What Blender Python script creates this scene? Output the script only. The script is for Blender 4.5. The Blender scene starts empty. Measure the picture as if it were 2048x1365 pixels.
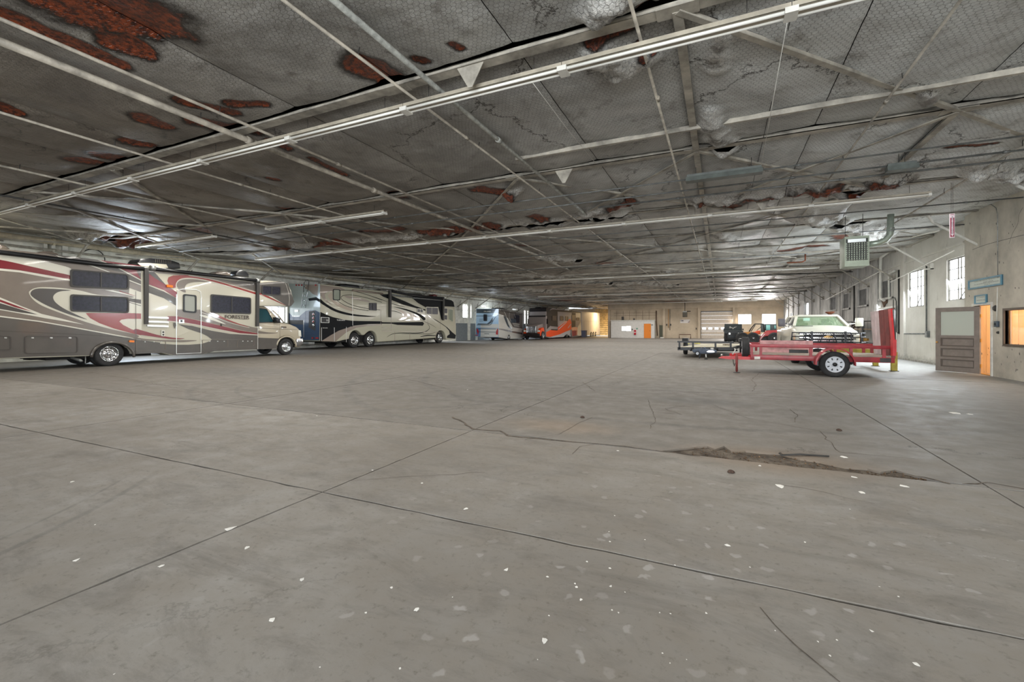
import bpy, bmesh, math, random
import numpy as np
from mathutils import Vector, Matrix
from mathutils.geometry import tessellate_polygon
S = bpy.context.scene
COL = S.collection
PI = math.pi
# ---------------------------------------------------------------- camera, sky, light, exposure
F, CX, HY, CH = 898.0, 1024.0, 657.0, 1.35      # focal length in pixels, centre column, horizon row, eye height
YAW = math.radians(24.85)
SY, CY = math.sin(YAW), math.cos(YAW)
cd = bpy.data.cameras.new('camera')
cam = bpy.data.objects.new('camera', cd); COL.objects.link(cam)
cam.location = (0, 0, CH); cam.rotation_euler = (PI/2, 0, YAW)
cd.sensor_width = 36; cd.lens = F/2048*36; cd.shift_y = -(682.5-HY)/2048
cd.clip_start = .05; cd.clip_end = 300
S.camera = cam
W = bpy.data.worlds.new('world'); S.world = W; W.use_nodes = True
wn = W.node_tree.nodes; bg = wn['Background']
bg.inputs[0].default_value = (.86, .93, 1, 1); bg.inputs[1].default_value = 1.0
S.view_settings.view_transform = 'Standard'; S.view_settings.look = 'None'
S.view_settings.exposure = 0.82; S.view_settings.gamma = 1; S.view_settings.use_curve_mapping = False
def area(name, loc, size, power, rot, col=(1, .97, .93), spread=180):
    l = bpy.data.lights.new(name, 'AREA'); l.shape = 'RECTANGLE'; l.size, l.size_y = size
    l.energy = power; l.color = col; l.spread = math.radians(spread)
    o = bpy.data.objects.new(name, l); COL.objects.link(o); o.location = loc; o.rotation_euler = rot
    return o
XR, XO, XL, YF, YB, HC = 7.25, 6.93, -25.7, 64.8, 81., 4.95
LIGHTROWS = [(5.38, -24.6, 3.1), (9.92, -21.0, -8.5), (14.1, -21.0, 4.62), (21.4, -19.0, 3.0), (28.6, -16.4, 4.8), (36.4, -18, 4.5), (43.0, -17, 5.0), (52., -17, 4.0), (59.5, -15, 4.0)]
# added fill from an unseen opening behind the camera, window daylight, added ceiling fill
area('bay_fill', (1.5, -9.5, 2.6), (16, 4.2), 2000, (-PI/2*1.02+PI, 0, 0), (.93, .97, 1))
for (y, x0, x1) in LIGHTROWS:
    area('strip_or_fill', ((x0+x1)/2, y, 4.50), (x1-x0, .14), (x1-x0)*(13 if y < 12 else 14 if y < 25 else 18), (0, 0, 0), (1, .95, .87))  # added fill along the rows: the tubes are unlit, some rows have no fixture
for (y, z, p) in ((23.9, 3.2, 200), (20.3, 3.3, 240), (28.5, 2.6, 160), (41, 2.9, 140), (56, 2.9, 140)):
    area('window_daylight', (XR-.12, y, z), (1.5, 1.0), p, (0, PI/2-.55, 0), (.86, .94, 1), 150)
for (y, p) in ((12., 150), (18.0, 40), (38, 190), (48.5, 190), (58, 160)):
    area('window_daylight', (XL+.15, y, 3.1), (1.6, 1.3), p, (0, -PI/2+.55, 0), (.74, .86, 1), 150)
for x in (2.0, 5.0):
    area('window_daylight', (x, YF-.2, 2.7), (1.9, 1.2), 260, (-PI/2+.5, 0, 0), (1, .97, .95), 150)
area('recess_lamp', (-17.0, 75.5, 4.3), (3, 2.2), 380, (0, 0, 0), (1, .72, .38))
area('office_lamp', (8.8, 15.9, 2.9), (2.4, 4.2), 130, (0, 0, 0), (1, .84, .66))
# ---------------------------------------------------------------- picture helpers: where a ray of the photograph meets a wall, floor ...
def ray(u, v): du = u-CX; return Vector((-F*SY+du*CY, F*CY+du*SY, HY-v))
CAMP = Vector((0, 0, CH))
def atZ(u, v, z=0): r = ray(u, v); return CAMP + r*((z-CH)/r.z)
class PX:                                   # a vertical plane X = c, seen from the side sg
    def __init__(s, c, sg=1): s.c = c; s.n = Vector((sg, 0, 0))
    def p(s, u, v, d=0): r = ray(u, v); return CAMP + r*(s.c/r.x) + s.n*d
class PY:
    def __init__(s, c, sg=-1): s.c = c; s.n = Vector((0, sg, 0))
    def p(s, u, v, d=0): r = ray(u, v); return CAMP + r*(s.c/r.y) + s.n*d
def K(sc, ox, oy): return lambda pts: [(ox+x/sc, oy+y/sc) for x, y in pts]
I = lambda pts: pts
# ---------------------------------------------------------------- materials
MATS = {}
def lin(c): return tuple(((x/255)/12.92 if x/255 <= .04045 else ((x/255+.055)/1.055)**2.4) for x in c)
def mat(name, rgb, rough=.6, metal=0., var=.0, sc=6., bump=0., coat=0., spec=.5, emit=None, dirt=None, trans=0., alpha=1., stretch=None):
    if name in MATS: return MATS[name]
    m = bpy.data.materials.new(name); m.use_nodes = True; MATS[name] = m
    nt = m.node_tree; N = nt.nodes; L = nt.links; b = N['Principled BSDF']
    c = lin(rgb) + (1,)
    b.inputs['Base Color'].default_value = c; b.inputs['Roughness'].default_value = rough
    b.inputs['Metallic'].default_value = metal; b.inputs['Coat Weight'].default_value = coat
    b.inputs['Coat Roughness'].default_value = .04
    b.inputs['Specular IOR Level'].default_value = spec; b.inputs['Transmission Weight'].default_value = trans
    b.inputs['Alpha'].default_value = alpha
    if emit: b.inputs['Emission Color'].default_value = lin(emit[0])+(1,); b.inputs['Emission Strength'].default_value = emit[1]
    if var or bump or dirt:
        g = N.new('ShaderNodeNewGeometry'); n = N.new('ShaderNodeTexNoise'); n.inputs['Scale'].default_value = sc
        n.inputs['Detail'].default_value = 6; n.inputs['Roughness'].default_value = .62
        src = g.outputs['Position']
        if stretch:
            mp = N.new('ShaderNodeMapping'); mp.inputs['Scale'].default_value = stretch; L.new(src, mp.inputs['Vector']); src = mp.outputs[0]
        L.new(src, n.inputs['Vector'])
        if var or dirt:
            r = N.new('ShaderNodeValToRGB'); r.color_ramp.elements[0].position = .3; r.color_ramp.elements[1].position = .72
            d = dirt or tuple(x*(1-var) for x in rgb)
            r.color_ramp.elements[0].color = lin(d)+(1,)
            r.color_ramp.elements[1].color = lin(tuple(min(255, x*(1+var*.35)) for x in rgb))+(1,)
            L.new(n.outputs['Fac'], r.inputs['Fac']); L.new(r.outputs['Color'], b.inputs['Base Color'])
        if bump:
            bp = N.new('ShaderNodeBump'); bp.inputs['Strength'].default_value = bump; bp.inputs['Distance'].default_value = .02
            L.new(n.outputs['Fac'], bp.inputs['Height']); L.new(bp.outputs['Normal'], b.inputs['Normal'])
    return m
class NT:                                   # tiny node-graph writer
    def __init__(s, name):
        s.m = bpy.data.materials.new(name); s.m.use_nodes = True; s.t = s.m.node_tree; s.N = s.t.nodes; s.b = s.N['Principled BSDF']
    def lk(s, a, b): s.t.links.new(a, b)
    def put(s, sock, v):
        if hasattr(v, 'links') or hasattr(v, 'is_linked'): s.lk(v, sock)
        else: sock.default_value = v
    def math(s, op, a, b=0., c=0., clamp=False):
        n = s.N.new('ShaderNodeMath'); n.operation = op; n.use_clamp = clamp
        for k, v in enumerate((a, b, c)): s.put(n.inputs[k], v)
        return n.outputs[0]
    def vm(s, op, a, b=(0, 0, 0), out=0):
        n = s.N.new('ShaderNodeVectorMath'); n.operation = op; s.put(n.inputs[0], a); s.put(n.inputs[1], b); return n.outputs[out]
    def pos(s): return s.N.new('ShaderNodeNewGeometry').outputs['Position']
    def noise(s, v, sc, det=5, ro=.6, dist=0.):
        n = s.N.new('ShaderNodeTexNoise'); s.lk(v, n.inputs['Vector']); n.inputs['Scale'].default_value = sc
        n.inputs['Detail'].default_value = det; n.inputs['Roughness'].default_value = ro; n.inputs['Distortion'].default_value = dist
        return n.outputs['Fac']
    def map(s, v, a, b, c=0., d=1.):
        n = s.N.new('ShaderNodeMapRange'); s.put(n.inputs[0], v)
        for k, x in enumerate((a, b, c, d)): n.inputs[k+1].default_value = x
        return n.outputs[0]
    def mix(s, f, a, b):
        n = s.N.new('ShaderNodeMix'); n.data_type = 'RGBA'; s.put(n.inputs[0], f)
        for k, v in ((6, a), (7, b)):
            if isinstance(v, tuple): n.inputs[k].default_value = v+(1,) if len(v) == 3 else v
            else: s.lk(v, n.inputs[k])
        return n.outputs[2]
    def mapping(s, v, sc=(1, 1, 1), rot=(0, 0, 0), loc=(0, 0, 0)):
        n = s.N.new('ShaderNodeMapping'); s.lk(v, n.inputs[0]); n.inputs['Scale'].default_value = sc
        n.inputs['Rotation'].default_value = rot; n.inputs['Location'].default_value = loc; return n.outputs[0]
    def cracks(s, v, sc, w, amt, seed=(0, 0, 0)):        # wandering thin tears: edges of a warped cell pattern
        n = s.N.new('ShaderNodeTexNoise'); n.inputs['Scale'].default_value = 1.7; n.inputs['Detail'].default_value = 6; n.inputs['Roughness'].default_value = .7; s.lk(v, n.inputs['Vector'])
        k = s.vm('SCALE', n.outputs['Color']); k.node.inputs['Scale'].default_value = amt
        vo = s.N.new('ShaderNodeTexVoronoi'); vo.voronoi_dimensions = '2D'; vo.feature = 'DISTANCE_TO_EDGE'; vo.inputs['Scale'].default_value = sc
        s.lk(s.vm('ADD', s.vm('ADD', v, k), seed), vo.inputs['Vector']); return s.map(vo.outputs['Distance'], w*.4, w, 1, 0)
    def bump(s, h, st=.5, d=.02):
        n = s.N.new('ShaderNodeBump'); n.inputs['Strength'].default_value = st; n.inputs['Distance'].default_value = d
        s.lk(h, n.inputs['Height']); s.lk(n.outputs[0], s.b.inputs['Normal'])
# ---------------------------------------------------------------- mesh builder
ORG = {}
class MB:
    def __init__(s): s.v = []; s.f = []; s.sm = []
    def add(s, vs, fs, smooth=False):
        o = len(s.v); s.v += [tuple(x) for x in vs]; s.f += [tuple(i+o for i in f) for f in fs]; s.sm += [smooth]*len(fs); return s
    def box(s, c, d, M=None):
        x, y, z = d[0]/2, d[1]/2, d[2]/2
        vs = [Vector((a*x, b*y, e*z)) for a in (-1, 1) for b in (-1, 1) for e in (-1, 1)]
        if M is not None: vs = [M @ v for v in vs]
        c = Vector(c)
        return s.add([v+c for v in vs], [(0, 1, 3, 2), (4, 6, 7, 5), (0, 4, 5, 1), (2, 3, 7, 6), (0, 2, 6, 4), (1, 5, 7, 3)])
    def span(s, a, b): return s.box([(p+q)/2 for p, q in zip(a, b)], [abs(q-p) for p, q in zip(a, b)])
    def cbox(s, a, b, ch=.01):               # box with chamfered vertical and horizontal edges
        a = Vector([min(p, q) for p, q in zip(a, b)]); b2 = Vector([max(p, q) for p, q in zip(a, b)]) if False else None
        return s
    def bar(s, p, q, w, h, up=(0, 0, 1)):
        p, q = Vector(p), Vector(q); d = (q-p).normalized(); up = Vector(up)
        if abs(d.dot(up)) > .98: up = Vector((1, 0, 0))
        x = d.cross(up).normalized(); y = x.cross(d)
        vs = [e+x*(w/2*i)+y*(h/2*j) for e in (p, q) for i, j in ((-1, -1), (1, -1), (1, 1), (-1, 1))]
        return s.add(vs, [(3, 2, 1, 0), (4, 5, 6, 7), (0, 1, 5, 4), (1, 2, 6, 5), (2, 3, 7, 6), (3, 0, 4, 7)])
    def angle(s, p, q, w, h, t=.008, up=(0, 0, 1)):   # an L section: horizontal flange + upright leg
        p, q = Vector(p), Vector(q); d = (q-p).normalized(); upv = Vector(up); x = d.cross(upv).normalized()
        s.bar(p, q, w, t, up); o = x*(w/2-t/2)+upv*(h/2); s.bar(p+o, q+o, t, h, up); return s
    def tube(s, pts, r, n=8, closed=False):
        pts = [Vector(p) for p in pts]; rings = []; prev = None; m = len(pts)
        for i, p in enumerate(pts):
            a = pts[i-1] if (i or closed) else p; b = pts[(i+1) % m] if (i < m-1 or closed) else p
            d = (b-a).normalized()
            if prev is None: up = Vector((0, 0, 1)) if abs(d.z) < .9 else Vector((1, 0, 0)); x = d.cross(up).normalized()
            else: x = (prev-d*prev.dot(d)).normalized()
            prev = x; y = d.cross(x); rr = r[i] if isinstance(r, (list, tuple)) else r
            rings.append([p+x*(rr*math.cos(2*PI*k/n))+y*(rr*math.sin(2*PI*k/n)) for k in range(n)])
        vs = [v for g in rings for v in g]; fs = []
        for i in range(m if closed else m-1):
            j = (i+1) % m
            for k in range(n): fs.append((i*n+k, i*n+(k+1) % n, j*n+(k+1) % n, j*n+k))
        o = len(s.v); s.add(vs, fs, True)
        if not closed: s.f += [tuple(range(o+n-1, o-1, -1)), tuple(range(o+(m-1)*n, o+m*n))]; s.sm += [False]*2
        return s
    def lathe(s, prof, c, ax=(1, 0, 0), n=24, smooth=True):  # profile of (radius, along axis)
        ax = Vector(ax).normalized(); x = ax.orthogonal().normalized(); y = ax.cross(x); c = Vector(c)
        vs = [c+ax*a+(x*math.cos(2*PI*k/n)+y*math.sin(2*PI*k/n))*r for r, a in prof for k in range(n)]; fs = []
        for i in range(len(prof)-1):
            for k in range(n): fs.append((i*n+k, i*n+(k+1) % n, (i+1)*n+(k+1) % n, (i+1)*n+k))
        return s.add(vs, fs, smooth)
    def disc(s, c, ax, r, n=12):
        ax = Vector(ax).normalized(); x = ax.orthogonal().normalized(); y = ax.cross(x); c = Vector(c)
        return s.add([c+(x*math.cos(2*PI*k/n)+y*math.sin(2*PI*k/n))*r for k in range(n)], [tuple(range(n))])
    def poly(s, pts):
        fs = tessellate_polygon([[Vector(p) for p in pts]]); return s.add(pts, [tuple(f) for f in fs])
    def prism(s, pts, vec):
        pts = [Vector(p) for p in pts]; vec = Vector(vec); n = len(pts); tr = [tuple(f) for f in tessellate_polygon([pts])]
        return s.add(pts+[p+vec for p in pts], [tuple(reversed(f)) for f in tr]+[tuple(i+n for i in f) for f in tr]+[(i, (i+1) % n, (i+1) % n+n, i+n) for i in range(n)])
    def ring(s, outer, inner, vec):
        n = len(outer); vec = Vector(vec); O = [Vector(p) for p in outer]; J = [Vector(p) for p in inner]
        vs = O+J+[p+vec for p in O]+[p+vec for p in J]; fs = []
        for i in range(n):
            j = (i+1) % n
            fs += [(2*n+i, 2*n+j, 3*n+j, 3*n+i), (i, j, 2*n+j, 2*n+i), (n+i, 3*n+i, 3*n+j, n+j)]
        return s.add(vs, fs)
    def grid(s, P):                          # P[i][j] -> points, smooth
        a, b = len(P), len(P[0]); vs = [p for r in P for p in r]
        return s.add(vs, [(i*b+j, (i+1)*b+j, (i+1)*b+j+1, i*b+j+1) for i in range(a-1) for j in range(b-1)], True)
    def mesh(s, name, m, o=Vector((0, 0, 0))):
        me = bpy.data.meshes.new(name); me.from_pydata([tuple(Vector(v)-o) for v in s.v], [], s.f)
        me.polygons.foreach_set('use_smooth', s.sm); me.materials.append(m); me.update()
        return me
    def build(s, name, m, parent=None, at=None, bevel=0, fix=False, kind=None, label=None):
        base = ORG.get(parent.name, Vector((0, 0, 0))) if parent else Vector((0, 0, 0))
        o = Vector(at) if at is not None else base
        me = s.mesh(name, m, o)
        if fix or bevel:
            bm = bmesh.new(); bm.from_mesh(me); bmesh.ops.recalc_face_normals(bm, faces=bm.faces)
            if bevel:
                bmesh.ops.remove_doubles(bm, verts=bm.verts, dist=1e-5); bmesh.ops.dissolve_limit(bm, angle_limit=.02, verts=bm.verts, edges=bm.edges)
                es = [e for e in bm.edges if len(e.link_faces) == 2 and e.calc_face_angle(0) > .5]
                bmesh.ops.bevel(bm, geom=es, offset=bevel, segments=3 if bevel > .03 else 2, profile=.5, affect='EDGES')
                for f in bm.faces: f.smooth = True
            bm.to_mesh(me); bm.free()
            if bevel: me.set_sharp_from_angle(angle=.6)
        ob = bpy.data.objects.new(name, me); COL.objects.link(ob); ORG[ob.name] = o
        if parent: ob.parent = parent
        ob.location = o-base
        if kind: ob['kind'] = kind
        if label: ob['label'] = label
        return ob
def shared(name, me, parent, at):
    ob = bpy.data.objects.new(name, me); COL.objects.link(ob); at = Vector(at); ORG[ob.name] = at
    base = ORG[parent.name] if parent else Vector((0, 0, 0))
    if parent: ob.parent = parent
    ob.location = at-base; return ob
def tag(o, label, cat, group=None):
    o['label'] = label; o['category'] = cat
    if group: o['group'] = group
    return o
def thing(name, loc, label, cat, group=None):
    o = bpy.data.objects.new(name, None); COL.objects.link(o); o.location = loc; o.empty_display_size = .1
    ORG[o.name] = Vector(loc); return tag(o, label, cat, group)
def holder(name, loc=(0, 0, 0)):
    o = bpy.data.objects.new(name, None); COL.objects.link(o); o.location = loc; ORG[o.name] = Vector(loc); o['kind'] = 'structure'; return o
def clone(root, off, label=None):            # copy a thing, its parts and sub-parts
    r = root.copy(); COL.objects.link(r); r.location = root.location+Vector(off)
    if label: r['label'] = label
    for ch in list(root.children):
        c = ch.copy(); COL.objects.link(c); c.parent = r
        for g in list(ch.children):
            d = g.copy(); COL.objects.link(d); d.parent = c
    return r
def catmull(pts, n=6, closed=True):
    P = [Vector((p[0], p[1])) for p in pts]; m = len(P); out = []
    rng = range(m) if closed else range(m-1)
    for i in rng:
        g = lambda k: P[k % m] if closed else P[max(0, min(m-1, k))]
        a, b, c, d = g(i-1), g(i), g(i+1), g(i+2)
        for t in range(n):
            t /= n
            q = .5*((2*b)+(c-a)*t+(2*a-5*b+4*c-d)*t*t+(3*b-a-3*c+d)*t**3); out.append((q.x, q.y))
    if not closed: out.append(tuple(P[-1]))
    return out
def decal(pl, pts, layer, m, parent, k=I, smooth=False, name='graphic_stripe', label=None):
    q = k(pts)
    if smooth: q = catmull(q, 5)
    return MB().poly([pl.p(u, v, .0025*layer) for u, v in q]).build(name, m, parent, label=label)
def ribbon(pl, pts, w, layer, m, parent, k=I, name='graphic_line', n=6, taper=False, solid=0):
    q = catmull(k(pts), n, False) if len(pts) > 2 else k(pts)
    Q = [pl.p(u, v, .0025*layer) for u, v in q]; L, R = [], []
    for i, p in enumerate(Q):
        d = (Q[min(i+1, len(Q)-1)]-Q[max(i-1, 0)]).normalized(); s = d.cross(pl.n)
        ww = w/2*(math.sin(PI*min(1, max(0, i/(len(Q)-1))))**.5 if taper else 1)
        L.append(p+s*ww); R.append(p-s*ww)
    mb = MB(); n = len(Q)
    mb.add(L+R, [(i, i+1, n+i+1, n+i) for i in range(n-1)])
    return mb.build(name, m, parent)
def rounded(q, r):                           # quad in picture px -> rounded outline
    out = []; n = len(q)
    for i in range(n):
        a, b, c = Vector(q[i-1]), Vector(q[i]), Vector(q[(i+1) % n])
        p, s = b+(a-b).normalized()*r, b+(c-b).normalized()*r
        for t in (0, .33, .67, 1): out.append(tuple(p*(1-t)**2+b*2*t*(1-t)+s*t*t))
    return out
def winframe(pl, quad, r, t, parent, mf, mg, k=I, split=(), proud=.025, name='window', l0=0, glow=None):
    q = k(quad); R = [pl.p(u, v, .0025*l0) for u, v in rounded(q, r)]; c = sum(R, Vector())/len(R)
    tv = [pl.p(u, v, .0025*l0) for u, v in q]
    wx = max((tv[1]-tv[0]).length, (tv[3]-tv[2]).length); wz = (tv[3]-tv[0]).length
    J = []
    for p in R:
        d = p-c; dz = Vector((0, 0, d.z)); dh = d-dz
        J.append(c+dh*(1-2*t/wx)+dz*(1-2*t/wz))
    w = MB().ring(R, J, pl.n*proud).build(name, mf, parent)
    MB().poly([p+pl.n*.006 for p in J]).build('glass_pane', mg, w)
    for s in split:
        a = tv[0].lerp(tv[1], s)+pl.n*(proud*.6); b = tv[3].lerp(tv[2], s)+pl.n*(proud*.6)
        MB().bar(a.lerp(b, t/wz), b.lerp(a, t/wz), t*.8, proud*.9, pl.n).build('mullion', mf, w)
    return w
FONT = None
def text(pl, s, u, v, hpx, m, parent, name='lettering', d=.004, wpx=None, bold=0.0, k=I, rot=0, skew=0):
    cu = bpy.data.curves.new('t', 'FONT'); cu.body = s; cu.size = 1; cu.align_x = 'CENTER'; cu.align_y = 'CENTER'; cu.offset = bold
    to = bpy.data.objects.new('t', cu); COL.objects.link(to); dg = bpy.context.evaluated_depsgraph_get()
    me = bpy.data.meshes.new_from_object(to.evaluated_get(dg)); bpy.data.objects.remove(to); bpy.data.curves.remove(cu)
    (u, v), = k([(u, v)])
    c = pl.p(u, v, d); top = pl.p(u, v-hpx/2, d); hz = 2*(top-c).length
    xs = [q.co.x for q in me.vertices]; ys = [q.co.y for q in me.vertices]
    w0, h0 = max(xs)-min(xs), max(ys)-min(ys); mx, my = (max(xs)+min(xs))/2, (max(ys)+min(ys))/2
    sc = hz/h0; sx = sc
    if wpx: sx = (pl.p(u+wpx/2, v, d)-pl.p(u-wpx/2, v, d)).length/w0
    if abs(pl.n.x) > .5: xd = Vector((0, 1, 0))*(1 if pl.n.x > 0 else -1)
    else: xd = Vector((1, 0, 0))*(1 if pl.n.y < 0 else -1)
    base = ORG.get(parent.name, Vector())
    for q in me.vertices:
        a, b = (q.co.x-mx)*sx, (q.co.y-my)*sc; q.co = c+xd*a+Vector((0, 0, 1))*b-base
    me.materials.clear(); me.materials.append(m)
    o = bpy.data.objects.new(name, me); COL.objects.link(o); o.parent = parent; ORG[o.name] = base; return o
WH = {}
def wheel(parent, c, r, w, ax, style='chrome', name='tire'):
    """tyre with a rim, hub and lug nuts; ax is the outward direction"""
    key = (round(r, 3), round(w, 3), tuple(ax), style)
    if key not in WH:
        rr = r*(.60 if style != 'spoke' else .61)
        t = MB().lathe([(rr, -w*.46), (r*.86, -w*.5), (r*.97, -w*.44), (r, -w*.3), (r*.992, -w*.16), (r, -w*.14), (r, w*.14), (r*.992, w*.16), (r, w*.3), (r*.97, w*.44), (r*.86, w*.5), (rr*1.06, w*.48), (rr, w*.42), (rr*.98, w*.1), (rr, -w*.46)], (0, 0, 0), ax, 32)
        a = Vector(ax); x = a.orthogonal().normalized(); y = a.cross(x)
        rim = MB().lathe([(rr*1.03, w*.46), (rr*.99, w*.5), (rr*.93, w*.46), (rr*.9, w*.3), (rr*.86, w*.18 if style == 'chrome' else w*.34), (rr*.5, w*.16 if style == 'chrome' else w*.34), (rr*.42, w*.34 if style == 'chrome' else w*.3), (rr*.36, w*.36), (0, w*.36)], (0, 0, 0), ax, 32)
        hub = MB().lathe([(rr*.26, w*.34), (rr*.25, w*.55), (rr*.17, w*.66), (0, w*.68)], (0, 0, 0), ax, 16)
        nl = 8; lug = MB()
        for i in range(nl):
            p = (x*math.cos(2*PI*i/nl)+y*math.sin(2*PI*i/nl))*rr*.37
            lug.lathe([(rr*.045, w*.3), (rr*.045, w*.46), (0, w*.47)], p, ax, 6)
        hol = MB()
        for i in range(nl):
            an = 2*PI*(i+.5)/nl; rad = rr*(.70)
            p = (x*math.cos(an)+y*math.sin(an))*rad+a*(w*.185 if style == 'chrome' else w*.352)
            e = (x*math.cos(an)+y*math.sin(an)); g = a.cross(e); q = rr*(.085 if style == 'chrome' else .11)
            hol.add([p+e*q*1.3+g*q*.9, p+e*q*1.3-g*q*.9, p-e*q-g*q*.45, p-e*q+g*q*.45], [(0, 1, 2, 3)])
        mr = {'chrome': M_chrome, 'spoke': M_spoke, 'alloy': M_alloy, 'dark': M_dark}[style]
        WH[key] = [b.mesh(n, m) for b, n, m in ((t, 'tire', M_tire), (rim, 'rim', mr), (hub, 'hub', M_chrome if style != 'spoke' else M_black), (lug, 'lug_nuts', mr), (hol, 'rim_holes', M_black))]
    ms = WH[key]; t = shared(name, ms[0], parent, c)
    for n, me in zip(('rim', 'hub', 'lug_nuts', 'rim_holes'), ms[1:]): shared(n, me, t, c)
    return t
M_tire = mat('tire_rubber', (44, 44, 45), .85, var=.35, sc=9)
M_black = mat('black', (14, 14, 15), .5)
M_chrome = mat('chrome', (205, 207, 210), .13, 1.)
M_alloy = mat('alloy', (170, 172, 176), .3, 1.)
M_spoke = mat('white_wheel', (205, 208, 214), .45, var=.1, sc=14)
M_dkglass = mat('dark_glass', (44, 44, 62), .28, spec=.3, dirt=(8, 8, 13), sc=11)
M_white = mat('white_paint', (218, 216, 208), .55, var=.12, sc=4)
M_bulb = mat('tube_white', (222, 222, 216), .4, emit=((255, 246, 232), .04))
M_gal = mat('galvanised', (150, 152, 150), .45, .6, var=.25, sc=10)
M_pipe = mat('painted_pipe', (168, 160, 146), .6, var=.3, sc=5)
M_steel = mat('painted_steel', (172, 166, 154), .65, var=.35, sc=3)
M_dark = mat('dark_steel', (58, 56, 54), .6, var=.35, sc=4)
M_conduit = mat('conduit', (112, 114, 112), .5, .4, var=.3, sc=5)
M_rust = mat('rust', (120, 66, 40), .85, var=.5, sc=9, bump=.3)
# ---------------------------------------------------------------- noise
def _h(ix, iy, s):
    n = (ix.astype(np.int64)*374761393+iy.astype(np.int64)*668265263+s*1442695041) & 0x7fffffff
    n = ((n ^ (n >> 13))*1274126177) & 0x7fffffff
    return ((n ^ (n >> 16)) & 0xffff)/65535.
def vn(x, y, s=0):
    ix, iy = np.floor(x), np.floor(y); fx, fy = x-ix, y-iy; fx = fx*fx*(3-2*fx); fy = fy*fy*(3-2*fy)
    return (_h(ix, iy, s)*(1-fx)+_h(ix+1, iy, s)*fx)*(1-fy)+(_h(ix, iy+1, s)*(1-fx)+_h(ix+1, iy+1, s)*fx)*fy
def fbm(x, y, o=4, s=0):
    t = 0; a = .5; n = 0
    for i in range(o): t = t+a*vn(x, y, s+i); n += a; a *= .5; x = x*2.03+5.1; y = y*2.03+1.7
    return t/n
def grid_mesh(name, X, Y, Zv, attrs=None):
    ny, nx = X.shape; me = bpy.data.meshes.new(name)
    co = np.stack([X, Y, Zv], -1).reshape(-1, 3).astype(np.float32)
    i = np.arange(ny*nx).reshape(ny, nx); q = np.stack([i[:-1, :-1], i[1:, :-1], i[1:, 1:], i[:-1, 1:]], -1).reshape(-1)
    nf = (ny-1)*(nx-1)
    me.vertices.add(ny*nx); me.vertices.foreach_set('co', co.ravel()); me.loops.add(nf*4); me.polygons.add(nf)
    me.loops.foreach_set('vertex_index', q.astype(np.int32)); me.polygons.foreach_set('loop_start', np.arange(0, nf*4, 4, dtype=np.int32))
    me.polygons.foreach_set('use_smooth', np.ones(nf, bool)); me.update(calc_edges=True)
    for n, a in (attrs or {}).items():
        at = me.attributes.new(n, 'FLOAT', 'POINT'); at.data.foreach_set('value', a.ravel().astype(np.float32))
    return me
# ---------------------------------------------------------------- floor material
g = NT('floor_concrete'); P = g.pos()
n1 = g.noise(P, .35, 5, .6); n2 = g.noise(P, 3.2, 6, .68); n3 = g.noise(P, 22, 5, .7)
st = g.noise(g.mapping(P, (.5, 1.3, 1), (0, 0, .35)), 2.2, 8, .78, .5)
col = g.mix(g.map(n1, .34, .66), (.138, .124, .106), (.228, .216, .198))
col = g.mix(g.map(n2, .35, .7, 0, .55), col, (.20, .173, .140))
col = g.mix(g.map(st, .48, .68, 0, .6), col, (.085, .076, .066))
col = g.mix(g.map(n3, .56, .72, 0, .7), col, (.085, .073, .058))
# pale scuffed splashes
vo = g.N.new('ShaderNodeTexVoronoi'); vo.voronoi_dimensions = '2D'; vo.inputs['Scale'].default_value = 6.5
wb = g.N.new('ShaderNodeTexNoise'); wb.inputs['Scale'].default_value = 14; g.lk(P, wb.inputs['Vector']); wv_ = g.vm('SCALE', wb.outputs['Color']); wv_.node.inputs['Scale'].default_value = .10; g.lk(g.vm('ADD', P, wv_), vo.inputs['Vector'])
vn2 = g.noise(P, 9, 4, .6); dd = g.math('ADD', vo.outputs['Distance'], g.math('MULTIPLY', vn2, .34))
vr = g.N.new('ShaderNodeSeparateColor'); g.lk(vo.outputs['Color'], vr.inputs[0])
spot = g.math('MULTIPLY', g.map(dd, .28, .36, 1, 0), g.map(vr.outputs[0], .68, .95))
near = g.map(g.vm('DISTANCE', P, (.1, 2.2, 0), 1), 1.2, 3.0, 1, 0)
col = g.mix(g.math('MULTIPLY', g.math('MULTIPLY', spot, near), .6), col, (.34, .325, .31))
white = g.math('MULTIPLY', g.map(g.noise(g.mapping(P, (1, 2.5, 1)), 6, 6, .75), .60, .66), g.map(g.vm('DISTANCE', P, (2.2, 3.4, 0), 1), .3, 1.5, .8, 0))
col = g.mix(white, col, (.5, .49, .47))
spy = g.N.new('ShaderNodeSeparateXYZ'); g.lk(P, spy.inputs[0])
col = g.mix(g.math('MULTIPLY', g.map(spy.outputs[1], 5.12, 5.2), g.map(n1, .3, .62, .12, .62)), col, (.098, .088, .077))
fk = g.math('MULTIPLY', g.cracks(P, .22, .0035, .9, (3.3, 1.2, 0)), g.map(g.noise(P, .5, 3, .5), .48, .55))
col = g.mix(g.math('MULTIPLY', fk, g.map(spy.outputs[1], 5.1, 5.3, .25, .85)), col, (.04, .034, .028))
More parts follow.
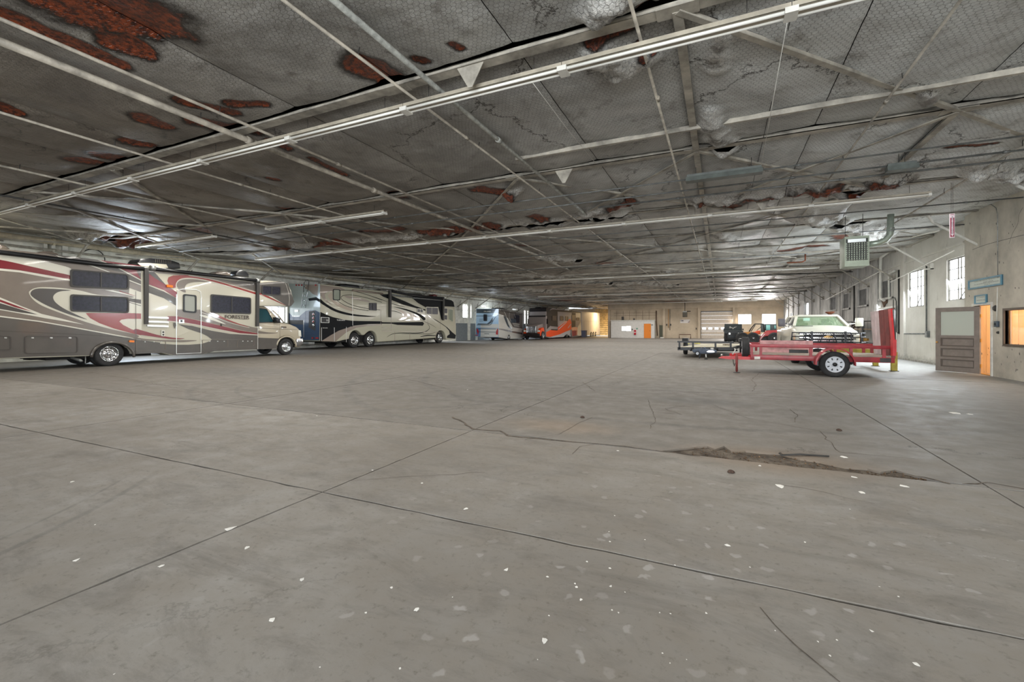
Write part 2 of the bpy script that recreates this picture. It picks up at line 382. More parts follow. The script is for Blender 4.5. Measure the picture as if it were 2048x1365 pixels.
# tyre marks: arcs
sp = g.N.new('ShaderNodeSeparateXYZ'); g.lk(P, sp.inputs[0])
fl = g.vm('MULTIPLY', P, (1, 1, 0)); tm = None
for (cx, cy, r, w, y0, y1) in ((-8.6, -1.2, 5.25, .035, .2, 2.5), (-8.6, -1.2, 5.05, .02, .2, 2.4), (-7.5, 9.3, 3.6, .06, 4.2, 8.2), (-7.7, 9.6, 4.6, .09, 3.9, 8), (-1, 14, 7.4, .12, 5, 12), (-1, 14, 9.2, .12, 5, 14)):
    d = g.math('ABSOLUTE', g.math('SUBTRACT', g.vm('DISTANCE', fl, (cx, cy, 0), 1), r))
    k = g.math('MULTIPLY', g.map(d, w*.4, w, 1, 0), g.math('MULTIPLY', g.map(sp.outputs[1], y0, y0+.5), g.map(sp.outputs[1], y1, y1-.5)))
    tm = k if tm is None else g.math('MAXIMUM', tm, k)
col = g.mix(g.math('MULTIPLY', tm, g.map(n2, .35, .65, .15, .6)), col, (.085, .08, .075))
# brown dirt round the broken joint, and dark oil patches
for (cx, cy, r, rgb, f) in ((.5, 5.3, 1.3, (.17, .125, .085), .8), (-2.0, 5.9, 1.1, (.2, .15, .105), .6), (-.4, 9.0, 1.2, (.09, .085, .078), .8), (-14, 9, 3.5, (.1, .095, .09), .7), (3.9, 14.5, 2.0, (.1, .095, .09), .5)):
    e = g.math('ADD', g.vm('LENGTH', g.vm('MULTIPLY', g.vm('SUBTRACT', fl, (cx, cy, 0)), (1/r, 1.9/r, 0)), out=1), g.math('MULTIPLY', n2, .9))
    col = g.mix(g.math('MULTIPLY', g.map(e, .75, 1.35, 1, 0), f), col, rgb)
# floor lightens towards the side by the office
col = g.mix(g.math('MULTIPLY', g.map(sp.outputs[0], 1.2, 5.2), .6), col, (.32, .32, .305))
g.lk(col, g.b.inputs['Base Color']); g.lk(g.map(n2, .3, .7, .5, .78), g.b.inputs['Roughness'])
g.bump(g.math('ADD', g.math('MULTIPLY', n3, .5), n2), .25, .006)
M_floor = g.m
g = NT('joint_dirt'); P = g.pos(); n = g.noise(P, 30, 6, .75)
g.lk(g.mix(g.map(g.noise(P, 4.5, 6, .75), .4, .6), g.mix(g.map(n, .3, .7), (.022, .017, .013), (.09, .065, .045)), g.mix(g.map(n, .3, .7), (.10, .08, .06), (.19, .155, .12))), g.b.inputs['Base Color']); g.b.inputs['Roughness'].default_value = .95; g.bump(n, .8, .02)
M_dirt = g.m
# ---------------------------------------------------------------- floor slabs with real joints
floor = holder('floor')
MB().span((-34, -17, -.2), (20, 79, -.022)).build('floor_base', M_dirt, floor)
rnd = random.Random(4)
XJ = [-28.17, -23.13, -18.09, -13.05, -8.01, -2.97, 2.07, 7.11, 12.15]
YJ = [-12, -8, -4, 0.2, 2.7, 5.15, 10.2, 15.2, 20.3, 25.3, 30.3, 35.4, 40.4, 45.5, 50.5, 55.5, 60.6, 65.6, 71, 78]
dam = [atZ(u, v) for u, v in ((1380, 896), (1395, 894), (1415, 893), (1430, 899), (1448, 893), (1462, 903), (1490, 902), (1520, 905), (1560, 908), (1600, 918), (1640, 924), (1690, 935), (1735, 938), (1760, 945), (1790, 940), (1830, 952), (1870, 962), (1905, 970), (1935, 975))]
for i in range(len(XJ)-1):
    for j in range(len(YJ)-1):
        gx = .006; gy = .007; x0, x1, y0, y1 = XJ[i]+gx, XJ[i+1]-gx, YJ[j]+gy, YJ[j+1]-gy
        near = YJ[j] < 11 and -14 < XJ[i] < 7
        pts = []
        def edge(a, b, n, amp):
            for k in range(n):
                t = k/n; p = Vector(a).lerp(Vector(b), t); d = (Vector(b)-Vector(a)).normalized(); q = abs(rnd.gauss(0, amp)) if k else 0
                pts.append((p.x-d.y*q, p.y+d.x*q))
        nn = 26 if near else 1
        if XJ[i] == -2.97 and YJ[j] == 5.15:
            pts += [(x0, y0), (-2.5, y0), (-2.2, y0+.02), (-1.6, y0), (-.6, y0+.01)]
            pts += [(p.x, max(p.y, y0+.02)) for p in dam if p.x < x1-.05]
            pts += [(x1-.02, y0)]
            edge((x1, y0+.01), (x1, y1), nn, .003); edge((x1, y1), (x0, y1), nn, .004); edge((x0, y1), (x0, y0+.01), nn, .004)
        else:
            edge((x0, y0), (x1, y0), nn, .006 if YJ[j] == 5.15 else .004); edge((x1, y0), (x1, y1), nn, .003); edge((x1, y1), (x0, y1), nn, .007 if YJ[j] < 3 else .004); edge((x0, y1), (x0, y0), nn, .003)
        dz = rnd.uniform(-.0025, .0025)
        MB().prism([(x, y, -.02) for x, y in pts], (0, 0, .02+dz)).build('slab', M_floor, floor)
def crack(px, w=.008, name='crack'):
    pts = [atZ(u, v, .0035) for u, v in px]; out = [pts[0]]
    for a, b in zip(pts, pts[1:]):
        n = max(1, int((b-a).length/.12)); s = (b-a).cross(Vector((0, 0, 1))).normalized()
        for k in range(1, n+1): out.append(a.lerp(b, k/n)+s*(rnd.gauss(0, .012) if k < n else 0))
    L, R = [], []
    for i, p in enumerate(out):
        d = (out[min(i+1, len(out)-1)]-out[max(i-1, 0)]).normalized(); s = d.cross(Vector((0, 0, 1)))*(w*rnd.uniform(.4, 1.1)*.5)
        L.append(p+s); R.append(p-s)
    n = len(out); MB().add(L+R, [(i, n+i, n+i+1, i+1) for i in range(n-1)]).build(name, M_dirt, floor)
for px, w in (([(905, 834), (930, 846), (945, 858), (960, 860), (1000, 862), (1015, 872), (1060, 876), (1120, 882)], .035), ([(1050, 880), (1120, 868), (1160, 845), (1185, 835)], .007),
    ([(1145, 908), (1160, 893), (1195, 888)], .008), ([(1120, 882), (1250, 893), (1400, 913)], .03), ([(1325, 826), (1365, 830), (1330, 818), (1370, 812)], .01),
    ([(1590, 845), (1595, 830), (1580, 818)], .012), ([(1505, 783), (1512, 770), (1503, 760), (1520, 745)], .014), ([(1165, 765), (1190, 782)], .014),
    ([(1425, 810), (1500, 838), (1640, 862), (1680, 905), (1830, 918)], .008), ([(1430, 762), (1560, 770)], .008), ([(700, 962), (790, 955), (970, 945)], .006),
    ([(1925, 968), (1975, 965), (2048, 978)], .02), ([(1560, 970), (1650, 985), (1750, 1008)], .005), ([(1520, 1215), (1590, 1290), (1680, 1365)], .006), ([(760, 750), (830, 762), (900, 779)], .012),
    ([(180, 745), (250, 757), (430, 790)], .012), ([(1560, 905), (1570, 913), (1660, 912)], .014), ([(1770, 945), (1850, 955), (1900, 968)], .03), ([(1300, 858), (1310, 840), (1296, 800)], .008)):
    crack(px, w)
rub = MB()
for k in range(260):                          # crumbled concrete in the broken strip: nobody could count it
    t = rnd.random()**.8*17; i = int(t); p = dam[min(i, 17)].lerp(dam[min(i+1, 18)], t-i); y = rnd.uniform(5.13, max(5.2, p.y)+.06); s = rnd.uniform(.004, .014)
    rub.box((p.x+rnd.gauss(0, .05), y, -.018+s*.5), (s, s*rnd.uniform(.6, 1.4), s*rnd.uniform(.4, .9)), Matrix.Rotation(rnd.random()*3, 3, 'Z') @ Matrix.Rotation(rnd.random(), 3, 'X'))
rub.build('broken_concrete_crumbs', mat('crumbs', (100, 80, 60), .95, var=.5, sc=40), floor, kind='stuff')
# ---------------------------------------------------------------- ceiling: sagging insulation batts behind chicken wire
BY = [-7.5, -3.2, 1.0, 5.2, 9.45, 13.8, 17.9, 21.9, 25.9, 29.8, 33.6, 37.5, 41.3, 45.2, 49, 52.9, 56.8, 60.7, 64.9, 69, 73.2, 77.5, 81]
NX = [-.42+3.85*k for k in range(-7, 3)]
BURN = [((150, 0), (270, 25), .34), ((235, 88), (272, 96), .13), ((0, 25), (240, 128), .10), ((375, 203), (460, 224), .11), ((465, 207), (525, 211), .08), ((283, 235), (325, 252), .12), ((405, 248), (455, 264), .17), ((475, 258), (512, 268), .1),
    ((145, 322), (185, 328), .13), ((210, 312), (245, 322), .18), ((262, 288), (296, 294), .12), ((722, 135), (775, 158), .17), ((0, 212), (34, 226), .08), ((540, 283), (572, 298), .08), ((622, 318), (690, 350), .06), ((1290, 18), (1322, 26), .06), ((1278, 88), (1284, 108), .03),
    ((1306, 88), (1310, 96), .035), ((830, 118), (850, 124), .05), ((540, 352), (550, 354), .06), ((905, 90), (920, 100), .04), ((575, 418), (590, 422), .12), ((960, 380), (1010, 384), .1), ((1410, 403), (1460, 410), .1), ((1462, 412), (1490, 398), .13), ((1498, 396), (1580, 388), .11), ((1585, 385), (1660, 374), .12), ((1738, 376), (1772, 364), .16),
    ((1230, 412), (1262, 400), .1), ((640, 487), (690, 480), .12), ((725, 464), (795, 458), .12), ((850, 462), (905, 456), .12), ((930, 458), (985, 450), .14), ((560, 492), (600, 493), .13), ((238, 480), (268, 488), .25), ((1070, 432), (1082, 436), .1), ((1040, 490), (1052, 492), .1),
    ((1085, 600), (1130, 602), .35), ((1205, 524), (1230, 528), .2), ((1690, 470), (1700, 474), .2), ((1330, 602), (1400, 606), .4), ((1500, 612), (1520, 616), .3), ((1570, 500), (1640, 492), .12), ((790, 388), (800, 396), .08), ((1900, 290), (1990, 284), .05), ((1180, 85), (1260, 60), .07), ((380, 455), (400, 462), .15), ((1610, 600), (1650, 612), .4)]
BW = [(atZ(*a, 4.85).xy, atZ(*b, 4.85).xy, r*(1.7 if a[1] > 350 else 1.15)) for a, b, r in BURN]
LUMP = [((1195, 8), (1240, 5), .22, .16), ((1190, 110), (1250, 130), .2, .12), ((1230, 140), (1290, 110), .14, .12), ((1020, 385), (1030, 380), .16, .2), ((1415, 225), (1450, 300), .16, .12), ((1410, 400), (1660, 376), .35, .16), ((540, 495), (1000, 452), .35, .15), ((1180, 425), (1260, 402), .3, .12), ((1700, 385), (1780, 360), .3, .2),
    ((1960, 335), (2048, 345), .3, .22), ((1760, 330), (1960, 310), .3, .1), ((1850, 180), (1860, 200), .1, .08), ((960, 455), (1240, 430), .4, .12), ((1080, 510), (1150, 520), .4, .15), ((1330, 540), (1400, 545), .5, .15), ((1040, 548), (1130, 552), .5, .15), ((1440, 470), (1470, 478), .25, .12), ((1260, 560), (1340, 570), .6, .2), ((1050, 575), (1200, 590), .6, .2), ((1150, 560), (1250, 566), .5, .2), ((1620, 430), (1760, 470), .5, .18), ((170, 470), (260, 490), .5, .3), ((1430, 130), (1440, 60), .12, .08)]
LW = [(atZ(a[0], a[1], 4.85).xy, atZ(b[0], b[1], 4.85).xy, r*1.15, h*1.35) for a, b, r, h in LUMP]
def segd(X, Y, a, b):
    dx, dy = b[0]-a[0], b[1]-a[1]; L2 = dx*dx+dy*dy+1e-9
    t = np.clip(((X-a[0])*dx+(Y-a[1])*dy)/L2, 0, 1); return np.hypot(X-a[0]-t*dx, Y-a[1]-t*dy)
def ceil_z(X, Y, x0, x1, y0, y1):
    fx, fy = (X-x0)/(x1-x0), (Y-y0)/(y1-y0)
    pil = np.clip(np.sin(PI*np.clip(fx, 0, 1)), 0, 1)**.4*np.clip(np.sin(PI*np.clip(fy, 0, 1)), 0, 1)**.35
    wx = X+.6*fbm(X*.8, Y*.8, 3, 9); wy = Y+.6*fbm(X*.8, Y*.8, 3, 19)
    amp = (.06+.04*np.clip((Y-12)/22, 0, 1))*np.clip((X+24)/4, .3, 1)
    z = HC-.03-.09*pil-amp*(fbm(wx*.7, wy*.55, 3, 3)-.35)*2*pil-.022*(fbm(X*4, Y*4, 3, 5)-.5)
    rid = np.abs(fbm(wx*3.1, wy*3.1, 3, 31)-.5)*2
    lm = np.zeros_like(X)
    for a, b, r, h in LW:
        d = segd(X, Y, a, b)+(fbm(X*3, Y*3, 3, 44)-.5)*r*1.5; lm = np.maximum(lm, np.clip(1.25-d/r, 0, 1)*h)
    right = np.clip((X-1.0)/5, 0, 1)*np.clip((Y-9)/4, 0, 1)
    lm = lm+right*.03*fbm(X*2.6, Y*2.6, 3, 61)
    rough = np.clip(lm*9, 0, 1)
    z = z-lm*(.45+1.0*(1-rid)*fbm(X*5, Y*5, 3, 71))
    burn = np.zeros_like(X)
    nb = (fbm(X*4.5, Y*4.5, 4, 81)-.5)
    for a, b, r in BW:
        d = segd(X, Y, a, b)+nb*r*(1.9 if a[1] > 8 else 1.1); burn = np.maximum(burn, np.clip(1.9-d/r, 0, 1.6)/1.6)
    z = z+.035*np.clip((burn-.35)*4, 0, 1)+.36*np.clip((-19.2-X)/6, 0, 1)
    return z, burn, rough
g = NT('insulation'); P = g.pos()
at = g.N.new('ShaderNodeAttribute'); at.attribute_name = 'burn'; at2 = g.N.new('ShaderNodeAttribute'); at2.attribute_name = 'rough'
q = g.vm('ADD', g.vm('SCALE', P), (600, 600, 0)); q.node.inputs[0].links[0].from_node.inputs['Scale'].default_value = 1/.066
wob = g.N.new('ShaderNodeTexNoise'); wob.inputs['Scale'].default_value = 3.5; g.lk(P, wob.inputs['Vector'])
q = g.vm('ADD', q, g.vm('SCALE', wob.outputs['Color'])); q.node.inputs[1].links[0].from_node.inputs['Scale'].default_value = 1.1
q = g.vm('MULTIPLY', q, (1, 1, 0))
R3 = (1, 1.7320508, 1); H3 = (.5, .8660254, 0)
a = g.vm('SUBTRACT', g.vm('MODULO', q, R3), H3); b = g.vm('SUBTRACT', g.vm('MODULO', g.vm('SUBTRACT', q, H3), R3), H3)
pick = g.math('LESS_THAN', g.vm('DOT_PRODUCT', a, a, 1), g.vm('DOT_PRODUCT', b, b, 1))
mx = g.N.new('ShaderNodeMix'); mx.data_type = 'VECTOR'; g.lk(pick, mx.inputs[0]); g.lk(b, mx.inputs[4]); g.lk(a, mx.inputs[5])
gv = g.vm('ABSOLUTE', mx.outputs[1]); sx = g.N.new('ShaderNodeSeparateXYZ'); g.lk(gv, sx.inputs[0])
hd = g.math('MAXIMUM', sx.outputs[0], g.vm('DOT_PRODUCT', gv, (.5, .8660254, 0), 1))
wire = g.map(hd, .445, .485)
n1 = g.noise(P, .7, 6, .7, .6); n2 = g.noise(P, 2.6, 6, .7); n3 = g.noise(P, 16, 5, .7)
xs = g.N.new('ShaderNodeSeparateXYZ'); g.lk(P, xs.inputs[0])
side = g.map(xs.outputs[0], -9, 4.5)  # paler to the right: window light put into the colour; browner dirt at left
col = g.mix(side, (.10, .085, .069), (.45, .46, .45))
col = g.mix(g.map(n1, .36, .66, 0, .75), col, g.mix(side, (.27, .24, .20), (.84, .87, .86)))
farm = g.math('MULTIPLY', g.map(xs.outputs[1], 20, 42), .7)  # far bays paler: missing upward light put into the colour
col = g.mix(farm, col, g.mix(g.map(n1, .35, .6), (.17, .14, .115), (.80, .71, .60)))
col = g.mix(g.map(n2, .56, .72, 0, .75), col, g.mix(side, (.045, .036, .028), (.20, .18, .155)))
col = g.mix(g.math('MULTIPLY', at2.outputs['Fac'], g.map(n3, .4, .6, .25, .9)), col, (.60, .58, .54))
col = g.mix(g.math('MULTIPLY', at2.outputs['Fac'], g.map(n2, .5, .62, 0, .8)), col, (.07, .058, .045))
ck = g.math('MULTIPLY', g.cracks(P, .42, .012, 1.3), g.map(g.noise(P, .9, 3, .5), .46, .54))
col = g.mix(g.math('MULTIPLY', ck, .9), col, (.02, .016, .012))
col = g.mix(g.math('MULTIPLY', wire, .55), col, (.05, .045, .04))
seam = g.math('ABSOLUTE', g.math('SUBTRACT', g.math('FRACT', g.math('DIVIDE', g.math('ADD', xs.outputs[0], 100.0), 1.283)), .5))
bf = g.math('ADD', at.outputs['Fac'], g.math('MULTIPLY', g.math('SUBTRACT', n3, .5), .35))
col = g.mix(g.map(bf, .03, .36), col, (.012, .008, .006))
col = g.mix(g.map(bf, .40, .52), col, g.mix(g.map(n3, .40, .6), (.03, .005, .002), (.23, .042, .009)))
g.lk(col, g.b.inputs['Base Color']); g.b.inputs['Roughness'].default_value = .42; g.b.inputs['Specular IOR Level'].default_value = .6
hgt = g.math('ADD', g.math('MULTIPLY', wire, -.35), g.math('ADD', g.math('MULTIPLY', n3, g.map(at2.outputs['Fac'], 0, 1, .45, 2.2)), g.math('MULTIPLY', n2, 1.8))); g.bump(hgt, .65, .03)
M_ins = g.m
ceiling = holder('ceiling')
MB().span((XL-.3, -8, HC+.45), (XR+.3, YB+.3, HC+.6)).build('roof_deck', mat('roof_deck', (30, 28, 26), .9), ceiling)
edges = [XL]+[x for x in NX if x > XL+1]+[XR]
for j in range(len(BY)-1):
    y0, y1 = BY[j], BY[j+1]
    nb = y1 < 22.5 and y0 > -4
    xs_ = []
    for a, b in zip(edges, edges[1:]):
        if nb and b-a > 2.5: xs_ += [(a, (a+b)/2), ((a+b)/2, b)]
        else: xs_.append((a, b))
    for (x0, x1) in xs_:
        step = .05 if (nb and y0 < 9.6 and x0 > -13 and y0 > 0) else (.07 if nb and x0 > -9 else (.12 if y0 < 34 else .2))
        if y0 < 0: step = .3
        nx = max(3, int((x1-x0)/step)); ny = max(3, int((y1-y0)/step))
        X, Y = np.meshgrid(np.linspace(x0+.006, x1-.006, nx), np.linspace(y0+.125, y1-.125, ny))
        z, bu, ro = ceil_z(X, Y, x0, x1, y0, y1)
        cx, cy = (x0+x1)/2, (y0+y1)/2
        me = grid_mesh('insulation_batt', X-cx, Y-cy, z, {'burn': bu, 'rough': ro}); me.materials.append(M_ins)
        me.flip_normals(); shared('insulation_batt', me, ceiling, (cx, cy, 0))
for y in BY[:-1]:
    m = MB(); z = HC-.13; XE = -21.; m.span((XE, y-.085, z), (XR, y+.085, z+.014)); m.span((XE, y-.012, z), (XR, y+.012, z+.1)); m.span((XE, y-.085, z), (XR, y-.078, z+.035)); m.bar((XL, y, z+.45), (XE+.05, y, z+.02), .14, .05)
    m.build('roof_beam', M_steel, ceiling)
    q = MB()
    for x in NX[2:]:
        q.prism([(x-.22, y-.1, z-.002), (x+.22, y-.1, z-.002), (x+.22, y+.1, z-.002), (x-.22, y+.1, z-.002)], (0, 0, -.01))
    q.build('joint_plates', M_steel, ceiling)
def brace(x0, y0, x1, y1, w=.075, z=HC-.155, m=None): MB().angle((x0, y0, z), (x1, y1, z), w, .045, .008).build('brace', m or M_steel, ceiling)
for j in range(3, len(BY)-2):
    y0, y1 = BY[j], BY[j+1]
    for i, x in enumerate(NX[:-1]):
        x2 = NX[i+1]
        if j == 3: on = (x > -1, False) if x > -5 else (x < -15, x < -12)
        elif j == 4: on = (True, True) if -5 < x < 3 else (i % 2 == 0, i % 2 == 1)
        else: on = ((i+j) % 2 == 0, (i+j) % 3 == 0)
        if on[0]: brace(x, y0, x2, y1)
        if on[1]: brace(x2, y0, x, y1, z=HC-.17)
    for i, x in enumerate(NX):
        if abs(x+.42) < .1 or (j >= 4 and (i*7+j*3) % 4 == 0) or (abs(x-3.43) < .1 and j == 4): brace(x, y0, x, y1, .11, HC-.15)
MB().span((-3.75, 8.26, HC-.2), (XR, 8.32, HC-.12)).build('purlin', M_steel, ceiling)
for y in (19.8, 24, 27.8, 31.8): MB().span((-20 if y > 22 else -12, y, HC-.2), (XR, y+.05, HC-.13)).build('purlin', M_steel, ceiling)
for u, v, t in ((918, 112, 5.2), (1130, 345, 9.45), (1545, 340, 13.8)):     # triangular gusset plates hung from the beams
    p = atZ(u, v, HC-.16); MB().prism([(p.x-.2, t-.06, HC-.13), (p.x+.2, t-.06, HC-.13), (p.x+.03, t-.06, HC-.42), (p.x-.03, t-.06, HC-.42)], (0, .012, 0)).build('gusset_plate', M_steel, ceiling)
# knee braces from the beams down to both side walls
for j in range(3, len(BY)-1):
    y = BY[j]
    m = MB(); a, b = Vector((XR-1.32, y, HC-.36)), Vector((XR-.03, y, 3.62)); m.tube([a, b], .035, 6); m.span((XR-.28, y-.05, 3.56), (XR+.02, y+.05, 3.6)); m.span((XR-.1, y-.05, 3.56), (XR, y+.05, 3.8)); m.bar((XR-1.32, y, HC-.38), (XR-1.45, y, HC-.12), .05, .05)
    m.build('knee_brace', M_white if j < 8 else M_steel, ceiling)
    m = MB(); a, b = Vector((XL+2.1, y, HC-.1)), Vector((XL+.1, y, 3.65)); m.tube([a, b], .055, 6); m.span((XL, y-.08, 3.3), (XL+.35, y+.08, 3.36)); m.bar((XL+.2, y, 3.4), (XL+.1, y+.8, HC-.5), .04, .04)
    m.build('knee_brace', M_steel, ceiling)
# ---------------------------------------------------------------- walls
g = NT('right_wall'); P = g.pos(); n1 = g.noise(P, .55, 6, .65); n2 = g.noise(P, 5, 6, .7); n3 = g.noise(g.mapping(P, (1, 1, .22)), 3.2, 7, .75); s3 = g.N.new('ShaderNodeSeparateXYZ'); g.lk(P, s3.inputs[0])
col = g.mix(g.map(n1, .3, .7), (.50, .475, .42), (.66, .64, .59))
far = g.map(s3.outputs[1], 24.5, 28)
col = g.mix(far, col, g.mix(g.map(n3, .32, .66), (.20, .195, .185), (.60, .585, .56)))
col = g.mix(g.map(n3, .60, .68, 0, .55), col, (.16, .14, .115))
col = g.mix(g.map(n2, .68, .74, 0, .7), col, (.10, .085, .07))
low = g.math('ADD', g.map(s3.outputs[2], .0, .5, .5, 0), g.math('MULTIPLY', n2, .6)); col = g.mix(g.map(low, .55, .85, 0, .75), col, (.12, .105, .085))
g.lk(col, g.b.inputs['Base Color']); g.b.inputs['Roughness'].default_value = .85; g.bump(g.math('ADD', n2, n3), .35, .02); M_wallR = g.m
M_wallO = mat('office_wall', (196, 190, 177), .85, var=.16, sc=1.3, bump=.15)
M_wallL = mat('left_wall', (236, 234, 224), .85, var=.16, sc=2.5, bump=.1)
M_wallF = mat('far_wall', (196, 180, 158), .85, var=.12, sc=.8)
M_sky = mat('window_glow', (255, 255, 255), 1., emit=((240, 247, 255), 2.2))
M_frame = mat('window_steel', (120, 116, 108), .6, var=.3)
def wall_with_holes(name, ax, c, t, a0, a1, z0, z1, holes, m):
    """slab of wall (plane ax = c, thickness t away from the room) with rectangular holes (a, b, za, zb)"""
    h = MB(); cuts = sorted({a0, a1} | {q for H in holes for q in H[:2]})
    for p, q in zip(cuts, cuts[1:]):
        zs = [z0]; hs = sorted([H for H in holes if H[0] <= p+1e-6 and H[1] >= q-1e-6], key=lambda H: H[2]); z = z0
        for H in hs:
            if H[2] > z+1e-6: (h.span((c, p, z), (c+t, q, H[2])) if ax == 'x' else h.span((p, c, z), (q, c+t, H[2])))
            z = H[3]
        if z < z1-1e-6: (h.span((c, p, z), (c+t, q, z1)) if ax == 'x' else h.span((p, c, z), (q, c+t, z1)))
    o = h.build(name, m); o['kind'] = 'structure'; return o
PR, PO, PL, PF = PX(XR, -1), PX(XO, -1), PX(XL, 1), PY(YF)
def yr(pl, u): return pl.p(u, 600).y
def zr(pl, u, v): return pl.p(u, v).z
w2 = (yr(PR, 1848), yr(PR, 1816), zr(PR, 1832, 614), zr(PR, 1832, 541))
w1 = (yr(PR, 1929), yr(PR, 1893), zr(PR, 1900, 602), zr(PR, 1900, 519)); w1 = (w1[0]-.5, w1[1], w1[2], w1[3])
dR = (yr(PR, 1794), yr(PR, 1752), 0, zr(PR, 1780, 617))
niche = [(yr(PR, b), yr(PR, a), zr(PR, (a+b)/2, vb), zr(PR, (a+b)/2, vt)) for a, b, vb, vt in ((1719, 1736, 611, 579), (1688, 1700, 617, 588), (1662, 1674, 620, 595), (1760, 1786, 596, 562))]
s1 = (yr(PR, 1617), yr(PR, 1610.5), zr(PR, 1614, 630), zr(PR, 1614, 606)); s2 = (yr(PR, 1586.5), yr(PR, 1581.5), zr(PR, 1584, 652), zr(PR, 1584, 626))
wall_with_holes('wall_right', 'x', XR, .45, yr(PO, 1929)-.1, 66, 0, HC, [w1, w2, dR, s1, s2], M_wallR)
wr = bpy.data.objects['wall_right']
n = 0
def window(pl, a, b, z0, z1, vert, horz, depth, sg, glow=True):
    global n; n += 1
    w = holder('window_%d' % n, (pl.c+sg*depth, (a+b)/2, z0)); x = pl.c+sg*depth; m = MB(); t = .035
    for p, q in (((x-.02, a, z0), (x+.02, a+t, z1)), ((x-.02, b-t, z0), (x+.02, b, z1)), ((x-.02, a, z0), (x+.02, b, z0+t)), ((x-.02, a, z1-t), (x+.02, b, z1))): m.span(p, q)
    m.build('frame', M_frame, w)
    for f in vert: y = a+(b-a)*f; MB().span((x-.015, y-.012, z0), (x+.015, y+.012, z1)).build('glazing_bar', M_frame, w)
    for f in horz: z = z0+(z1-z0)*f; MB().span((x-.012, a, z-.01), (x+.012, b, z+.01)).build('glazing_bar', M_frame, w)
    MB().span((x+sg*.03, a, z0), (x+sg*.036, b, z1)).build('glass_pane', M_sky, w); return w
window(PR, *w1, (.5, .62), (.25, .5, .75), .07, 1); window(PR, *w2, (.12, .3, .5), (.28, .55, .8), .07, 1)
window(PR, *s1, (), (), .07, 1); window(PR, *s2, (), (), .07, 1)
for w in (w1, w2):   # propped-open stay rods seen through the panes
    MB().bar((XR-.02, w[0]+(w[1]-w[0])*.15, w[2]+.35), (XR+.04, w[0]+(w[1]-w[0])*.52, w[2]+.02), .025, .012).build('window_stay', M_frame, wr)
for a, b, z0, z1 in niche:                   # blocked-up windows: pale surround and grey infill with a sloping sill
    m = MB(); m.span((XR-.01, a, z0), (XR-.004, b, z1)); m.build('blocked_window_panel', mat('infill', (92, 92, 92), .8, var=.3, sc=3), wr)
    m = MB(); t = .09
    for p, q in (((XR-.07, a-t, z0-t), (XR, a, z1+t)), ((XR-.07, b, z0-t), (XR, b+t, z1+t)), ((XR-.1, a-t, z0-t), (XR, b+t, z0))): m.span(p, q)
    m.build('blocked_window_surround', M_wallR, wr)
rnd = random.Random(8)
for k in range(12):                          # shallow pilasters and a ledge beam along the right wall
    y = 24.6+k*3.6; MB().span((XR-.09, y, 0), (XR, y+.4, HC)).build('pilaster', M_wallR, wr)
MB().span((XR-.05, 19.5, 4.12), (XR, 65, 4.2)).build('ledge', M_wallR, wr)
MB().span((XR-.06, 19.5, 0), (XR, dR[0]-.1, .09)).build('kerb', M_wallR, wr)
# dark doorway behind the ramp boards
d = holder('door_1', (XR, (dR[0]+dR[1])/2, 0)); m = MB(); z1 = dR[3]
for p, q in (((XR-.04, dR[0]-.09, 0), (XR+.02, dR[0], z1+.09)), ((XR-.04, dR[1], 0), (XR+.02, dR[1]+.09, z1+.09)), ((XR-.04, dR[0], z1), (XR+.02, dR[1], z1+.09))): m.span(p, q)
m.build('door_frame', M_white, d); MB().span((XR+.4, dR[0], 0), (XR+.44, dR[1], z1)).build('dark_passage', M_black, d)
# office wall with the open door and the viewing window
oy0, oy1 = -8., yr(PO, 1929)
od = (yr(PO, 1983), yr(PO, 1948), 0, zr(PO, 1965, 611)); ow = (yr(PO, 2110), yr(PO, 2010.5), zr(PO, 2030, 689.5), zr(PO, 2030, 620.5))
wo = wall_with_holes('wall_office', 'x', XO, .12, oy0, oy1, 0, HC, [od, ow], M_wallO)
MB().span((XO+.12, oy1-.1, 0), (XR, oy1, HC)).build('return_wall', M_wallO, wo)
# room behind the office wall: warm planked wall
M_plank = mat('varnished_plank', (226, 178, 122), .45, var=.22, sc=2, stretch=(1, 1, .12), coat=.2)
M_room = mat('office_plaster', (226, 190, 150), .8)
orm = holder('wall_inner_office', (8, oy1, 0))
MB().span((10.2, 13, 0), (10.3, oy1, HC)).build('back_wall', M_room, orm); MB().span((XO+.12, 12.9, 0), (10.3, 13, HC)).build('side_wall', M_room, orm)
MB().span((XO+.12, 13, 3.0), (10.3, oy1, 3.06)).build('office_ceiling', M_room, orm)
k = 0; y = od[1]+.02; x = XO+.14
while x < 9.6:
    MB().span((x, y, 0), (x+.135, y+.02, 3.0)).build('wall_plank', M_plank, orm); x += .14
MB().span((XO+.12, od[1]+.045, 0), (10.3, oy1-.1, 3.0)).build('plank_backing', mat('plank_dark', (120, 78, 40), .7), orm)
MB().span((XO+.5, 13.1, .75), (8.6, 15.8, .8)).build('counter_shelf', mat('pale_counter', (228, 214, 202), .5), orm)
MB().span((8.5, 13.3, .8), (8.9, 15.6, 1.5)).build('cabinet_front', mat('cabinet', (226, 186, 146), .5), orm)
dr = holder('door_2', (XO, od[1], 0)); m = MB(); z1 = od[3]; t = .07
for p, q in (((XO-.03, od[0]-t, 0), (XO+.12, od[0], z1+t)), ((XO-.03, od[1], 0), (XO+.12, od[1]+t, z1+t)), ((XO-.03, od[0], z1), (XO+.12, od[1], z1+t))): m.span(p, q)
m.build('door_frame', M_white, dr)
MB().span((XO, od[0], 0), (XO+.12, od[1], .025)).build('threshold', mat('brass', (200, 150, 80), .35, .6), dr)
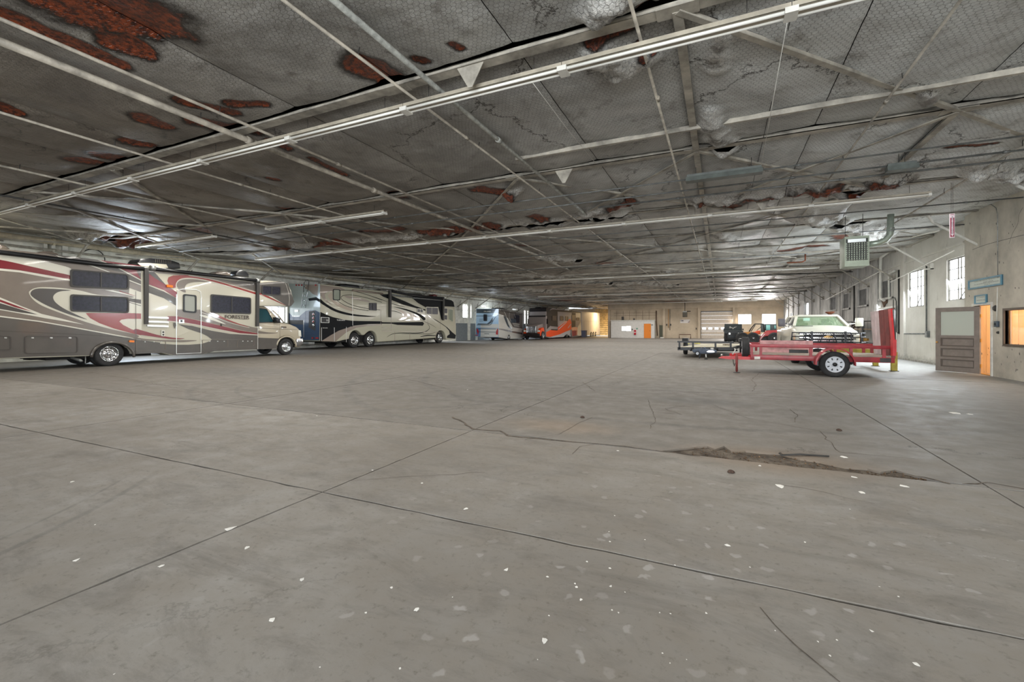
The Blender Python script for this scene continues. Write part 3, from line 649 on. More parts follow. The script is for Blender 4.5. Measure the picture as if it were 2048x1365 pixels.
# the open leaf: grey, glazed top, three raised panels below
pa, pb = atZ(1941.5, 749), atZ(1872.5, 742.5); pa.x = XO-.04
dv = (pb-pa).normalized(); L = (pb-pa).length; hh = od[3]-.03; nz = Vector((dv.y, -dv.x, 0))
if nz.dot(-pa) < 0: nz = -nz
M_leaf = mat('door_grey', (126, 117, 110), .55, var=.1)
def lf(s, z, d=0): return pa+dv*(s*L)+Vector((0, 0, z))+nz*d
def board(s0, s1, z0, z1, d0, d1): return MB().prism([lf(s0, z0, d0), lf(s1, z0, d0), lf(s1, z1, d0), lf(s0, z1, d0)], nz*(d1-d0))
m = MB()
for s0, s1, z0, z1 in ((0, .12, .02, hh), (.88, 1, .02, hh), (.12, .88, hh-.13, hh), (.12, .88, .02, .16), (.12, .88, hh*.53, hh*.57), (.12, .88, hh*.37, hh*.40), (.12, .88, hh*.2, hh*.235)):
    q = board(s0, s1, z0, z1, -.025, .03); m.add(q.v, q.f)
m.build('door_leaf', M_leaf, dr)
for z0, z1 in ((.16, hh*.2), (hh*.235, hh*.37), (hh*.40, hh*.53)): board(.12, .88, z0, z1, -.012, -.004).build('door_panel', M_leaf, dr); MB().ring([lf(.12, z0, .0), lf(.88, z0, .0), lf(.88, z1, .0), lf(.12, z1, .0)], [lf(.15, z0+.035, .0), lf(.85, z0+.035, .0), lf(.85, z1-.035, .0), lf(.15, z1-.035, .0)], nz*.012).build('panel_moulding', mat('door_moulding_shade', (92, 84, 78), .6), dr)  # mouldings darkened: groove shade put into their colour
board(.12, .88, hh*.57, hh-.13, .0, .012).build('glass_pane', mat('frosted_glass', (176, 182, 172), .25, spec=.6), dr)
for z in (.25, hh*.5, hh*.86): MB().bar(lf(-.012, z-.05, .01), lf(-.012, z+.05, .01), .03, .03, nz).build('hinge', mat('brass', (200, 150, 80)), dr)
k = MB(); k.tube([lf(.945, hh*.46, .02), lf(.945, hh*.46, .07)], .012, 8); k.lathe([(0, .05), (.022, .055), (.03, .07), (.022, .09), (0, .095)], lf(.945, hh*.46, 0), nz, 12); k.build('door_knob', mat('brass', (200, 150, 80)), dr)
# viewing window
wv = holder('window_9', (XO, ow[0], ow[2])); m = MB(); t = .06
for p, q in (((XO-.03, ow[0], ow[2]-t), (XO+.1, ow[1], ow[2])), ((XO-.03, ow[0], ow[3]), (XO+.1, ow[1], ow[3]+t)), ((XO-.03, ow[1], ow[2]-t), (XO+.1, ow[1]+t, ow[3]+t))): m.span(p, q)
m.build('frame', mat('dark_wood', (92, 76, 62), .5, var=.2), wv)
MB().span((XO+.05, ow[0], ow[2]), (XO+.056, ow[1], ow[3])).build('glass_pane', mat('clear_glass', (255, 255, 255), .02, trans=1., alpha=.18), wv)
# left wall
lw = [(yr(PL, 925.5), yr(PL, 943), zr(PL, 934, 636), zr(PL, 934, 609)), (yr(PL, 963), yr(PL, 976), zr(PL, 970, 615), zr(PL, 970, 611)), (yr(PL, 1025), yr(PL, 1035), zr(PL, 1030, 620.5), zr(PL, 1030, 618)), (yr(PL, 1048.5), yr(PL, 1056.5), zr(PL, 1052, 648), zr(PL, 1052, 621)), (10.4, 13.4, 2.2, 3.8), (18.6, 20.5, 1.7, 2.75)]
wl = wall_with_holes('wall_left', 'x', XL, -.4, -8, YB, 0, HC+.5, lw, M_wallL)
for w in lw: window(PL, *w, (.25, .5, .75) if w[1]-w[0] < 9 else (.5,), (.33, .66) if w[3]-w[2] > 1 else (), .25, -1)
MB().span((XL-.0, yr(PL, 912), 0), (XL+.06, yr(PL, 950), 1.9)).build('grey_dado', mat('dado', (132, 138, 142), .8, var=.12), wl)
MB().span((XL, 46, 0), (XL+.06, 76, 1.9)).build('grey_dado', mat('dado', (132, 138, 142)), wl)
for y in (28.5, 36, 43.5, 52, 60): MB().span((XL, y, 0), (XL+.14, y+.5, HC)).build('pilaster', M_wallL, wl)
for z in (3.9, 3.3): MB().span((XL, 0, z), (XL+.1, 76, z+.05)).build('ledge', M_wallL, wl)
# pilasters and stub ducts on the wall above the nearest motorhome
for a, b in ((83, 90), (98, 106), (120, 131)): MB().span((XL+.1, yr(PL, a), 3.6), (XL+.22, yr(PL, b), zr(PL, (a+b)/2, 487))).build('wall_rib', M_white, wl)
# far wall of the main hall and of the left recess
fx = lambda u: PF.p(u, 650).x
fz = lambda v, u=1330: PF.p(u, v).z
fw = [(fx(1476), fx(1503), fz(649, 1490), fz(628.5, 1490)), (fx(1523.5), fx(1552.5), fz(649, 1538), fz(628, 1538)), (fx(1402), fx(1465), 0, fz(624, 1433))]
wf = wall_with_holes('wall_far', 'y', YF, .3, fx(1221), XR+.45, 0, HC, fw, M_wallF)
MB().span((fx(1221), YF-.35, fz(618)), (XR, YF, HC)).build('header_beam', M_wallF, wf)
for a, b in ((1216.8, 1221.5), (1326, 1331), (1396, 1401), (1465.5, 1470)): MB().span((fx(a), YF-.3, 0), (fx(b), YF, HC)).build('pilaster', M_wallF, wf)
for z in (fz(631), fz(627, 1250)): MB().span((fx(1228), YF-.03, z), (fx(1312), YF, z+.03)).build('panel_joint', mat('joint_brown', (110, 92, 76)), wf)
for u in (1233, 1246, 1259, 1272, 1285, 1298, 1311): MB().span((fx(u), YF-.03, fz(641)), (fx(u)+.03, YF, fz(621))).build('panel_joint', mat('joint_brown', (110, 92, 76)), wf)
for a, b, z0, z1 in fw[:2]:
    n += 1; w = holder('window_%d' % n, ((a+b)/2, YF, z0)); m = MB()
    for p, q in (((a, YF+.1, z0), (b, YF+.14, z0+.05)), ((a, YF+.1, z1-.05), (b, YF+.14, z1)), ((a, YF+.1, z0), (a+.05, YF+.14, z1)), ((b-.05, YF+.1, z0), (b, YF+.14, z1))): m.span(p, q)
    m.build('frame', M_white, w); MB().span((a, YF+.15, z0), (b, YF+.16, z1)).build('glass_pane', M_sky, w)
# sectional garage door
gd = holder('door_3', ((fw[2][0]+fw[2][1])/2, YF, 0)); a, b, _, zt = fw[2]; ns = 7; M_gd = mat('garage_door', (204, 192, 178), .6, var=.08)
for i in range(ns):
    z0, z1 = zt*i/ns, zt*(i+1)/ns-.02
    MB().span((a, YF+.06, z0), (b, YF+.1, z1)).build('door_section', M_gd, gd)
    for j in range(5):
        xa = a+(b-a)*(j+.08)/5; xb = a+(b-a)*(j+.92)/5
        if i == 2:
            if j < 4 : MB().span((xa+.1, YF+.05, z0+.2), (xb-.1, YF+.062, z0+.42)).build('door_light', M_sky, gd)
        else: MB().span((xa, YF+.05, z0+.08), (xb, YF+.06, z1-.08)).build('pressed_panel', M_gd, gd)
MB().span((a-.05, YF-.03, zt), (b+.05, YF+.05, zt+.1)).build('door_rail', M_dark, gd); MB().span((a-.08, YF-.06, 0), (a, YF+.02, zt)).build('door_track', M_dark, gd)
# lower white office box with orange door, window and fluorescent glow, standing against the far wall
ob = holder('wall_white_booth', (fx(1260), YF, 0)); yb = YF-1.2; PB = PY(yb); bx = lambda u: PB.p(u, 650).x; bz = lambda v: PB.p(1270, v).z
MB().span((bx(1221.8), yb, 0), (bx(1309), YF-.3, bz(641.8))).build('booth_box', mat('booth_white', (208, 206, 202), .7, var=.06), ob)
MB().span((bx(1221.8)-.05, yb-.1, bz(641.8)), (bx(1309)+.05, YF-.3, bz(641.8)+.08)).build('booth_cap', M_white, ob)
od2 = holder('door_4', (bx(1295), yb, 0)); M_or = mat('orange_door', (222, 128, 34), .5)
MB().span((bx(1289), yb-.04, 0), (bx(1301), yb, bz(649))).build('door_leaf', M_or, od2); m = MB()
for p, q in (((bx(1288), yb-.05, 0), (bx(1289), yb, bz(648))), ((bx(1301), yb-.05, 0), (bx(1302), yb, bz(648))), ((bx(1288), yb-.05, bz(649)), (bx(1302), yb, bz(648)))): m.span(p, q)
m.build('door_frame', M_or, od2)
MB().lathe([(0, .0), (.04, .02), (.05, .06), (0, .08)], (bx(1299.6), yb-.12, 1.0), (0, 1, 0), 8).build('door_knob', M_chrome, od2)
wb = holder('window_20', (bx(1252), yb, 1)); MB().span((bx(1242.5), yb-.04, bz(663)), (bx(1262.5), yb, bz(652.2))).build('frame', M_white, wb)
MB().span((bx(1243.5), yb-.05, bz(662.3)), (bx(1252), yb-.04, bz(653))).build('glass_pane', mat('lit_pane', (235, 240, 240), .3, emit=((235, 245, 255), .5)), wb)
MB().span((bx(1252.6), yb-.05, bz(662.3)), (bx(1261.7), yb-.04, bz(653))).build('glass_pane', M_sky, wb)
# dark doorway right of the booth
d5 = holder('door_5', (fx(1321), YF-.05, 0)); MB().span((fx(1319.5), YF-.06, 0), (fx(1325.5), YF-.02, fz(651))).build('door_leaf', mat('olive_door', (82, 84, 66), .5), d5)
MB().span((fx(1318.8), YF-.08, 0), (fx(1319.5), YF-.02, fz(650))).build('door_frame', M_dark, d5)
# left recess: far end wall clad with boards, warm light
rec = holder('wall_recess', (-20, YB, 0)); MB().span((XL, YB, 0), (fx(1221), YB+.2, HC)).build('back_wall', M_wallF, rec)
MB().span((fx(1221), YF+.3, 0), (fx(1221)+.2, YB, HC)).build('side_wall', M_wallF, rec)
PBk = PY(YB); M_tim = mat('pale_timber', (222, 190, 130), .6, var=.3, sc=3)
x0, x1 = PBk.p(1190, 650).x, PBk.p(1222, 650).x
for i in range(13):
    MB().span((x0, YB-.12-.02*(i % 2), .05+i*.37), (x1, YB-.03, .05+i*.37+.32)).build('wall_board', M_tim, rec)
# wall behind the camera, with an opening added for the fill
wk = wall_with_holes('wall_rear', 'y', -8.3, .3, XL, XR+.4, 0, HC, [(-6.6, 6.8, 0, 4.6)], M_wallL)
for nm, a, b in (('baseboard_right', (XR-.02, 19.5, 0), (XR, 23.5, .12)),): pass
# ---------------------------------------------------------------- strip lights in rows
M_tray = mat('light_tray', (168, 160, 144), .5, var=.18, sc=4)
def strip_fixture(x0, x1, y, z, label, group):
    t = thing('strip_or_fill', ((x0+x1)/2, y, z), label, 'light', group)
    m = MB(); m.span((x0+.004, y-.075, z), (x1-.004, y+.075, z+.012)); m.span((x0+.004, y-.078, z), (x1-.004, y-.066, z+.05)); m.span((x0+.004, y+.066, z), (x1-.004, y+.078, z+.05)); m.span((x0+.004, y-.03, z-.03), (x1-.004, y+.03, z))
    m.build('tray', M_tray, t)
    for d in (-.048, .048): MB().tube([(x0+.05, y+d, z-.026), (x1-.05, y+d, z-.026)], .019, 8).build('lamp_tube', M_bulb, t)
    for x in (x0+.03, x1-.03): MB().span((x-.03, y-.085, z-.055), (x+.03, y+.085, z+.005)).build('end_clip', M_white, t)
    for x in (x0+.4, x1-.4): MB().tube([(x, y, z+.01), (x, y, HC-.1)], .004, 5).build('hanger', M_dark, t)
    return t
RN = ['nearest', 'second', 'third', '', 'fourth', '', 'fifth', 'sixth', 'farthest']
ORD = ['first', 'second', 'third', 'fourth', 'fifth', 'sixth', 'seventh', 'eighth', 'ninth', 'tenth', 'eleventh']
for i, (y, x0, x1) in enumerate(LIGHTROWS):
    if i in (3, 5): continue
    L = 2.44 if i < 3 else 3.66; x = x1; tmpl = None
    grp = 'strip lights of the %s row' % RN[i]; nf = 0
    while x-L >= x0-.1:
        if i == 1 and -16.6 < x-L < -13.6: x = -16.1; continue
        lab = 'white strip light, %s from the right end of the %s ceiling row' % (ORD[nf], RN[i]); nf += 1
        if tmpl is None: tmpl = strip_fixture(x-L, x, y, 4.60, lab, grp); tx = x
        else: clone(tmpl, (x-tx, 0, 0), lab)
        x -= L
# dark unlit box fixtures near the middle right
for (u0, v0, u1, v1), lb, nm in (((1371, 362, 1524, 350), 'long dark grey box fixture hung in front of the third light row', 'fixture_box'), ((1768, 349, 1841, 333), 'short dark grey box fixture by the white foam on the right', 'fixture_box')):
    p = atZ(u0, v0, 4.5); q = atZ(u1, v1, 4.5); y = (p.y+q.y)/2
    t = thing('box_fixture', ((p.x+q.x)/2, y, 4.5), lb, 'light'); M_bx = mat('fixture_grey', (96, 102, 98), .5, var=.2)
    MB().prism([(p.x, y-.1, 4.5), (p.x, y+.1, 4.5), (p.x, y+.07, 4.6), (p.x, y-.07, 4.6)], (q.x-p.x, 0, 0)).build('shade', M_bx, t)
    MB().span((p.x+.02, y-.03, 4.6), (q.x-.02, y+.03, 4.66)).build('ballast_tray', M_bx, t)
    for x in (p.x+.2, q.x-.2): MB().tube([(x, y, 4.65), (x, y, HC-.05)], .006, 5).build('hanger', M_dark, t)
# ---------------------------------------------------------------- pipes, rods and conduits under the ceiling
def pipe(pts, r, m, label, name='pipe', cat='pipe', hang=0, joints=0, group=None):
    t = thing(name, pts[0], label, cat, group); MB().tube(pts, r, 8 if r < .03 else 12).build('tube', m, t)
    a, b = Vector(pts[0]), Vector(pts[-1]); Ln = (b-a).length; k = 1.1
    while hang and k < Ln:
        p = a.lerp(b, k/Ln); MB().tube([p+Vector((-.02, 0, -r)), p+Vector((-.025, 0, .05)), p+Vector((0, 0, HC-.06-p.z))], .007, 5).build('hanger', M_dark, t); k += hang
    k = joints*.6
    while joints and k < Ln:
        p = a.lerp(b, k/Ln); d = (b-a).normalized(); MB().tube([p-d*.05, p+d*.05], r*1.35, 10).build('coupling', m, t); k += joints
    return t
zz = 4.74
pipe([(-7.15, -3, zz), (-7.15, 19, zz)], .024, M_pipe, 'thin pipe running beside the thick pipe on the left, over rusty foam', hang=3.2, joints=6.2)
pipe([(-7.65, -3, zz-.03), (-7.65, 22, zz-.02)], .048, M_pipe, 'thick beige pipe in the upper left, leftmost of the close pair', hang=3.2, joints=3.2)
pipe([(-10.25, -3, zz), (-10.25, 30, zz)], .022, M_pipe, 'thin pipe crossing the far upper left corner of the ceiling', hang=3.2, joints=6.2)
pipe([(-13.6, 0, zz), (-13.6, 30, zz)], .024, M_pipe, 'thin pipe over the middle of the nearest motorhome', hang=3.2, joints=6)
pipe([(-16.6, 0, zz), (-16.6, 34, zz)], .024, M_dark, 'dark thin pipe near the left wall over the motorhomes', hang=3.2, joints=6)
pipe([(-4.09, -3, zz), (-4.09, 60, zz)], .02, M_pipe, 'thin white pipe with clamps left of the stencilled pipe', hang=3.1, joints=6.2)
pipe([(-3.62, -3, zz), (-3.62, 14, zz)], .036, mat('pale_pipe', (178, 180, 174), .5, var=.35, sc=9), 'thicker pale pipe with black stencil marks, top centre', hang=0, joints=6.4)
pipe([(-.85, -3, zz), (-.83, 30, zz), (-.7, 62, zz)], .02, M_pipe, 'thin pipe running through the middle of the ceiling to the far wall', hang=3.1, joints=6.2)
pipe([(2.26, -3, zz), (2.24, 28, zz)], .018, M_steel, 'slim steel rod with dark couplings, right side of ceiling', 'tie_rod', 'rod', hang=3.2, joints=4.4)
pipe([(5.1, 4, zz), (5.1, 45, zz)], .02, M_steel, 'slim pipe nearest the office wall', hang=3.2)
pipe([(.72, -2, HC-.1), (.72, 22, HC-.14)], .006, M_dark, 'hair-thin wire stretched beside the slim steel rod', 'thin_wire', 'wire')
a, b = atZ(1050, 145, 4.84), atZ(1190, 325, 4.8); pipe([a, a.lerp(b, .5)+Vector((0, 0, -.04)), b], .004, M_white, 'loose white wire sagging between the first two beams', 'thin_wire', 'wire')
a, b = atZ(1575, 40, 4.8), atZ(1520, 345, 4.7); pipe([a, b], .005, M_white, 'pale cord slanting down to the long box fixture', 'loose_cord', 'cord')
for y, x0, x1, r, lb in ((10.62, -21, 7.2, .017, 'dark conduit crossing the hall just beyond the second beam'), (11.45, -21, 7.2, .02, 'dark conduit crossing the hall through the long box fixture'), (12.05, -3, 7.2, .022, 'pale conduit behind the box fixtures on the right'),
    (15.6, -20, 6.9, .017, 'conduit crossing the hall beyond the third light row'), (18.9, -20, 7.2, .02, 'conduit crossing behind the green heater'), (23.3, -18, 3.5, .022, 'conduit ending in a hook left of the heater'), (32, -18, 7, .024, 'conduit high over the parked pickup truck'), (47, -17, 7, .03, 'distant conduit crossing before the far wall')):
    pipe([(x0, y, 4.635), (x1, y, 4.635)], r, M_conduit, lb, 'conduit', 'conduit', joints=3.4)
# rusty drop pipes / hook by the heater
p = Vector((3.4, 23.3, 4.61)); pipe([p, p+Vector((0, 0, -.28)), p+Vector((-.12, 0, -.34)), p+Vector((-.7, 0, -.34))], .03, M_rust, 'short rusty drop pipe bent left of the heater', 'drop_pipe', 'pipe')
# big beige pipes along the top of the left wall
for z, r, lb in ((4.98, .12, 'big beige duct pipe along the top of the left wall'), (4.62, .05, 'thinner pipe just below the big beige duct on the left wall'), (5.2, .04, 'dark thin pipe above the big beige duct')):
    pipe([(XL+.35, 1, z), (XL+.35, 79, z)], r, mat('beige_duct', (206, 194, 170), .6, var=.15) if r > .1 else M_steel, lb, 'wall_pipe', joints=5)
# cable loop on the left wall above the motorhome
c0 = PL.p(181, 520, .12); pts = [PL.p(181+26*math.cos(t), 522-23*math.sin(t), .12) for t in [PI*k/14 for k in range(15)]]
pipe(pts, .02, M_black, 'black cable arching on the wall above the nearest motorhome', 'cable_loop', 'cable')
# right wall pipework
def onR(u, v, d=.06): return PR.p(u, v, d)
a, b = onR(1768, 515, .12), onR(1768, 597, .12); pipe([a+Vector((-.1, -6.5, .62)), a, b, b+Vector((-.02, -.5, -.12))], .07, M_white, 'fat white vent pipe dropping down the right wall above the ramp', 'vent_pipe')
a, b = onR(1783.5, 548, .1), onR(1783.5, 598, .1); pipe([a+Vector((0, -.7, .05)), a, b], .045, M_white, 'thinner white pipe beside the fat vent pipe', 'vent_pipe')
for u, v0, v1, r, m, lb in ((1801, 540, 668, .035, M_dark, 'dark vertical pipe left of the two bright windows'), (1857, 530, 670, .028, M_conduit, 'grey vertical conduit between the two bright windows'), (1711, 572, 650, .05, M_dark, 'dark vertical drain pipe behind the truck mirror'),
    (1684, 570, 655, .05, M_dark, 'dark vertical drain pipe behind the truck cab'), (1790, 600, 665, .02, M_conduit, 'thin pipe framing the dark doorway')):
    pipe([onR(u, v0), onR(u, v1)], r, m, lb, 'wall_pipe')
pipe([onR(1780, 598), onR(1793, 596), onR(1796, 603), onR(1796, 664), onR(1801, 668), onR(1858, 668)], .022, M_conduit, 'thin conduit bending round the doorway and along the wall to the junction box', 'wall_conduit', 'conduit')
t = thing('junction_box', onR(1858, 669), 'small grey junction box low on the right wall', 'box'); q = onR(1858, 669); MB().span(q-Vector((.03, .09, .12)), q+Vector((.06, .09, .12))).build('box_body', M_conduit, t); MB().span(q-Vector((.04, .08, .1)), q-Vector((.03, -.08, -.1))).build('cover', M_gal, t)
for (u0, v0, u1, v1), lb in (((1660, 600, 1776, 541), 'long thin pipe along the wall below the knee braces'), ((1795, 564, 1928, 500), 'white pipe running over the two bright windows')):
    pipe([onR(u0, v0, .25), onR(u1, v1, .25)], .022, M_white, lb, 'wall_pipe')
pipe([onR(1853, 474, .6), onR(1925, 458, .6)], .03, M_white, 'short white strip pipe below the red arrow sign', 'wall_pipe')
q = onR(1771, 603, .02); m = MB()
m.prism([q+Vector((0, dy, dz)) for dy, dz in ((-.4, .1), (.0, .18), (.45, .06), (.25, -.12), (.1, -.3), (-.1, -.15), (-.35, -.1))], (-.03, 0, 0)); m.build('rust_stain_patch', mat('rust_brown', (96, 70, 52), .9, var=.5, sc=9), wr)
# ---------------------------------------------------------------- the green unit heater
hx, hy, z0, z1 = 3.9, 16.6, 0, 0
PH = PY(hy); A, B = PH.p(1689, 534), PH.p(1738, 471)
t = thing('unit_heater', (A.x, hy, A.z), 'grey-green unit heater with louvred front hung from the ceiling', 'heater')
M_heat = mat('heater_green', (150, 162, 146), .45, var=.08)
mb = MB(); mb.span((A.x, hy, A.z), (B.x, hy+.62, B.z)); mb.build('cabinet', M_heat, t, bevel=.02)
w_, h_ = B.x-A.x, B.z-A.z
MB().ring([(A.x, hy, A.z), (B.x, hy, A.z), (B.x, hy, B.z), (A.x, hy, B.z)], [(A.x+.05*w_, hy, A.z+.19*h_), (A.x+.95*w_, hy, A.z+.19*h_), (A.x+.95*w_, hy, B.z-.08*h_), (A.x+.05*w_, hy, B.z-.08*h_)], (0, -.03, 0)).build('front_frame', M_heat, t)
MB().span((A.x+.05*w_, hy-.012, A.z+.19*h_), (B.x-.05*w_, hy-.006, B.z-.08*h_)).build('dark_core', mat('heater_core', (38, 46, 42), .6), t)
MB().span((A.x+.13*w_, hy-.02, B.z-.2*h_), (B.x-.13*w_, hy-.013, B.z-.09*h_)).build('top_baffle', mat('baffle', (196, 204, 208), .3, .5), t)
for k in range(9): x = A.x+w_*(.08+.84*k/8); MB().span((x-.012, hy-.035, A.z+.19*h_), (x+.012, hy-.012, B.z-.21*h_)).build('vertical_louvre', M_heat, t)
for k in range(9): z = A.z+h_*(.21+.57*k/8); MB().bar((A.x+.05*w_, hy-.035, z), (B.x-.05*w_, hy-.035, z), .05, .008, (0, .5, 1)).build('horizontal_louvre', M_gal, t)
for x in (A.x+.08, B.x-.08): MB().tube([(x, hy+.3, B.z), (x, hy+.3, HC-.05)], .008, 6).build('hanger_rod', M_dark, t)
# flue duct
t = thing('flue_duct', (B.x, hy+.3, B.z-.3), 'galvanised flue duct elbowing up from the heater to the roof', 'duct')
z = PH.p(1745, 486).z; x2 = PH.p(1780, 486).x
MB().tube([(B.x+.012, hy+.3, z), (x2-.2, hy+.3, z+.03), (x2-.03, hy+.3, z+.1), (x2+.08, hy+.3, z+.25), (x2+.1, hy+.3, HC-.2)], .085, 16).build('duct', mat('duct', (166, 178, 166), .35, .5, var=.12), t)
for z_ in (z+.35, z+.42): MB().lathe([(.085, 0), (.095, .01), (.095, .03), (.085, .04)], (x2+.1, hy+.3, z_), (0, 0, 1), 16).build('duct_seam', M_gal, t)
# ---------------------------------------------------------------- signs
M_red = mat('sign_red', (150, 34, 62), .5); M_pk = mat('sign_white', (232, 214, 222), .5); M_ink = mat('ink', (60, 60, 84), .6)
ys = 14.2; PS = PY(ys); c = lambda u, v: PS.p(u, v)
t = thing('extinguisher_sign', c(1904, 451), 'tall narrow red and white EXTINGUISHER arrow sign hung near right wall', 'sign')
a, b = c(1899.5, 476), c(1909.5, 427); MB().span(a, (b.x, ys+.02, b.z)).build('sign_board', M_pk, t)
w_ = b.x-a.x; MB().span((a.x+.1*w_, ys-.004, a.z+.02), (b.x-.1*w_, ys-.001, b.z-.1)).build('red_field', M_red, t)
xc = (a.x+b.x)/2; MB().poly([(xc-.16*w_-.0, ys-.006, b.z-.09), (xc-.2*w_, ys-.006, a.z+.09), (xc-.34*w_, ys-.006, a.z+.09), (xc, ys-.006, a.z+.03), (xc+.34*w_, ys-.006, a.z+.09), (xc+.2*w_, ys-.006, a.z+.09), (xc+.16*w_, ys-.006, b.z-.09)]).build('white_arrow', M_pk, t)
for k, ch in enumerate('EXTINGUISHER'): text(PS, ch, 1904.5, 434.5+k*2.95, 2.4, M_ink, t, d=.008, bold=.02)
text(PS, 'FIRE', 1904.5, 429.4, 1.9, M_red, t, d=.004, bold=.02, wpx=7)
for x in (a.x+.03, b.x-.03): MB().tube([(x, ys+.01, b.z), (x, ys+.01, HC-.1)], .003, 5).build('hanging_wire', M_dark, t)
M_blue = mat('blue_frame', (92, 140, 160), .5, var=.15); M_paper = mat('sign_paper', (196, 204, 196), .6); M_txt = mat('sign_text', (92, 92, 88), .7)
def framed(name, u0, v0, u1, v1, t_, lab, lines, hp):
    q = [PO.p(u0, v0), PO.p(u1, v0), PO.p(u1, v1), PO.p(u0, v1)]; ya, yb_ = q[0].y, q[1].y; za, zb_ = PO.p((u0+u1)/2, v0).z, PO.p((u0+u1)/2, v1).z
    t = thing(name, (XO, (ya+yb_)/2, zb_), lab, 'sign')
    MB().span((XO-.02, ya, za), (XO-.01, yb_, zb_)).build('sign_paper', M_paper, t)
    O = [(XO-.001, ya, za), (XO-.001, yb_, za), (XO-.001, yb_, zb_), (XO-.001, ya, zb_)]; J = [(XO-.001, ya-t_, za-t_), (XO-.001, yb_+t_, za-t_), (XO-.001, yb_+t_, zb_+t_), (XO-.001, ya-t_, zb_+t_)]
    MB().ring(O, J, (-.045, 0, 0)).build('frame', M_blue, t)
    for s, u, v, w in lines: text(PO, s, u, v, hp, M_txt, t, d=.021, wpx=w, bold=.01)
framed('requisition_sign', 1939.5, 555.5, 2006.5, 575, .045, 'long blue-framed notice board above the open office door', [('TOOL MATERIAL REQUISITION', 1975, 560.2, 52), ('AND ISSUE', 1978, 563.2, 20), ('AUTHORIZED PERSONNEL', 1974, 566.2, 50), ('ONLY', 1976, 568.8, 12)], 1.7)
framed('authorized_sign', 1952, 590, 1975.5, 608, .03, 'small blue-framed notice directly over the office door frame', [('AUTHORIZED', 1963.5, 594.8, 15), ('PERSONNEL ONLY', 1964, 600.6, 18)], 1.5)
pipe([PO.p(1932, 412, .03), PO.p(1985, 409, .03), PO.p(1995, 416, .03), PO.p(1998, 430, .03), PO.p(1998.5, 555, .03)], .01, M_gal, 'thin conduit dropping down the office wall behind the blue notice', 'wall_conduit', 'conduit')
pipe([PO.p(1998, 575, .03), PO.p(1996, 645, .03)], .012, M_white, 'white conduit from the blue notice down to the switch box', 'wall_conduit', 'conduit')
q = PO.p(1996, 648.5); t = thing('switch_box', q, 'small dark switch box on the office wall by the door', 'switch'); MB().span((XO-.06, q.y-.08, q.z-.08), (XO, q.y+.08, q.z+.08)).build('box_body', mat('slate', (58, 70, 82), .5), t, bevel=.01); MB().span((XO-.075, q.y-.02, q.z-.03), (XO-.06, q.y+.02, q.z+.03)).build('toggle', M_black, t)
q = PO.p(1990.5, 650); t = thing('light_switch', q, 'white light switch plate between door and dark switch box', 'switch'); MB().span((XO-.012, q.y-.06, q.z-.09), (XO, q.y+.06, q.z+.09)).build('cover_plate', M_white, t, bevel=.004); MB().span((XO-.03, q.y-.012, q.z-.03), (XO-.012, q.y+.012, q.z+.03)).build('toggle', M_white, t)
for (u, v, w, h), lb in (((1990.5, 617, .09, .09), 'round dark bracket on office wall above the switches'), ((1997, 665.5, .04, .04), 'small black hook on the office wall below the switch'),):
    q = PO.p(u, v); t = MB().lathe([(0, -.04), (w*.6, -.04), (w, 0)], q, (1, 0, 0), 12).build('wall_bracket', M_dark); t.location = (0, 0, 0); tag(t, lb, 'bracket')
# wear marks in the plaster: short dark chips
chips = MB(); rnd = random.Random(3)
for k in range(46):
    u = rnd.uniform(1935, 2046); v = rnd.choice([rnd.uniform(440, 600), rnd.uniform(690, 745)]); q = PO.p(u, v, .002); s = rnd.uniform(.006, .022)
    chips.add([q+Vector((0, -s, -s*2*rnd.random())), q+Vector((0, s*.4, -s)), q+Vector((0, s, s*1.5)), q+Vector((0, -s*.5, s*2))], [(0, 1, 2, 3)])
chips.build('plaster_chips', M_dark, wo, kind='stuff')
def wcrack(px): ribbon(PO, px, .012, .8, M_dark, wo, name='wall_crack', n=3)
wcrack([(2046, 415), (2038, 430), (2036, 447), (2028, 462), (2024, 470), (2018, 488)])
wcrack([(1945, 500), (1960, 494), (1985, 486), (2048, 470)]); wcrack([(1960, 470), (1961, 478), (1960, 494)])
# ---------------------------------------------------------------- flakes of white paint on the floor
M_flake = mat('paint_flake', (226, 224, 218), .8, var=.08)
FL = [(145, 964, 8), (459, 1058, 20), (494, 1096, 11), (322, 1133, 9), (604, 1160, 11), (545, 1240, 14), (152, 1121, 12), (932, 1018, 9), (833, 1220, 10), (783, 1176, 7), (732, 1226, 6), (1012, 1140, 11), (1089, 1282, 14), (800, 1338, 5), (1174, 1124, 5), (1220, 1137, 6), (1221, 1173, 7), (1162, 1200, 7), (1153, 1175, 6), (1150, 1168, 5),
    (1095, 1154, 6), (1229, 1032, 4), (1218, 1064, 3), (1220, 1084, 4), (1350, 1131, 4), (1325, 1307, 4), (1373, 1320, 3), (1340, 1327, 3), (1224, 1221, 4), (1098, 1232, 4), (1341, 1228, 4), (1319, 1226, 4), (1237, 1226, 4), (844, 967, 5), (745, 941, 5), (1236, 902, 6), (1519, 932, 8), (1560, 973, 18), (1724, 986, 11), (1708, 955, 10), (1455, 1091, 11), (1412, 1227, 6),
    (1610, 1085, 5), (1688, 915, 12), (1808, 973, 14), (1833, 1329, 12), (1743, 1263, 8), (1660, 1312, 5), (1797, 1194, 4), (1759, 1174, 3), (1700, 1019, 3), (1550, 1262, 4), (1636, 1284, 4), (1674, 1281, 4), (190, 1050, 4), (640, 1335, 4), (228, 1349, 4), (935, 780, 4), (1910, 827, 18), (1940, 829, 10), (634, 832, 4), (1075, 1320, 3), (905, 1195, 3), (1290, 1080, 3), (1250, 1185, 3), (1500, 1135, 4)]
shp = []
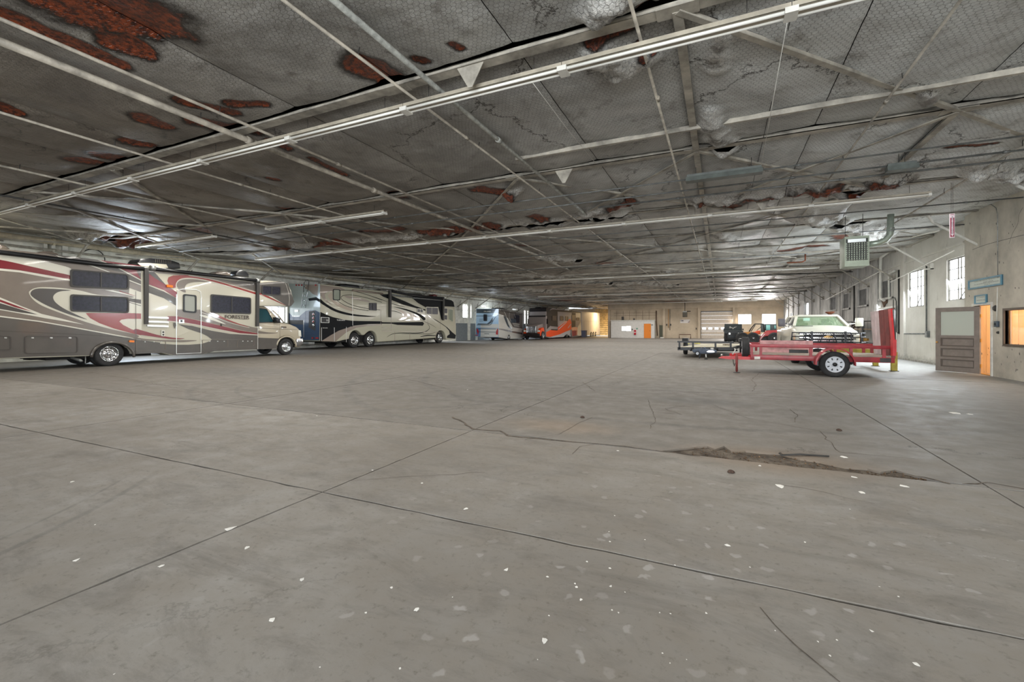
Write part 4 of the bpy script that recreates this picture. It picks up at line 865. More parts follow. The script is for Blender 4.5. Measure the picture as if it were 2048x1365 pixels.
for k in range(5):
    n_ = rnd.randint(5, 8); ps = [(math.cos(2*PI*i/n_+rnd.gauss(0, .2))*rnd.uniform(.55, 1)*.5, math.sin(2*PI*i/n_+rnd.gauss(0, .2))*rnd.uniform(.3, .8)*.5) for i in range(n_)]
    b = MB().prism([(x, y, .0) for x, y in ps], (0, 0, .03)); shp.append(b.mesh('paint_flake', M_flake))
for i, (u, v, s) in enumerate(FL):
    p = atZ(u, v, .001); zd = F*CH/(v-HY); L = s*zd/F
    o = bpy.data.objects.new('paint_flake', shp[i % 5]); COL.objects.link(o); o.location = p; o.rotation_euler = (0, 0, YAW+rnd.uniform(-.5, .5)); o.scale = (L, L*2.0, min(.12, L)*1.2)
    big = {(459, 1058): 'largest oblong white card scrap beside the floor joint at left', (1089, 1282): 'largest white paint flake near the bottom centre of the floor', (1560, 973): 'broken white flake just in front of the dirt-filled joint', (1012, 1140): 'triangular white flake in the middle of the near floor'}
    tag(o, big.get((u, v), 'small white paint flake lying on the bare concrete floor'), 'paint flake', None if (u, v) in big else 'paint flakes on the concrete floor')
# bent wire and a few dark bits on the floor
pipe([atZ(1559, 907, .02), atZ(1563, 911, .012), atZ(1600, 909, .012), atZ(1658, 913, .012)], .009, M_dark, 'bent dark metal rod lying in the broken concrete', 'metal_rod', 'rod')
for (u, v), lb in (((1678, 862), 'small dark clod left of the long floor joint'), ((1165, 836), 'flat brown scab of debris near the middle of floor'), ((1462, 946), 'small rusty pebble before the broken joint')):
    p = atZ(u, v, .0); o = MB().lathe([(0, .0), (.035, .004), (.03, .016), (.012, .026), (0, .028)], p, (0, 0, 1), 7, False).build('debris_clod', mat('clod', (70, 52, 42), .9, var=.4, sc=50)); tag(o, lb, 'debris')
# ================================================================ vehicles
def vmat(n, c, rough=.22, **k): return mat(n, c, rough, coat=.5, **k)
M_taupe = vmat('taupe_paint', (118, 108, 99), var=.05, sc=2); M_dgrey = vmat('dark_taupe_paint', (82, 77, 72), .3, var=.08, sc=2); M_cream = vmat('cream_paint', (196, 192, 176)); M_cream2 = vmat('cream_line', (206, 203, 190))
M_char = vmat('charcoal_paint', (74, 70, 67)); M_mar = vmat('maroon_paint', (118, 34, 42)); M_mar2 = vmat('maroon_bright', (134, 44, 38)); M_navy = mat('navy_black_paint', (13, 17, 21), .6, spec=.2); M_blk = mat('black_trim', (20, 21, 24), .35); M_rub = mat('rubber_trim', (60, 58, 56), .5)
M_amber = mat('amber_lens', (226, 120, 20), .3); M_redl = mat('red_lens', (170, 26, 30), .3); M_lt = mat('latch_metal', (210, 210, 206), .3, .8); M_under = mat('underbody', (20, 19, 19), .8); M_ltext = mat('lettering_dark', (62, 50, 44), .5)
def body(pl, outline, depth, m, parent, k=I, bevel=.05, name='body', d0=0):
    pts = [pl.p(u, v, d0) for u, v in k(outline)]
    return MB().prism(pts, -pl.n*depth).build(name, m, parent, bevel=bevel, fix=True)
def plate(pl, pts, d0, d1, m, parent, name, k=I, r=0, bevel=0):
    q = k(pts); q = rounded(q, r) if r else q
    return MB().prism([pl.p(u, v, d0) for u, v in q], pl.n*(d1-d0)).build(name, m, parent, fix=True, bevel=bevel)
def rimline(pl, quad, r, t, m, parent, name, k=I, d=.008):
    q = k(quad); R = [pl.p(u, v, 0) for u, v in rounded(q, r)]; c = sum(R, Vector())/len(R); J = []
    for p in R:
        v = p-c; J.append(c+v*(1-t/v.length))
    return MB().ring(R, J, pl.n*d).build(name, m, parent)
# ---------------------------------------------------------------- 1: class C motorhome
X1 = -19.66; P1 = PX(X1, 1); K1 = K(3.303, 0, 460); K2 = K(5.056, 0, 480); K3 = K(5.251, 270, 490)
rv = thing('motorhome', (X1-1.25, 10, 0), 'taupe and cream motorhome with maroon swooshes, nearest on the left', 'motorhome', 'parked motorhomes')
def arc(cu, cv, ru, rv_, a0, a1, n=12): return [(cu+ru*math.cos(math.radians(a0+(a1-a0)*i/n)), cv-rv_*math.sin(math.radians(a0+(a1-a0)*i/n))) for i in range(n+1)]
out = [(-260, 103), (0, 138), (470, 190), (940, 240), (1330, 285), (1700, 333), (1850, 340), (1903, 352), (1925, 400), (1946, 480), (1910, 505), (1702, 505), (1700, 790), (1560, 796), (1430, 800), (1350, 822), (1130, 829), (1060, 812), (890, 822)]
out += arc(742, 835, 142, 95, 8, 172, 14) + [(600, 835), (300, 845), (-260, 862)]
body(P1, out, 2.45, M_cream, rv, K1, .05)
# dark wheel well and underbody
MB().span((X1-2.2, 2.2, .42), (X1-.25, 14.2, .62)).build('chassis', M_under, rv); 
MB().span((X1-2.2, 6.9, .3), (X1-.32, 9.9, 1.0)).build('wheel_well', M_under, rv)
# --- painted graphics, left of the awning arm
D = lambda k: (lambda pts, L, m, s=True: decal(P1, pts, L, m, rv, k, s))
d2, d3 = D(K2), D(K3)
d2([(-390, 48), (0, 90), (480, 140), (940, 195), (1425, 262), (1425, 960), (1375, 1004), (-390, 1200)], 1, M_taupe, False)
MB2 = [(-390, 800), (0, 782), (400, 832), (700, 885), (1050, 950), (1380, 1008), (1425, 1012), (1425, 1145), (1350, 1150)] + [(x*5.056/3.303-0, 0) for x in []]
lowg = [(-390, 760), (0, 778), (400, 828), (700, 882), (1050, 946), (1380, 1006), (1618, 1040), (1618, 1135), (1352, 1152)]
arcp = [(u*1, v) for u, v in arc(742, 835, 146, 99, 4, 176, 14)]
lowg += [((u)*5.056/3.303, (v/3.303+460-480)*5.056) for u, v in arcp] + [(905, 1168), (400, 1180), (-390, 1212)]
d2(lowg, 2, M_dgrey, False)
d2([(-390, 745), (0, 768), (400, 820), (700, 873), (1050, 938), (1380, 998), (1425, 1006), (1425, 1014), (1380, 1008), (1050, 948), (700, 884), (400, 831), (0, 781), (-390, 760)], 3, M_cream2, False)
d2([(-390, 118), (0, 152), (260, 182), (400, 204), (560, 244), (716, 292), (704, 362), (560, 328), (300, 268), (0, 204), (-390, 150)], 2, M_cream2)
d2([(-390, 150), (0, 202), (300, 267), (560, 326), (704, 360), (704, 396), (500, 360), (200, 308), (0, 288), (-390, 255)], 3, M_mar)
d2([(-390, 258), (0, 290), (200, 310), (500, 362), (706, 400), (706, 416), (450, 377), (200, 330), (0, 311), (-390, 285)], 3, M_cream2, False)
d2([(292, 538), (312, 508), (360, 487), (430, 479), (600, 486), (800, 512), (970, 553), (1150, 572), (1300, 590), (1425, 605), (1425, 972), (1375, 956), (1130, 906), (870, 832), (600, 737), (420, 664), (330, 600)], 3, M_cream)
d2([(306, 543), (325, 512), (370, 495), (440, 492), (600, 500), (715, 511), (620, 520), (565, 540), (536, 580), (560, 632), (640, 692), (760, 752), (880, 806), (800, 786), (650, 738), (480, 668), (370, 608), (320, 570)], 4, M_char)
d2([(865, 742), (1000, 740), (1300, 741), (1425, 746), (1425, 800), (1290, 798), (1225, 808), (1205, 826), (1245, 862), (1330, 905), (1425, 934), (1425, 966), (1330, 945), (1150, 897), (1000, 842), (910, 792)], 5, M_mar2, False)
d2([(-390, 400), (0, 583), (200, 665), (420, 750), (600, 792), (850, 857), (700, 832), (450, 792), (200, 745), (0, 710), (-390, 660)], 4, M_cream2, False)
d2([(-390, 450), (0, 604), (150, 660), (330, 728), (150, 682), (0, 628), (-390, 520)], 5, M_mar, False)
d2([(-390, 545), (0, 641), (200, 702), (385, 757), (200, 735), (0, 700), (-390, 640)], 5, M_char, False)
d2([(480, 140), (940, 195), (1180, 228), (1425, 262), (1425, 470), (1310, 425), (1300, 345), (860, 245)], 2, M_dgrey, False)
d2([(560, 155), (700, 195), (690, 192), (590, 172)], 4, M_cream2, False)
for a in ([(865, 248), (900, 248), (1112, 325), (1090, 325)], [(1180, 282), (1200, 284), (1440, 412), (1425, 414)], [(1305, 405), (1425, 452), (1425, 462), (1308, 417)], [(985, 203), (1010, 206), (1100, 240), (1085, 240)], [(1060, 508), (1140, 512), (1370, 566), (1340, 568)]): d2(a, 5, M_cream2, False)
d2([(1000, 203), (1425, 262), (1425, 290), (1380, 320), (1425, 400), (1330, 345), (1205, 284), (1100, 240)], 4, M_mar, False)
d2([(1310, 425), (1425, 468), (1425, 525), (1305, 480)], 4, M_taupe, False); d2([(1308, 488), (1425, 530), (1425, 600), (1300, 560)], 4, M_cream, False)
d2([(1200, 512), (1375, 570), (1330, 562), (1210, 524)], 6, M_mar, False); d2([(1305, 590), (1425, 606), (1425, 648), (1305, 622)], 4, M_dgrey, False)
ribbon(P1, [(1305, 632), (1425, 668)], .02, 5, M_char, rv, K2)
# --- right of the arm
d3([(130, 262), (600, 322), (1000, 372), (1290, 402), (1290, 498), (1000, 425), (800, 372), (600, 335), (400, 312), (250, 300), (200, 285)], 1, M_taupe, False)
d3([(430, 448), (398, 455), (355, 425), (338, 378), (350, 342), (400, 322), (520, 318), (650, 332), (800, 365), (1000, 422), (1290, 508), (1290, 530), (1000, 442), (800, 387), (600, 353), (520, 353), (462, 372), (432, 410), (430, 470), (438, 500)], 4, M_mar2, False)
ribbon(P1, [(438, 480), (430, 420), (460, 372), (530, 352), (640, 356), (800, 388), (1000, 444), (1290, 534)], .03, 5, M_cream2, rv, K3)
d3([(470, 478), (440, 440), (440, 405), (467, 378), (530, 362), (640, 366), (780, 392), (640, 390), (550, 408), (522, 450), (530, 500)], 5, M_taupe)
d3([(650, 333), (900, 368), (1100, 425), (1290, 488), (1290, 402), (1000, 372), (700, 335)], 2, M_dgrey)
ribbon(P1, [(560, 322), (800, 362), (1000, 418), (1290, 502)], .02, 5, M_cream2, rv, K3)
d3([(130, 288), (200, 345), (330, 425), (440, 500), (435, 560), (300, 475), (130, 410)], 4, M_mar, False)
d3([(130, 265), (200, 283), (322, 420), (260, 400), (130, 295)], 3, M_char, False)
d3([(130, 425), (300, 490), (430, 560), (430, 640), (300, 560), (130, 500)], 3, M_dgrey, False)
d3([(340, 750), (440, 750), (640, 790), (900, 850), (1100, 900), (1285, 930), (1285, 942), (1100, 928), (900, 890), (700, 848), (560, 822), (340, 796)], 5, M_mar, False)
ribbon(P1, [(345, 800), (560, 826), (700, 852), (900, 896), (1100, 934), (1285, 948)], .022, 6, M_cream2, rv, K3)
d3([(440, 680), (690, 682), (760, 715), (900, 770), (1050, 820), (1290, 878), (1290, 928), (1100, 895), (900, 845), (690, 795), (440, 745)], 4, M_taupe, False)
d3([(690, 735), (800, 760), (950, 832), (870, 812), (700, 752)], 5, M_cream2)
d3([(778, 712), (840, 722), (950, 775), (1060, 818), (1190, 864), (1100, 842), (950, 792), (850, 752)], 6, M_mar2)
ribbon(P1, [(700, 712), (850, 765), (1000, 820), (1200, 872)], .018, 6, M_cream2, rv, K3)
d3([(455, 836), (600, 852), (800, 902), (1000, 936), (1285, 952), (1285, 996), (800, 990), (760, 960), (700, 930), (560, 885)], 4, M_dgrey, False)
d3([(0, 1012), (200, 1036), (440, 1050), (560, 1050), (700, 1040), (790, 1012), (805, 992), (1285, 996), (1285, 1098), (980, 1108), (830, 1118), (700, 1150), (420, 1160), (300, 1135), (0, 1145)], 3, M_dgrey, False)
d3([(0, 884), (100, 908), (230, 945), (400, 976), (520, 984), (400, 992), (200, 966), (0, 932)], 6, M_mar)
d3([(330, 1000), (640, 1003), (560, 1018), (430, 1022), (200, 1010), (0, 990), (0, 975), (150, 992)], 6, M_taupe)
# nose of the cab-over bunk
d3([(1295, 400), (1520, 384), (1600, 400), (1625, 470), (1672, 600), (1640, 645), (1600, 648), (1440, 545), (1330, 520), (1295, 500)], 3, M_dgrey, False)
d3([(1295, 500), (1400, 540), (1590, 640), (1560, 630), (1400, 560), (1295, 516)], 4, M_mar2, False)
ribbon(P1, [(1580, 405), (1605, 480), (1620, 560), (1615, 640)], .02, 5, M_cream2, rv, K3)
# windows
for q in ([(705, 295), (1300, 345), (1300, 505), (705, 478)], [(705, 550), (1300, 580), (1300, 742), (705, 725)]): winframe(P1, q, 6, .05, rv, M_rub, M_dkglass, K2, (.5,), l0=7)
winframe(P1, [(790, 518), (1215, 555), (1215, 730), (790, 715)], 4, .05, rv, M_rub, M_dkglass, K3, (.5,), l0=7)
winframe(P1, [(1328, 422), (1528, 438), (1528, 535), (1328, 524)], 3, .045, rv, M_rub, M_dkglass, K3, (.5,), l0=7)
text(P1, 'FORESTER', 1072, 758, 7.0, M_ltext, rv, wpx=49, k=K3, d=.03, bold=.02); text(P1, 'BY FOREST RIVER', 1145, 781, 1.8, M_ltext, rv, wpx=19, k=K3, d=.03)
# entry door with window, handle and step line
dq = [(447, 475), (500, 462), (640, 468), (685, 490), (698, 560), (690, 1138), (432, 1148), (436, 560)]
R = [P1.p(u, v, .018) for u, v in catmull(K3(dq[:1]+dq[1:]), 1)]; c_ = sum(R, Vector())/len(R)
MB().ring(R, [c_+(p-c_)*(1-.02/(p-c_).length) for p in R], P1.n*.012).build('entry_door_frame', M_lt, rv)
w = winframe(P1, [(500, 516), (640, 530), (640, 718), (500, 705)], 4, .055, rv, M_blk, mat('blind_pane', (150, 152, 142), .3), K3, (), .03, 'entry_door_window', l0=8)
plate(P1, [(455, 785), (510, 785), (510, 825), (455, 825)], .02, .05, M_lt, rv, 'entry_door_handle', K3)
plate(P1, [(470, 790), (490, 790), (490, 812), (470, 812)], .05, .056, M_blk, rv, 'lock_recess', K3)
for a, b in (((432, 830), (405, 818)),): plate(P1, [(400, 818), (420, 818), (428, 845), (412, 880), (400, 845)], .02, .04, M_dgrey, rv, 'door_catch', K3)
# fridge vent louvres, water hatch, marker lights
for i in range(3): y = 752+i*44; plate(P1, [(120, y), (345, y+8), (345, y+26), (120, y+18)], .02, .06, M_lt, rv, 'vent_louvre', K3)
rimline(P1, [(115, 742), (350, 752), (350, 878), (115, 872)], 2, .015, M_cream2, rv, 'vent_frame', K3)
plate(P1, [(270, 897), (306, 900), (306, 962), (270, 958)], .02, .045, M_white, rv, 'socket_plate', K3)
for y in (918, 945): c_ = P1.p(*K3([(290, y)])[0], .046); MB().disc(c_, (1, 0, 0), .035).build('socket', M_black, rv)
for q in ([(326, 418), (390, 426), (390, 452), (326, 446)], ): plate(P1, q, .02, .06, M_amber, rv, 'marker_light', K3, bevel=.008)
plate(P1, [(1300, 1016), (1352, 1018), (1352, 1038), (1300, 1036)], .02, .05, M_amber, rv, 'marker_light', K2)
plate(P1, [(895, 830), (908, 830), (908, 855), (895, 855)], .02, .04, M_dark, rv, 'water_inlet', K3)
# compartment hatches
for q in ([(-280, 965), (112, 975), (112, 1112), (-280, 1122)], [(245, 972), (786, 980), (786, 1142), (245, 1152)], ):
    rimline(P1, q, 5, .03, M_char, rv, 'hatch_frame', K2, .03)
    for f in (.15, .5, .85): u = q[0][0]+(q[1][0]-q[0][0])*f; plate(P1, [(u-12, 985), (u+12, 986), (u+12, 998), (u-12, 997)], .012, .035, M_lt, rv, 'hatch_latch', K2)
for q in ([(8, 1003), (322, 1010), (322, 1100), (8, 1118)], [(700, 998), (975, 1000), (975, 1075), (715, 1085)], [(1078, 996), (1250, 998), (1250, 1065), (1065, 1078)]):
    rimline(P1, q, 3, .018, M_taupe, rv, 'hatch_frame', K3, .02)
    for f in (.3, .6, .85): u = q[0][0]+(q[1][0]-q[0][0])*f; plate(P1, [(u-5, q[0][1]+12), (u+5, q[0][1]+12), (u+5, q[0][1]+20), (u-5, q[0][1]+20)], .012, .03, M_lt, rv, 'hatch_latch', K3)
# panel seams, drip rails
ribbon(P1, [(-390, 905), (800, 958), (1425, 1000)], .012, 9, M_char, rv, K2); ribbon(P1, [(1370, 520), (1372, 1150)], .014, 9, M_dgrey, rv, K2)
for px in ([(690, 560), (690, 1138)], [(1287, 400), (1287, 1095)], [(432, 520), (432, 1150)]): ribbon(P1, px, .022, 9, M_lt, rv, K3)
# rolled awnings: two tubes with arms
def tube_on(pl, pts, r, m, parent, name, k, d): return MB().tube([pl.p(u, v, d) for u, v in k(pts)], r, 10).build(name, m, parent)
tube_on(P1, [(-390, 85), (0, 130), (480, 188), (940, 243), (1440, 295)], .075, M_blk, rv, 'awning_roll', K2, .1)
tube_on(P1, [(150, 250), (600, 300), (1000, 345), (1282, 380)], .075, M_blk, rv, 'awning_roll', K3, .1)
for q in ([(85, 240), (130, 245), (126, 835), (90, 833)], [(1265, 370), (1293, 374), (1288, 858), (1260, 856)]): plate(P1, q, .02, .11, M_rub, rv, 'awning_arm', K3)
for x, y in ((168, 246), (1272, 378)): c_ = P1.p(*K3([(x, y)])[0], .1); MB().tube([c_-Vector((0, .08, 0)), c_+Vector((0, .08, 0))], .1, 12).build('awning_end_cap', M_gal, rv)
# wheel arch trim, wheels, mudflap, hanging pipe
MB().tube([P1.p(*q, .03) for q in K1(arc(742, 838, 140, 95, -2, 182, 18))], .045, 8).build('arch_trim', M_dgrey, rv)
wc = P1.p(220.5, 710.4); wheel(rv, (X1-.17, wc.y, .44), .44, .26, (1, 0, 0)); wheel(rv, (X1-.47, wc.y, .44), .44, .24, (1, 0, 0)); wheel(rv, (X1-2.1, wc.y, .44), .44, .26, (-1, 0, 0))
plate(P1, [(890, 1170), (898, 1170), (895, 1250), (885, 1248)], -.2, -.18, M_gal, rv, 'mudflap', K2)
MB().tube([P1.p(150, 715, -.4), P1.p(165, 722, -.1), P1.p(166, 724, -.1)], .05, 8).build('tailpipe', M_gal, rv); MB().span((X1-1.0, 6.6, .32), (X1-.5, 8.0, .46)).build('step_well', M_under, rv)
# roof: air conditioners, vent covers
def roofbox(v_pts, k, depth, m, parent, name, back, bevel=.04):
    pl = PX(X1-back, 1); return body(pl, v_pts, depth, m, parent, k, bevel, name)
roofbox([(20, 190), (55, 150), (160, 140), (380, 160), (470, 190), (482, 250), (300, 252), (60, 225)], K3, .75, M_blk, rv, 'air_conditioner', .9)
roofbox([(30, 190), (150, 192), (330, 205), (350, 240), (300, 250), (60, 222)], K3, .03, M_cream, rv, 'air_conditioner_base', .86, .006)
for k in range(9): a = PX(X1-.86, 1).p(*K3([(215+k*20, 150+k*1.6)])[0], .01); MB().bar(a, a+Vector((0, 0, -.14)), .012, .012).build('grille_fin', M_dgrey, rv)
roofbox([(845, 290), (880, 278), (960, 282), (1010, 305), (1010, 325), (850, 310)], K3, .5, M_taupe, rv, 'roof_vent', 1.0)
roofbox([(1055, 300), (1075, 275), (1120, 266), (1165, 275), (1195, 305), (1200, 342), (1060, 325)], K3, .45, M_blk, rv, 'satellite_dome', .9)
roofbox([(0, 45), (60, 60), (110, 92), (0, 92)], K2, .6, M_taupe, rv, 'roof_vent', 1.2); roofbox([(400, 130), (450, 112), (530, 118), (590, 140), (600, 160), (410, 145)], K2, .6, M_taupe, rv, 'roof_vent', 1.2)
# cab
XC = X1-.2; PC = PX(XC, 1); M_cab = vmat('cab_beige', (176, 166, 146), .28)
cab = [(1200, 620), (1380, 648), (1432, 690), (1490, 752), (1548, 818), (1630, 832), (1700, 862), (1728, 885), (1742, 935), (1750, 1020), (1745, 1075), (1692, 1078)]+[(1590+104*math.cos(math.radians(a)), 1062-100*math.sin(math.radians(a))) for a in range(0, 196, 15)]+[(1290, 1100), (1200, 1100)]
body(PC, cab, 1.95, M_cab, rv, K3, .09, 'cab')
plate(PC, [(1290, 975), (1520, 985), (1498, 1040), (1490, 1092), (1290, 1098)], .0, .006, M_dgrey, rv, 'lower_door_paint', K3)
decal(PC, [(1290, 905), (1400, 920), (1500, 925), (1400, 935), (1290, 930)], 2, M_taupe, rv, K3, True)
winframe(PC, [(1292, 662), (1382, 672), (1460, 815), (1292, 822)], 3, .04, rv, M_blk, mat('teal_glass', (34, 70, 78), .08, spec=.8), K3, (), .02, 'cab_window', l0=1)
MB().tube([PC.p(*q, .04) for q in K3([(1440, 690), (1500, 745), (1555, 815)])], .035, 8).build('windshield_pillar', M_cab, rv)
plate(PC, [(1440, 760), (1488, 775), (1488, 822), (1450, 822)], .03, .28, M_blk, rv, 'mirror', K3, bevel=.02)
ribbon(PC, [(1290, 875), (1500, 884), (1700, 890)], .015, 2, M_dgrey, rv, K3); ribbon(PC, [(1520, 825), (1522, 980)], .012, 2, M_dgrey, rv, K3)
plate(PC, [(1535, 858), (1588, 860), (1588, 872), (1535, 870)], .005, .02, M_ltext, rv, 'badge', K3)
plate(PC, [(1713, 895), (1738, 900), (1744, 965), (1716, 960)], .0, .03, mat('lamp_lens', (226, 226, 214), .15, coat=.5), rv, 'headlight', K3, bevel=.01)
plate(PC, [(1690, 985), (1760, 985), (1760, 1040), (1715, 1068), (1692, 1060)], -.4, .05, M_chrome, rv, 'bumper', K3, bevel=.03)
MB().tube([PC.p(*q, .01) for q in K3([(1590+100*math.cos(math.radians(a)), 1062-98*math.sin(math.radians(a))) for a in range(-5, 190, 13)])], .035, 8).build('arch_trim', M_cab, rv)
wc = PC.p(572.8, 693.4); MB().span((X1-2.2, wc.y-.9, .35), (XC-.14, wc.y+.7, 1.05)).build('wheel_well', M_under, rv)
wheel(rv, (XC-.11, wc.y, .41), .41, .24, (1, 0, 0)); wheel(rv, (X1-2.1, wc.y+.2, .41), .41, .24, (-1, 0, 0))
# ---------------------------------------------------------------- 2: long diesel motorhome
X2 = -22.9; P2 = PX(X2, 1); KA = K(8.53, 560, 550); KB = K(9.1, 740, 560)
rv2 = thing('motorhome', (X2-1.25, 28, 0), 'long cream and navy-black motorhome with three side wheels and rear ladder', 'motorhome', 'parked motorhomes')
M_c2 = vmat('sand_paint', (192, 188, 168)); M_t2 = vmat('fawn_paint', (146, 132, 120)); M_t3 = vmat('pale_fawn_paint', (176, 160, 142))
o2 = KA([(684, 150), (860, 172), (1100, 202), (1360, 232), (1700, 268)])+KB([(370, 218), (730, 282), (1330, 338), (1480, 368), (1525, 402), (1550, 600), (1562, 830), (1568, 1010), (1556, 1078), (1392, 1092)])+arc(881.8, 676.5, 9.8, 15, 0, 180, 10)+[(756.5, 684.6)]+KA([(1665, 1150)]+arc(1552, 1090, 105, 132, 0, 128, 7)+[(1440, 1030), (1400, 1030)]+arc(1292, 1090, 108, 140, 52, 182, 8)+[(960, 1145), (680, 1135)])
body(P2, o2, 2.5, M_c2, rv2, I, .06)
MB().span((X2-2.3, P2.p(650, 690).y, .4), (X2-.3, P2.p(905, 690).y, 1.2)).build('chassis', M_under, rv2)
e = lambda k: (lambda pts, L, m, s=True: decal(P2, pts, L, m, rv2, k, s)); ea, eb = e(KA), e(KB)
ea([(684, 632), (790, 680), (900, 722), (1080, 765), (1240, 785), (1500, 790), (1738, 794), (1738, 838), (1500, 842), (1240, 872), (1000, 965), (840, 1055), (705, 1132), (684, 1132)], 1, M_navy, False)
eb([(0, 765), (380, 775), (700, 772), (960, 765), (985, 798), (960, 836), (500, 822), (390, 800), (0, 800)], 1, M_navy, False)
ea([(684, 412), (760, 475), (860, 540), (1000, 606), (1240, 668), (1500, 698), (1640, 712), (1450, 716), (1240, 700), (1050, 664), (900, 610), (780, 540), (684, 472)], 2, M_navy)
ea([(684, 172), (860, 192), (1030, 215), (1120, 262), (1000, 262), (900, 285), (800, 295), (762, 335), (775, 400), (820, 455), (900, 520), (800, 470), (740, 420), (684, 350)], 2, M_t2, False)
ea([(845, 320), (892, 322), (900, 420), (1000, 480), (1100, 530), (1240, 578), (1240, 622), (1100, 585), (960, 520), (860, 430), (815, 360)], 2, M_t3)
ea([(1100, 360), (1300, 385), (1500, 440), (1520, 470), (1300, 430), (1150, 395)], 2, M_t2)
ea([(705, 1133), (850, 1040), (1000, 955), (1240, 875), (1500, 848), (1738, 842), (1738, 858), (1500, 872), (1300, 905), (1130, 985), (1000, 1090), (950, 1140)], 2, M_t2, False)
for px in ([(1738, 472), (1500, 400), (1250, 348), (1100, 350), (1040, 385), (1080, 440), (1240, 520), (1500, 578), (1706, 600)], [(1010, 265), (1200, 268), (1450, 330), (1738, 430)], [(975, 440), (1100, 520), (1300, 580), (1510, 612)], [(684, 872), (1240, 880)]): ribbon(P2, px, .035, 3, M_navy, rv2, KA)
eb([(170, 262), (330, 262), (460, 320), (640, 392), (820, 475), (1008, 540), (1008, 566), (850, 520), (600, 452), (370, 360), (240, 310)], 2, M_navy, False)
eb([(735, 286), (780, 345), (870, 420), (1010, 502), (1240, 494), (1295, 720), (1322, 725), (1330, 482), (1538, 492), (1518, 402), (1480, 372), (1330, 342)], 2, M_navy, False)
eb([(430, 492), (640, 528), (820, 588), (950, 648), (1010, 708), (975, 738), (900, 672), (780, 604), (600, 542)], 2, M_navy)
eb([(1130, 698), (1200, 728), (1280, 778), (1400, 862), (1500, 958), (1562, 1008), (1552, 1072), (1400, 1060), (1402, 1022), (1450, 990), (1440, 930), (1380, 862), (1290, 798)], 2, M_navy, False)
eb([(430, 520), (600, 570), (680, 640), (660, 700), (560, 735), (480, 740), (560, 700), (620, 650), (560, 590)], 2, M_t3); eb([(690, 600), (800, 640), (900, 700), (880, 735), (640, 740), (760, 700)], 2, M_t3)
for px, w in (([(370, 428), (500, 462), (640, 497)], .04), ([(0, 290), (150, 340), (330, 405)], .04), ([(370, 565), (480, 580), (590, 628)], .04), ([(780, 640), (960, 745), (1120, 820), (1210, 880)], .03), ([(300, 1050), (400, 990), (560, 968), (850, 970), (1000, 945), (1078, 890), (1070, 830), (1040, 790)], .06), ([(560, 985), (850, 985), (1080, 985), (1200, 950)], .04), ([(910, 1038), (1010, 1018), (1100, 1012), (1235, 1020)], .09)): ribbon(P2, px, w, 3, M_navy, rv2, KB, taper=True)
for k_, px in ((KA, [(1232, 290), (1240, 860)]), (KB, [(195, 540), (195, 800)]), (KB, [(380, 400), (385, 930)]), (KB, [(205, 870), (380, 880)]), (KB, [(208, 930), (1280, 955)]), (KB, [(450, 945), (448, 1120)]), (KB, [(725, 950), (722, 1118)]), (KB, [(972, 955), (970, 1110)]), (KB, [(1196, 950), (1196, 1100)]), (KA, [(925, 900), (928, 1140)]), (KA, [(1130, 890), (1130, 1150)]), (KA, [(708, 900), (706, 1130)]), (KB, [(1280, 690), (1280, 900)]), (KB, [(1050, 690), (1048, 830)])): ribbon(P2, px, .035, 4, M_t2 if k_ is KB else M_lt, rv2, k_)
for q, r, sp, k_ in (([(900, 240), (1025, 250), (1022, 440), (900, 435)], 3, (), KA), ([(1515, 478), (1645, 482), (1645, 612), (1515, 605)], 1, (.5,), KA), ([(850, 522), (962, 528), (962, 605), (850, 600)], 1, (.5,), KB), ([(1018, 490), (1238, 503), (1238, 642), (1018, 635)], 1.5, (.45,), KB), ([(1345, 510), (1408, 514), (1408, 622), (1345, 618)], 1.5, (), KB), ([(1345, 632), (1405, 636), (1405, 738), (1345, 732)], 1, (), KB), ([(1422, 522), (1508, 534), (1508, 780), (1422, 730)], 2, (), KB)):
    winframe(P2, q, r, .055, rv2, M_blk if k_ is KA else M_c2, M_dkglass if q[0][0] not in (900, 1422) else mat('pale_pane', (130, 138, 122), .15), k_, sp, l0=5)
rimline(P2, [(692, 722), (836, 728), (836, 822), (692, 818)], 1, .05, M_lt, rv2, 'vent_frame', KA, .03); plate(P2, [(698, 732), (828, 738), (828, 812), (698, 808)], .01, .02, M_blk, rv2, 'engine_vent', KA); plate(P2, [(785, 758), (818, 760), (818, 795), (785, 792)], .02, .03, M_gal, rv2, 'filler_cap', KA)
text(P2, 'TUSCANY', 1038, 775, 2.2, M_lt, rv2, wpx=17, k=KA, d=.02, bold=.02); text(P2, 'THOR  MOTOR', 766, 908, 1.3, M_lt, rv2, wpx=10, k=KA, d=.02, bold=.03)
tube_on(P2, [(370, 212), (730, 280), (1320, 330)], .09, M_blk, rv2, 'awning_roll', KB, .12); tube_on(P2, [(1225, 265), (1450, 288), (1738, 325)], .07, M_t2, rv2, 'slideout_awning', KA, .08); tube_on(P2, [(375, 275), (560, 300), (750, 318)], .07, M_gal, rv2, 'slideout_awning', KB, .08); tube_on(P2, [(760, 330), (1000, 350), (1310, 378)], .06, M_gal, rv2, 'slideout_awning', KB, .09)
for q in ([(328, 195), (366, 200), (360, 685), (330, 680)], [(1308, 322), (1332, 326), (1328, 738), (1306, 735)]): plate(P2, q, .02, .16, M_rub, rv2, 'awning_arm', KB)
for u, v, k_ in ((1285, 1098, KA), (1550, 1094, KA)): c_ = P2.p(*k_([(u, v)])[0]); wheel(rv2, (X2-.2, c_.y, .52), .52, .28, (1, 0, 0)); wheel(rv2, (X2-2.3, c_.y, .52), .52, .28, (-1, 0, 0))
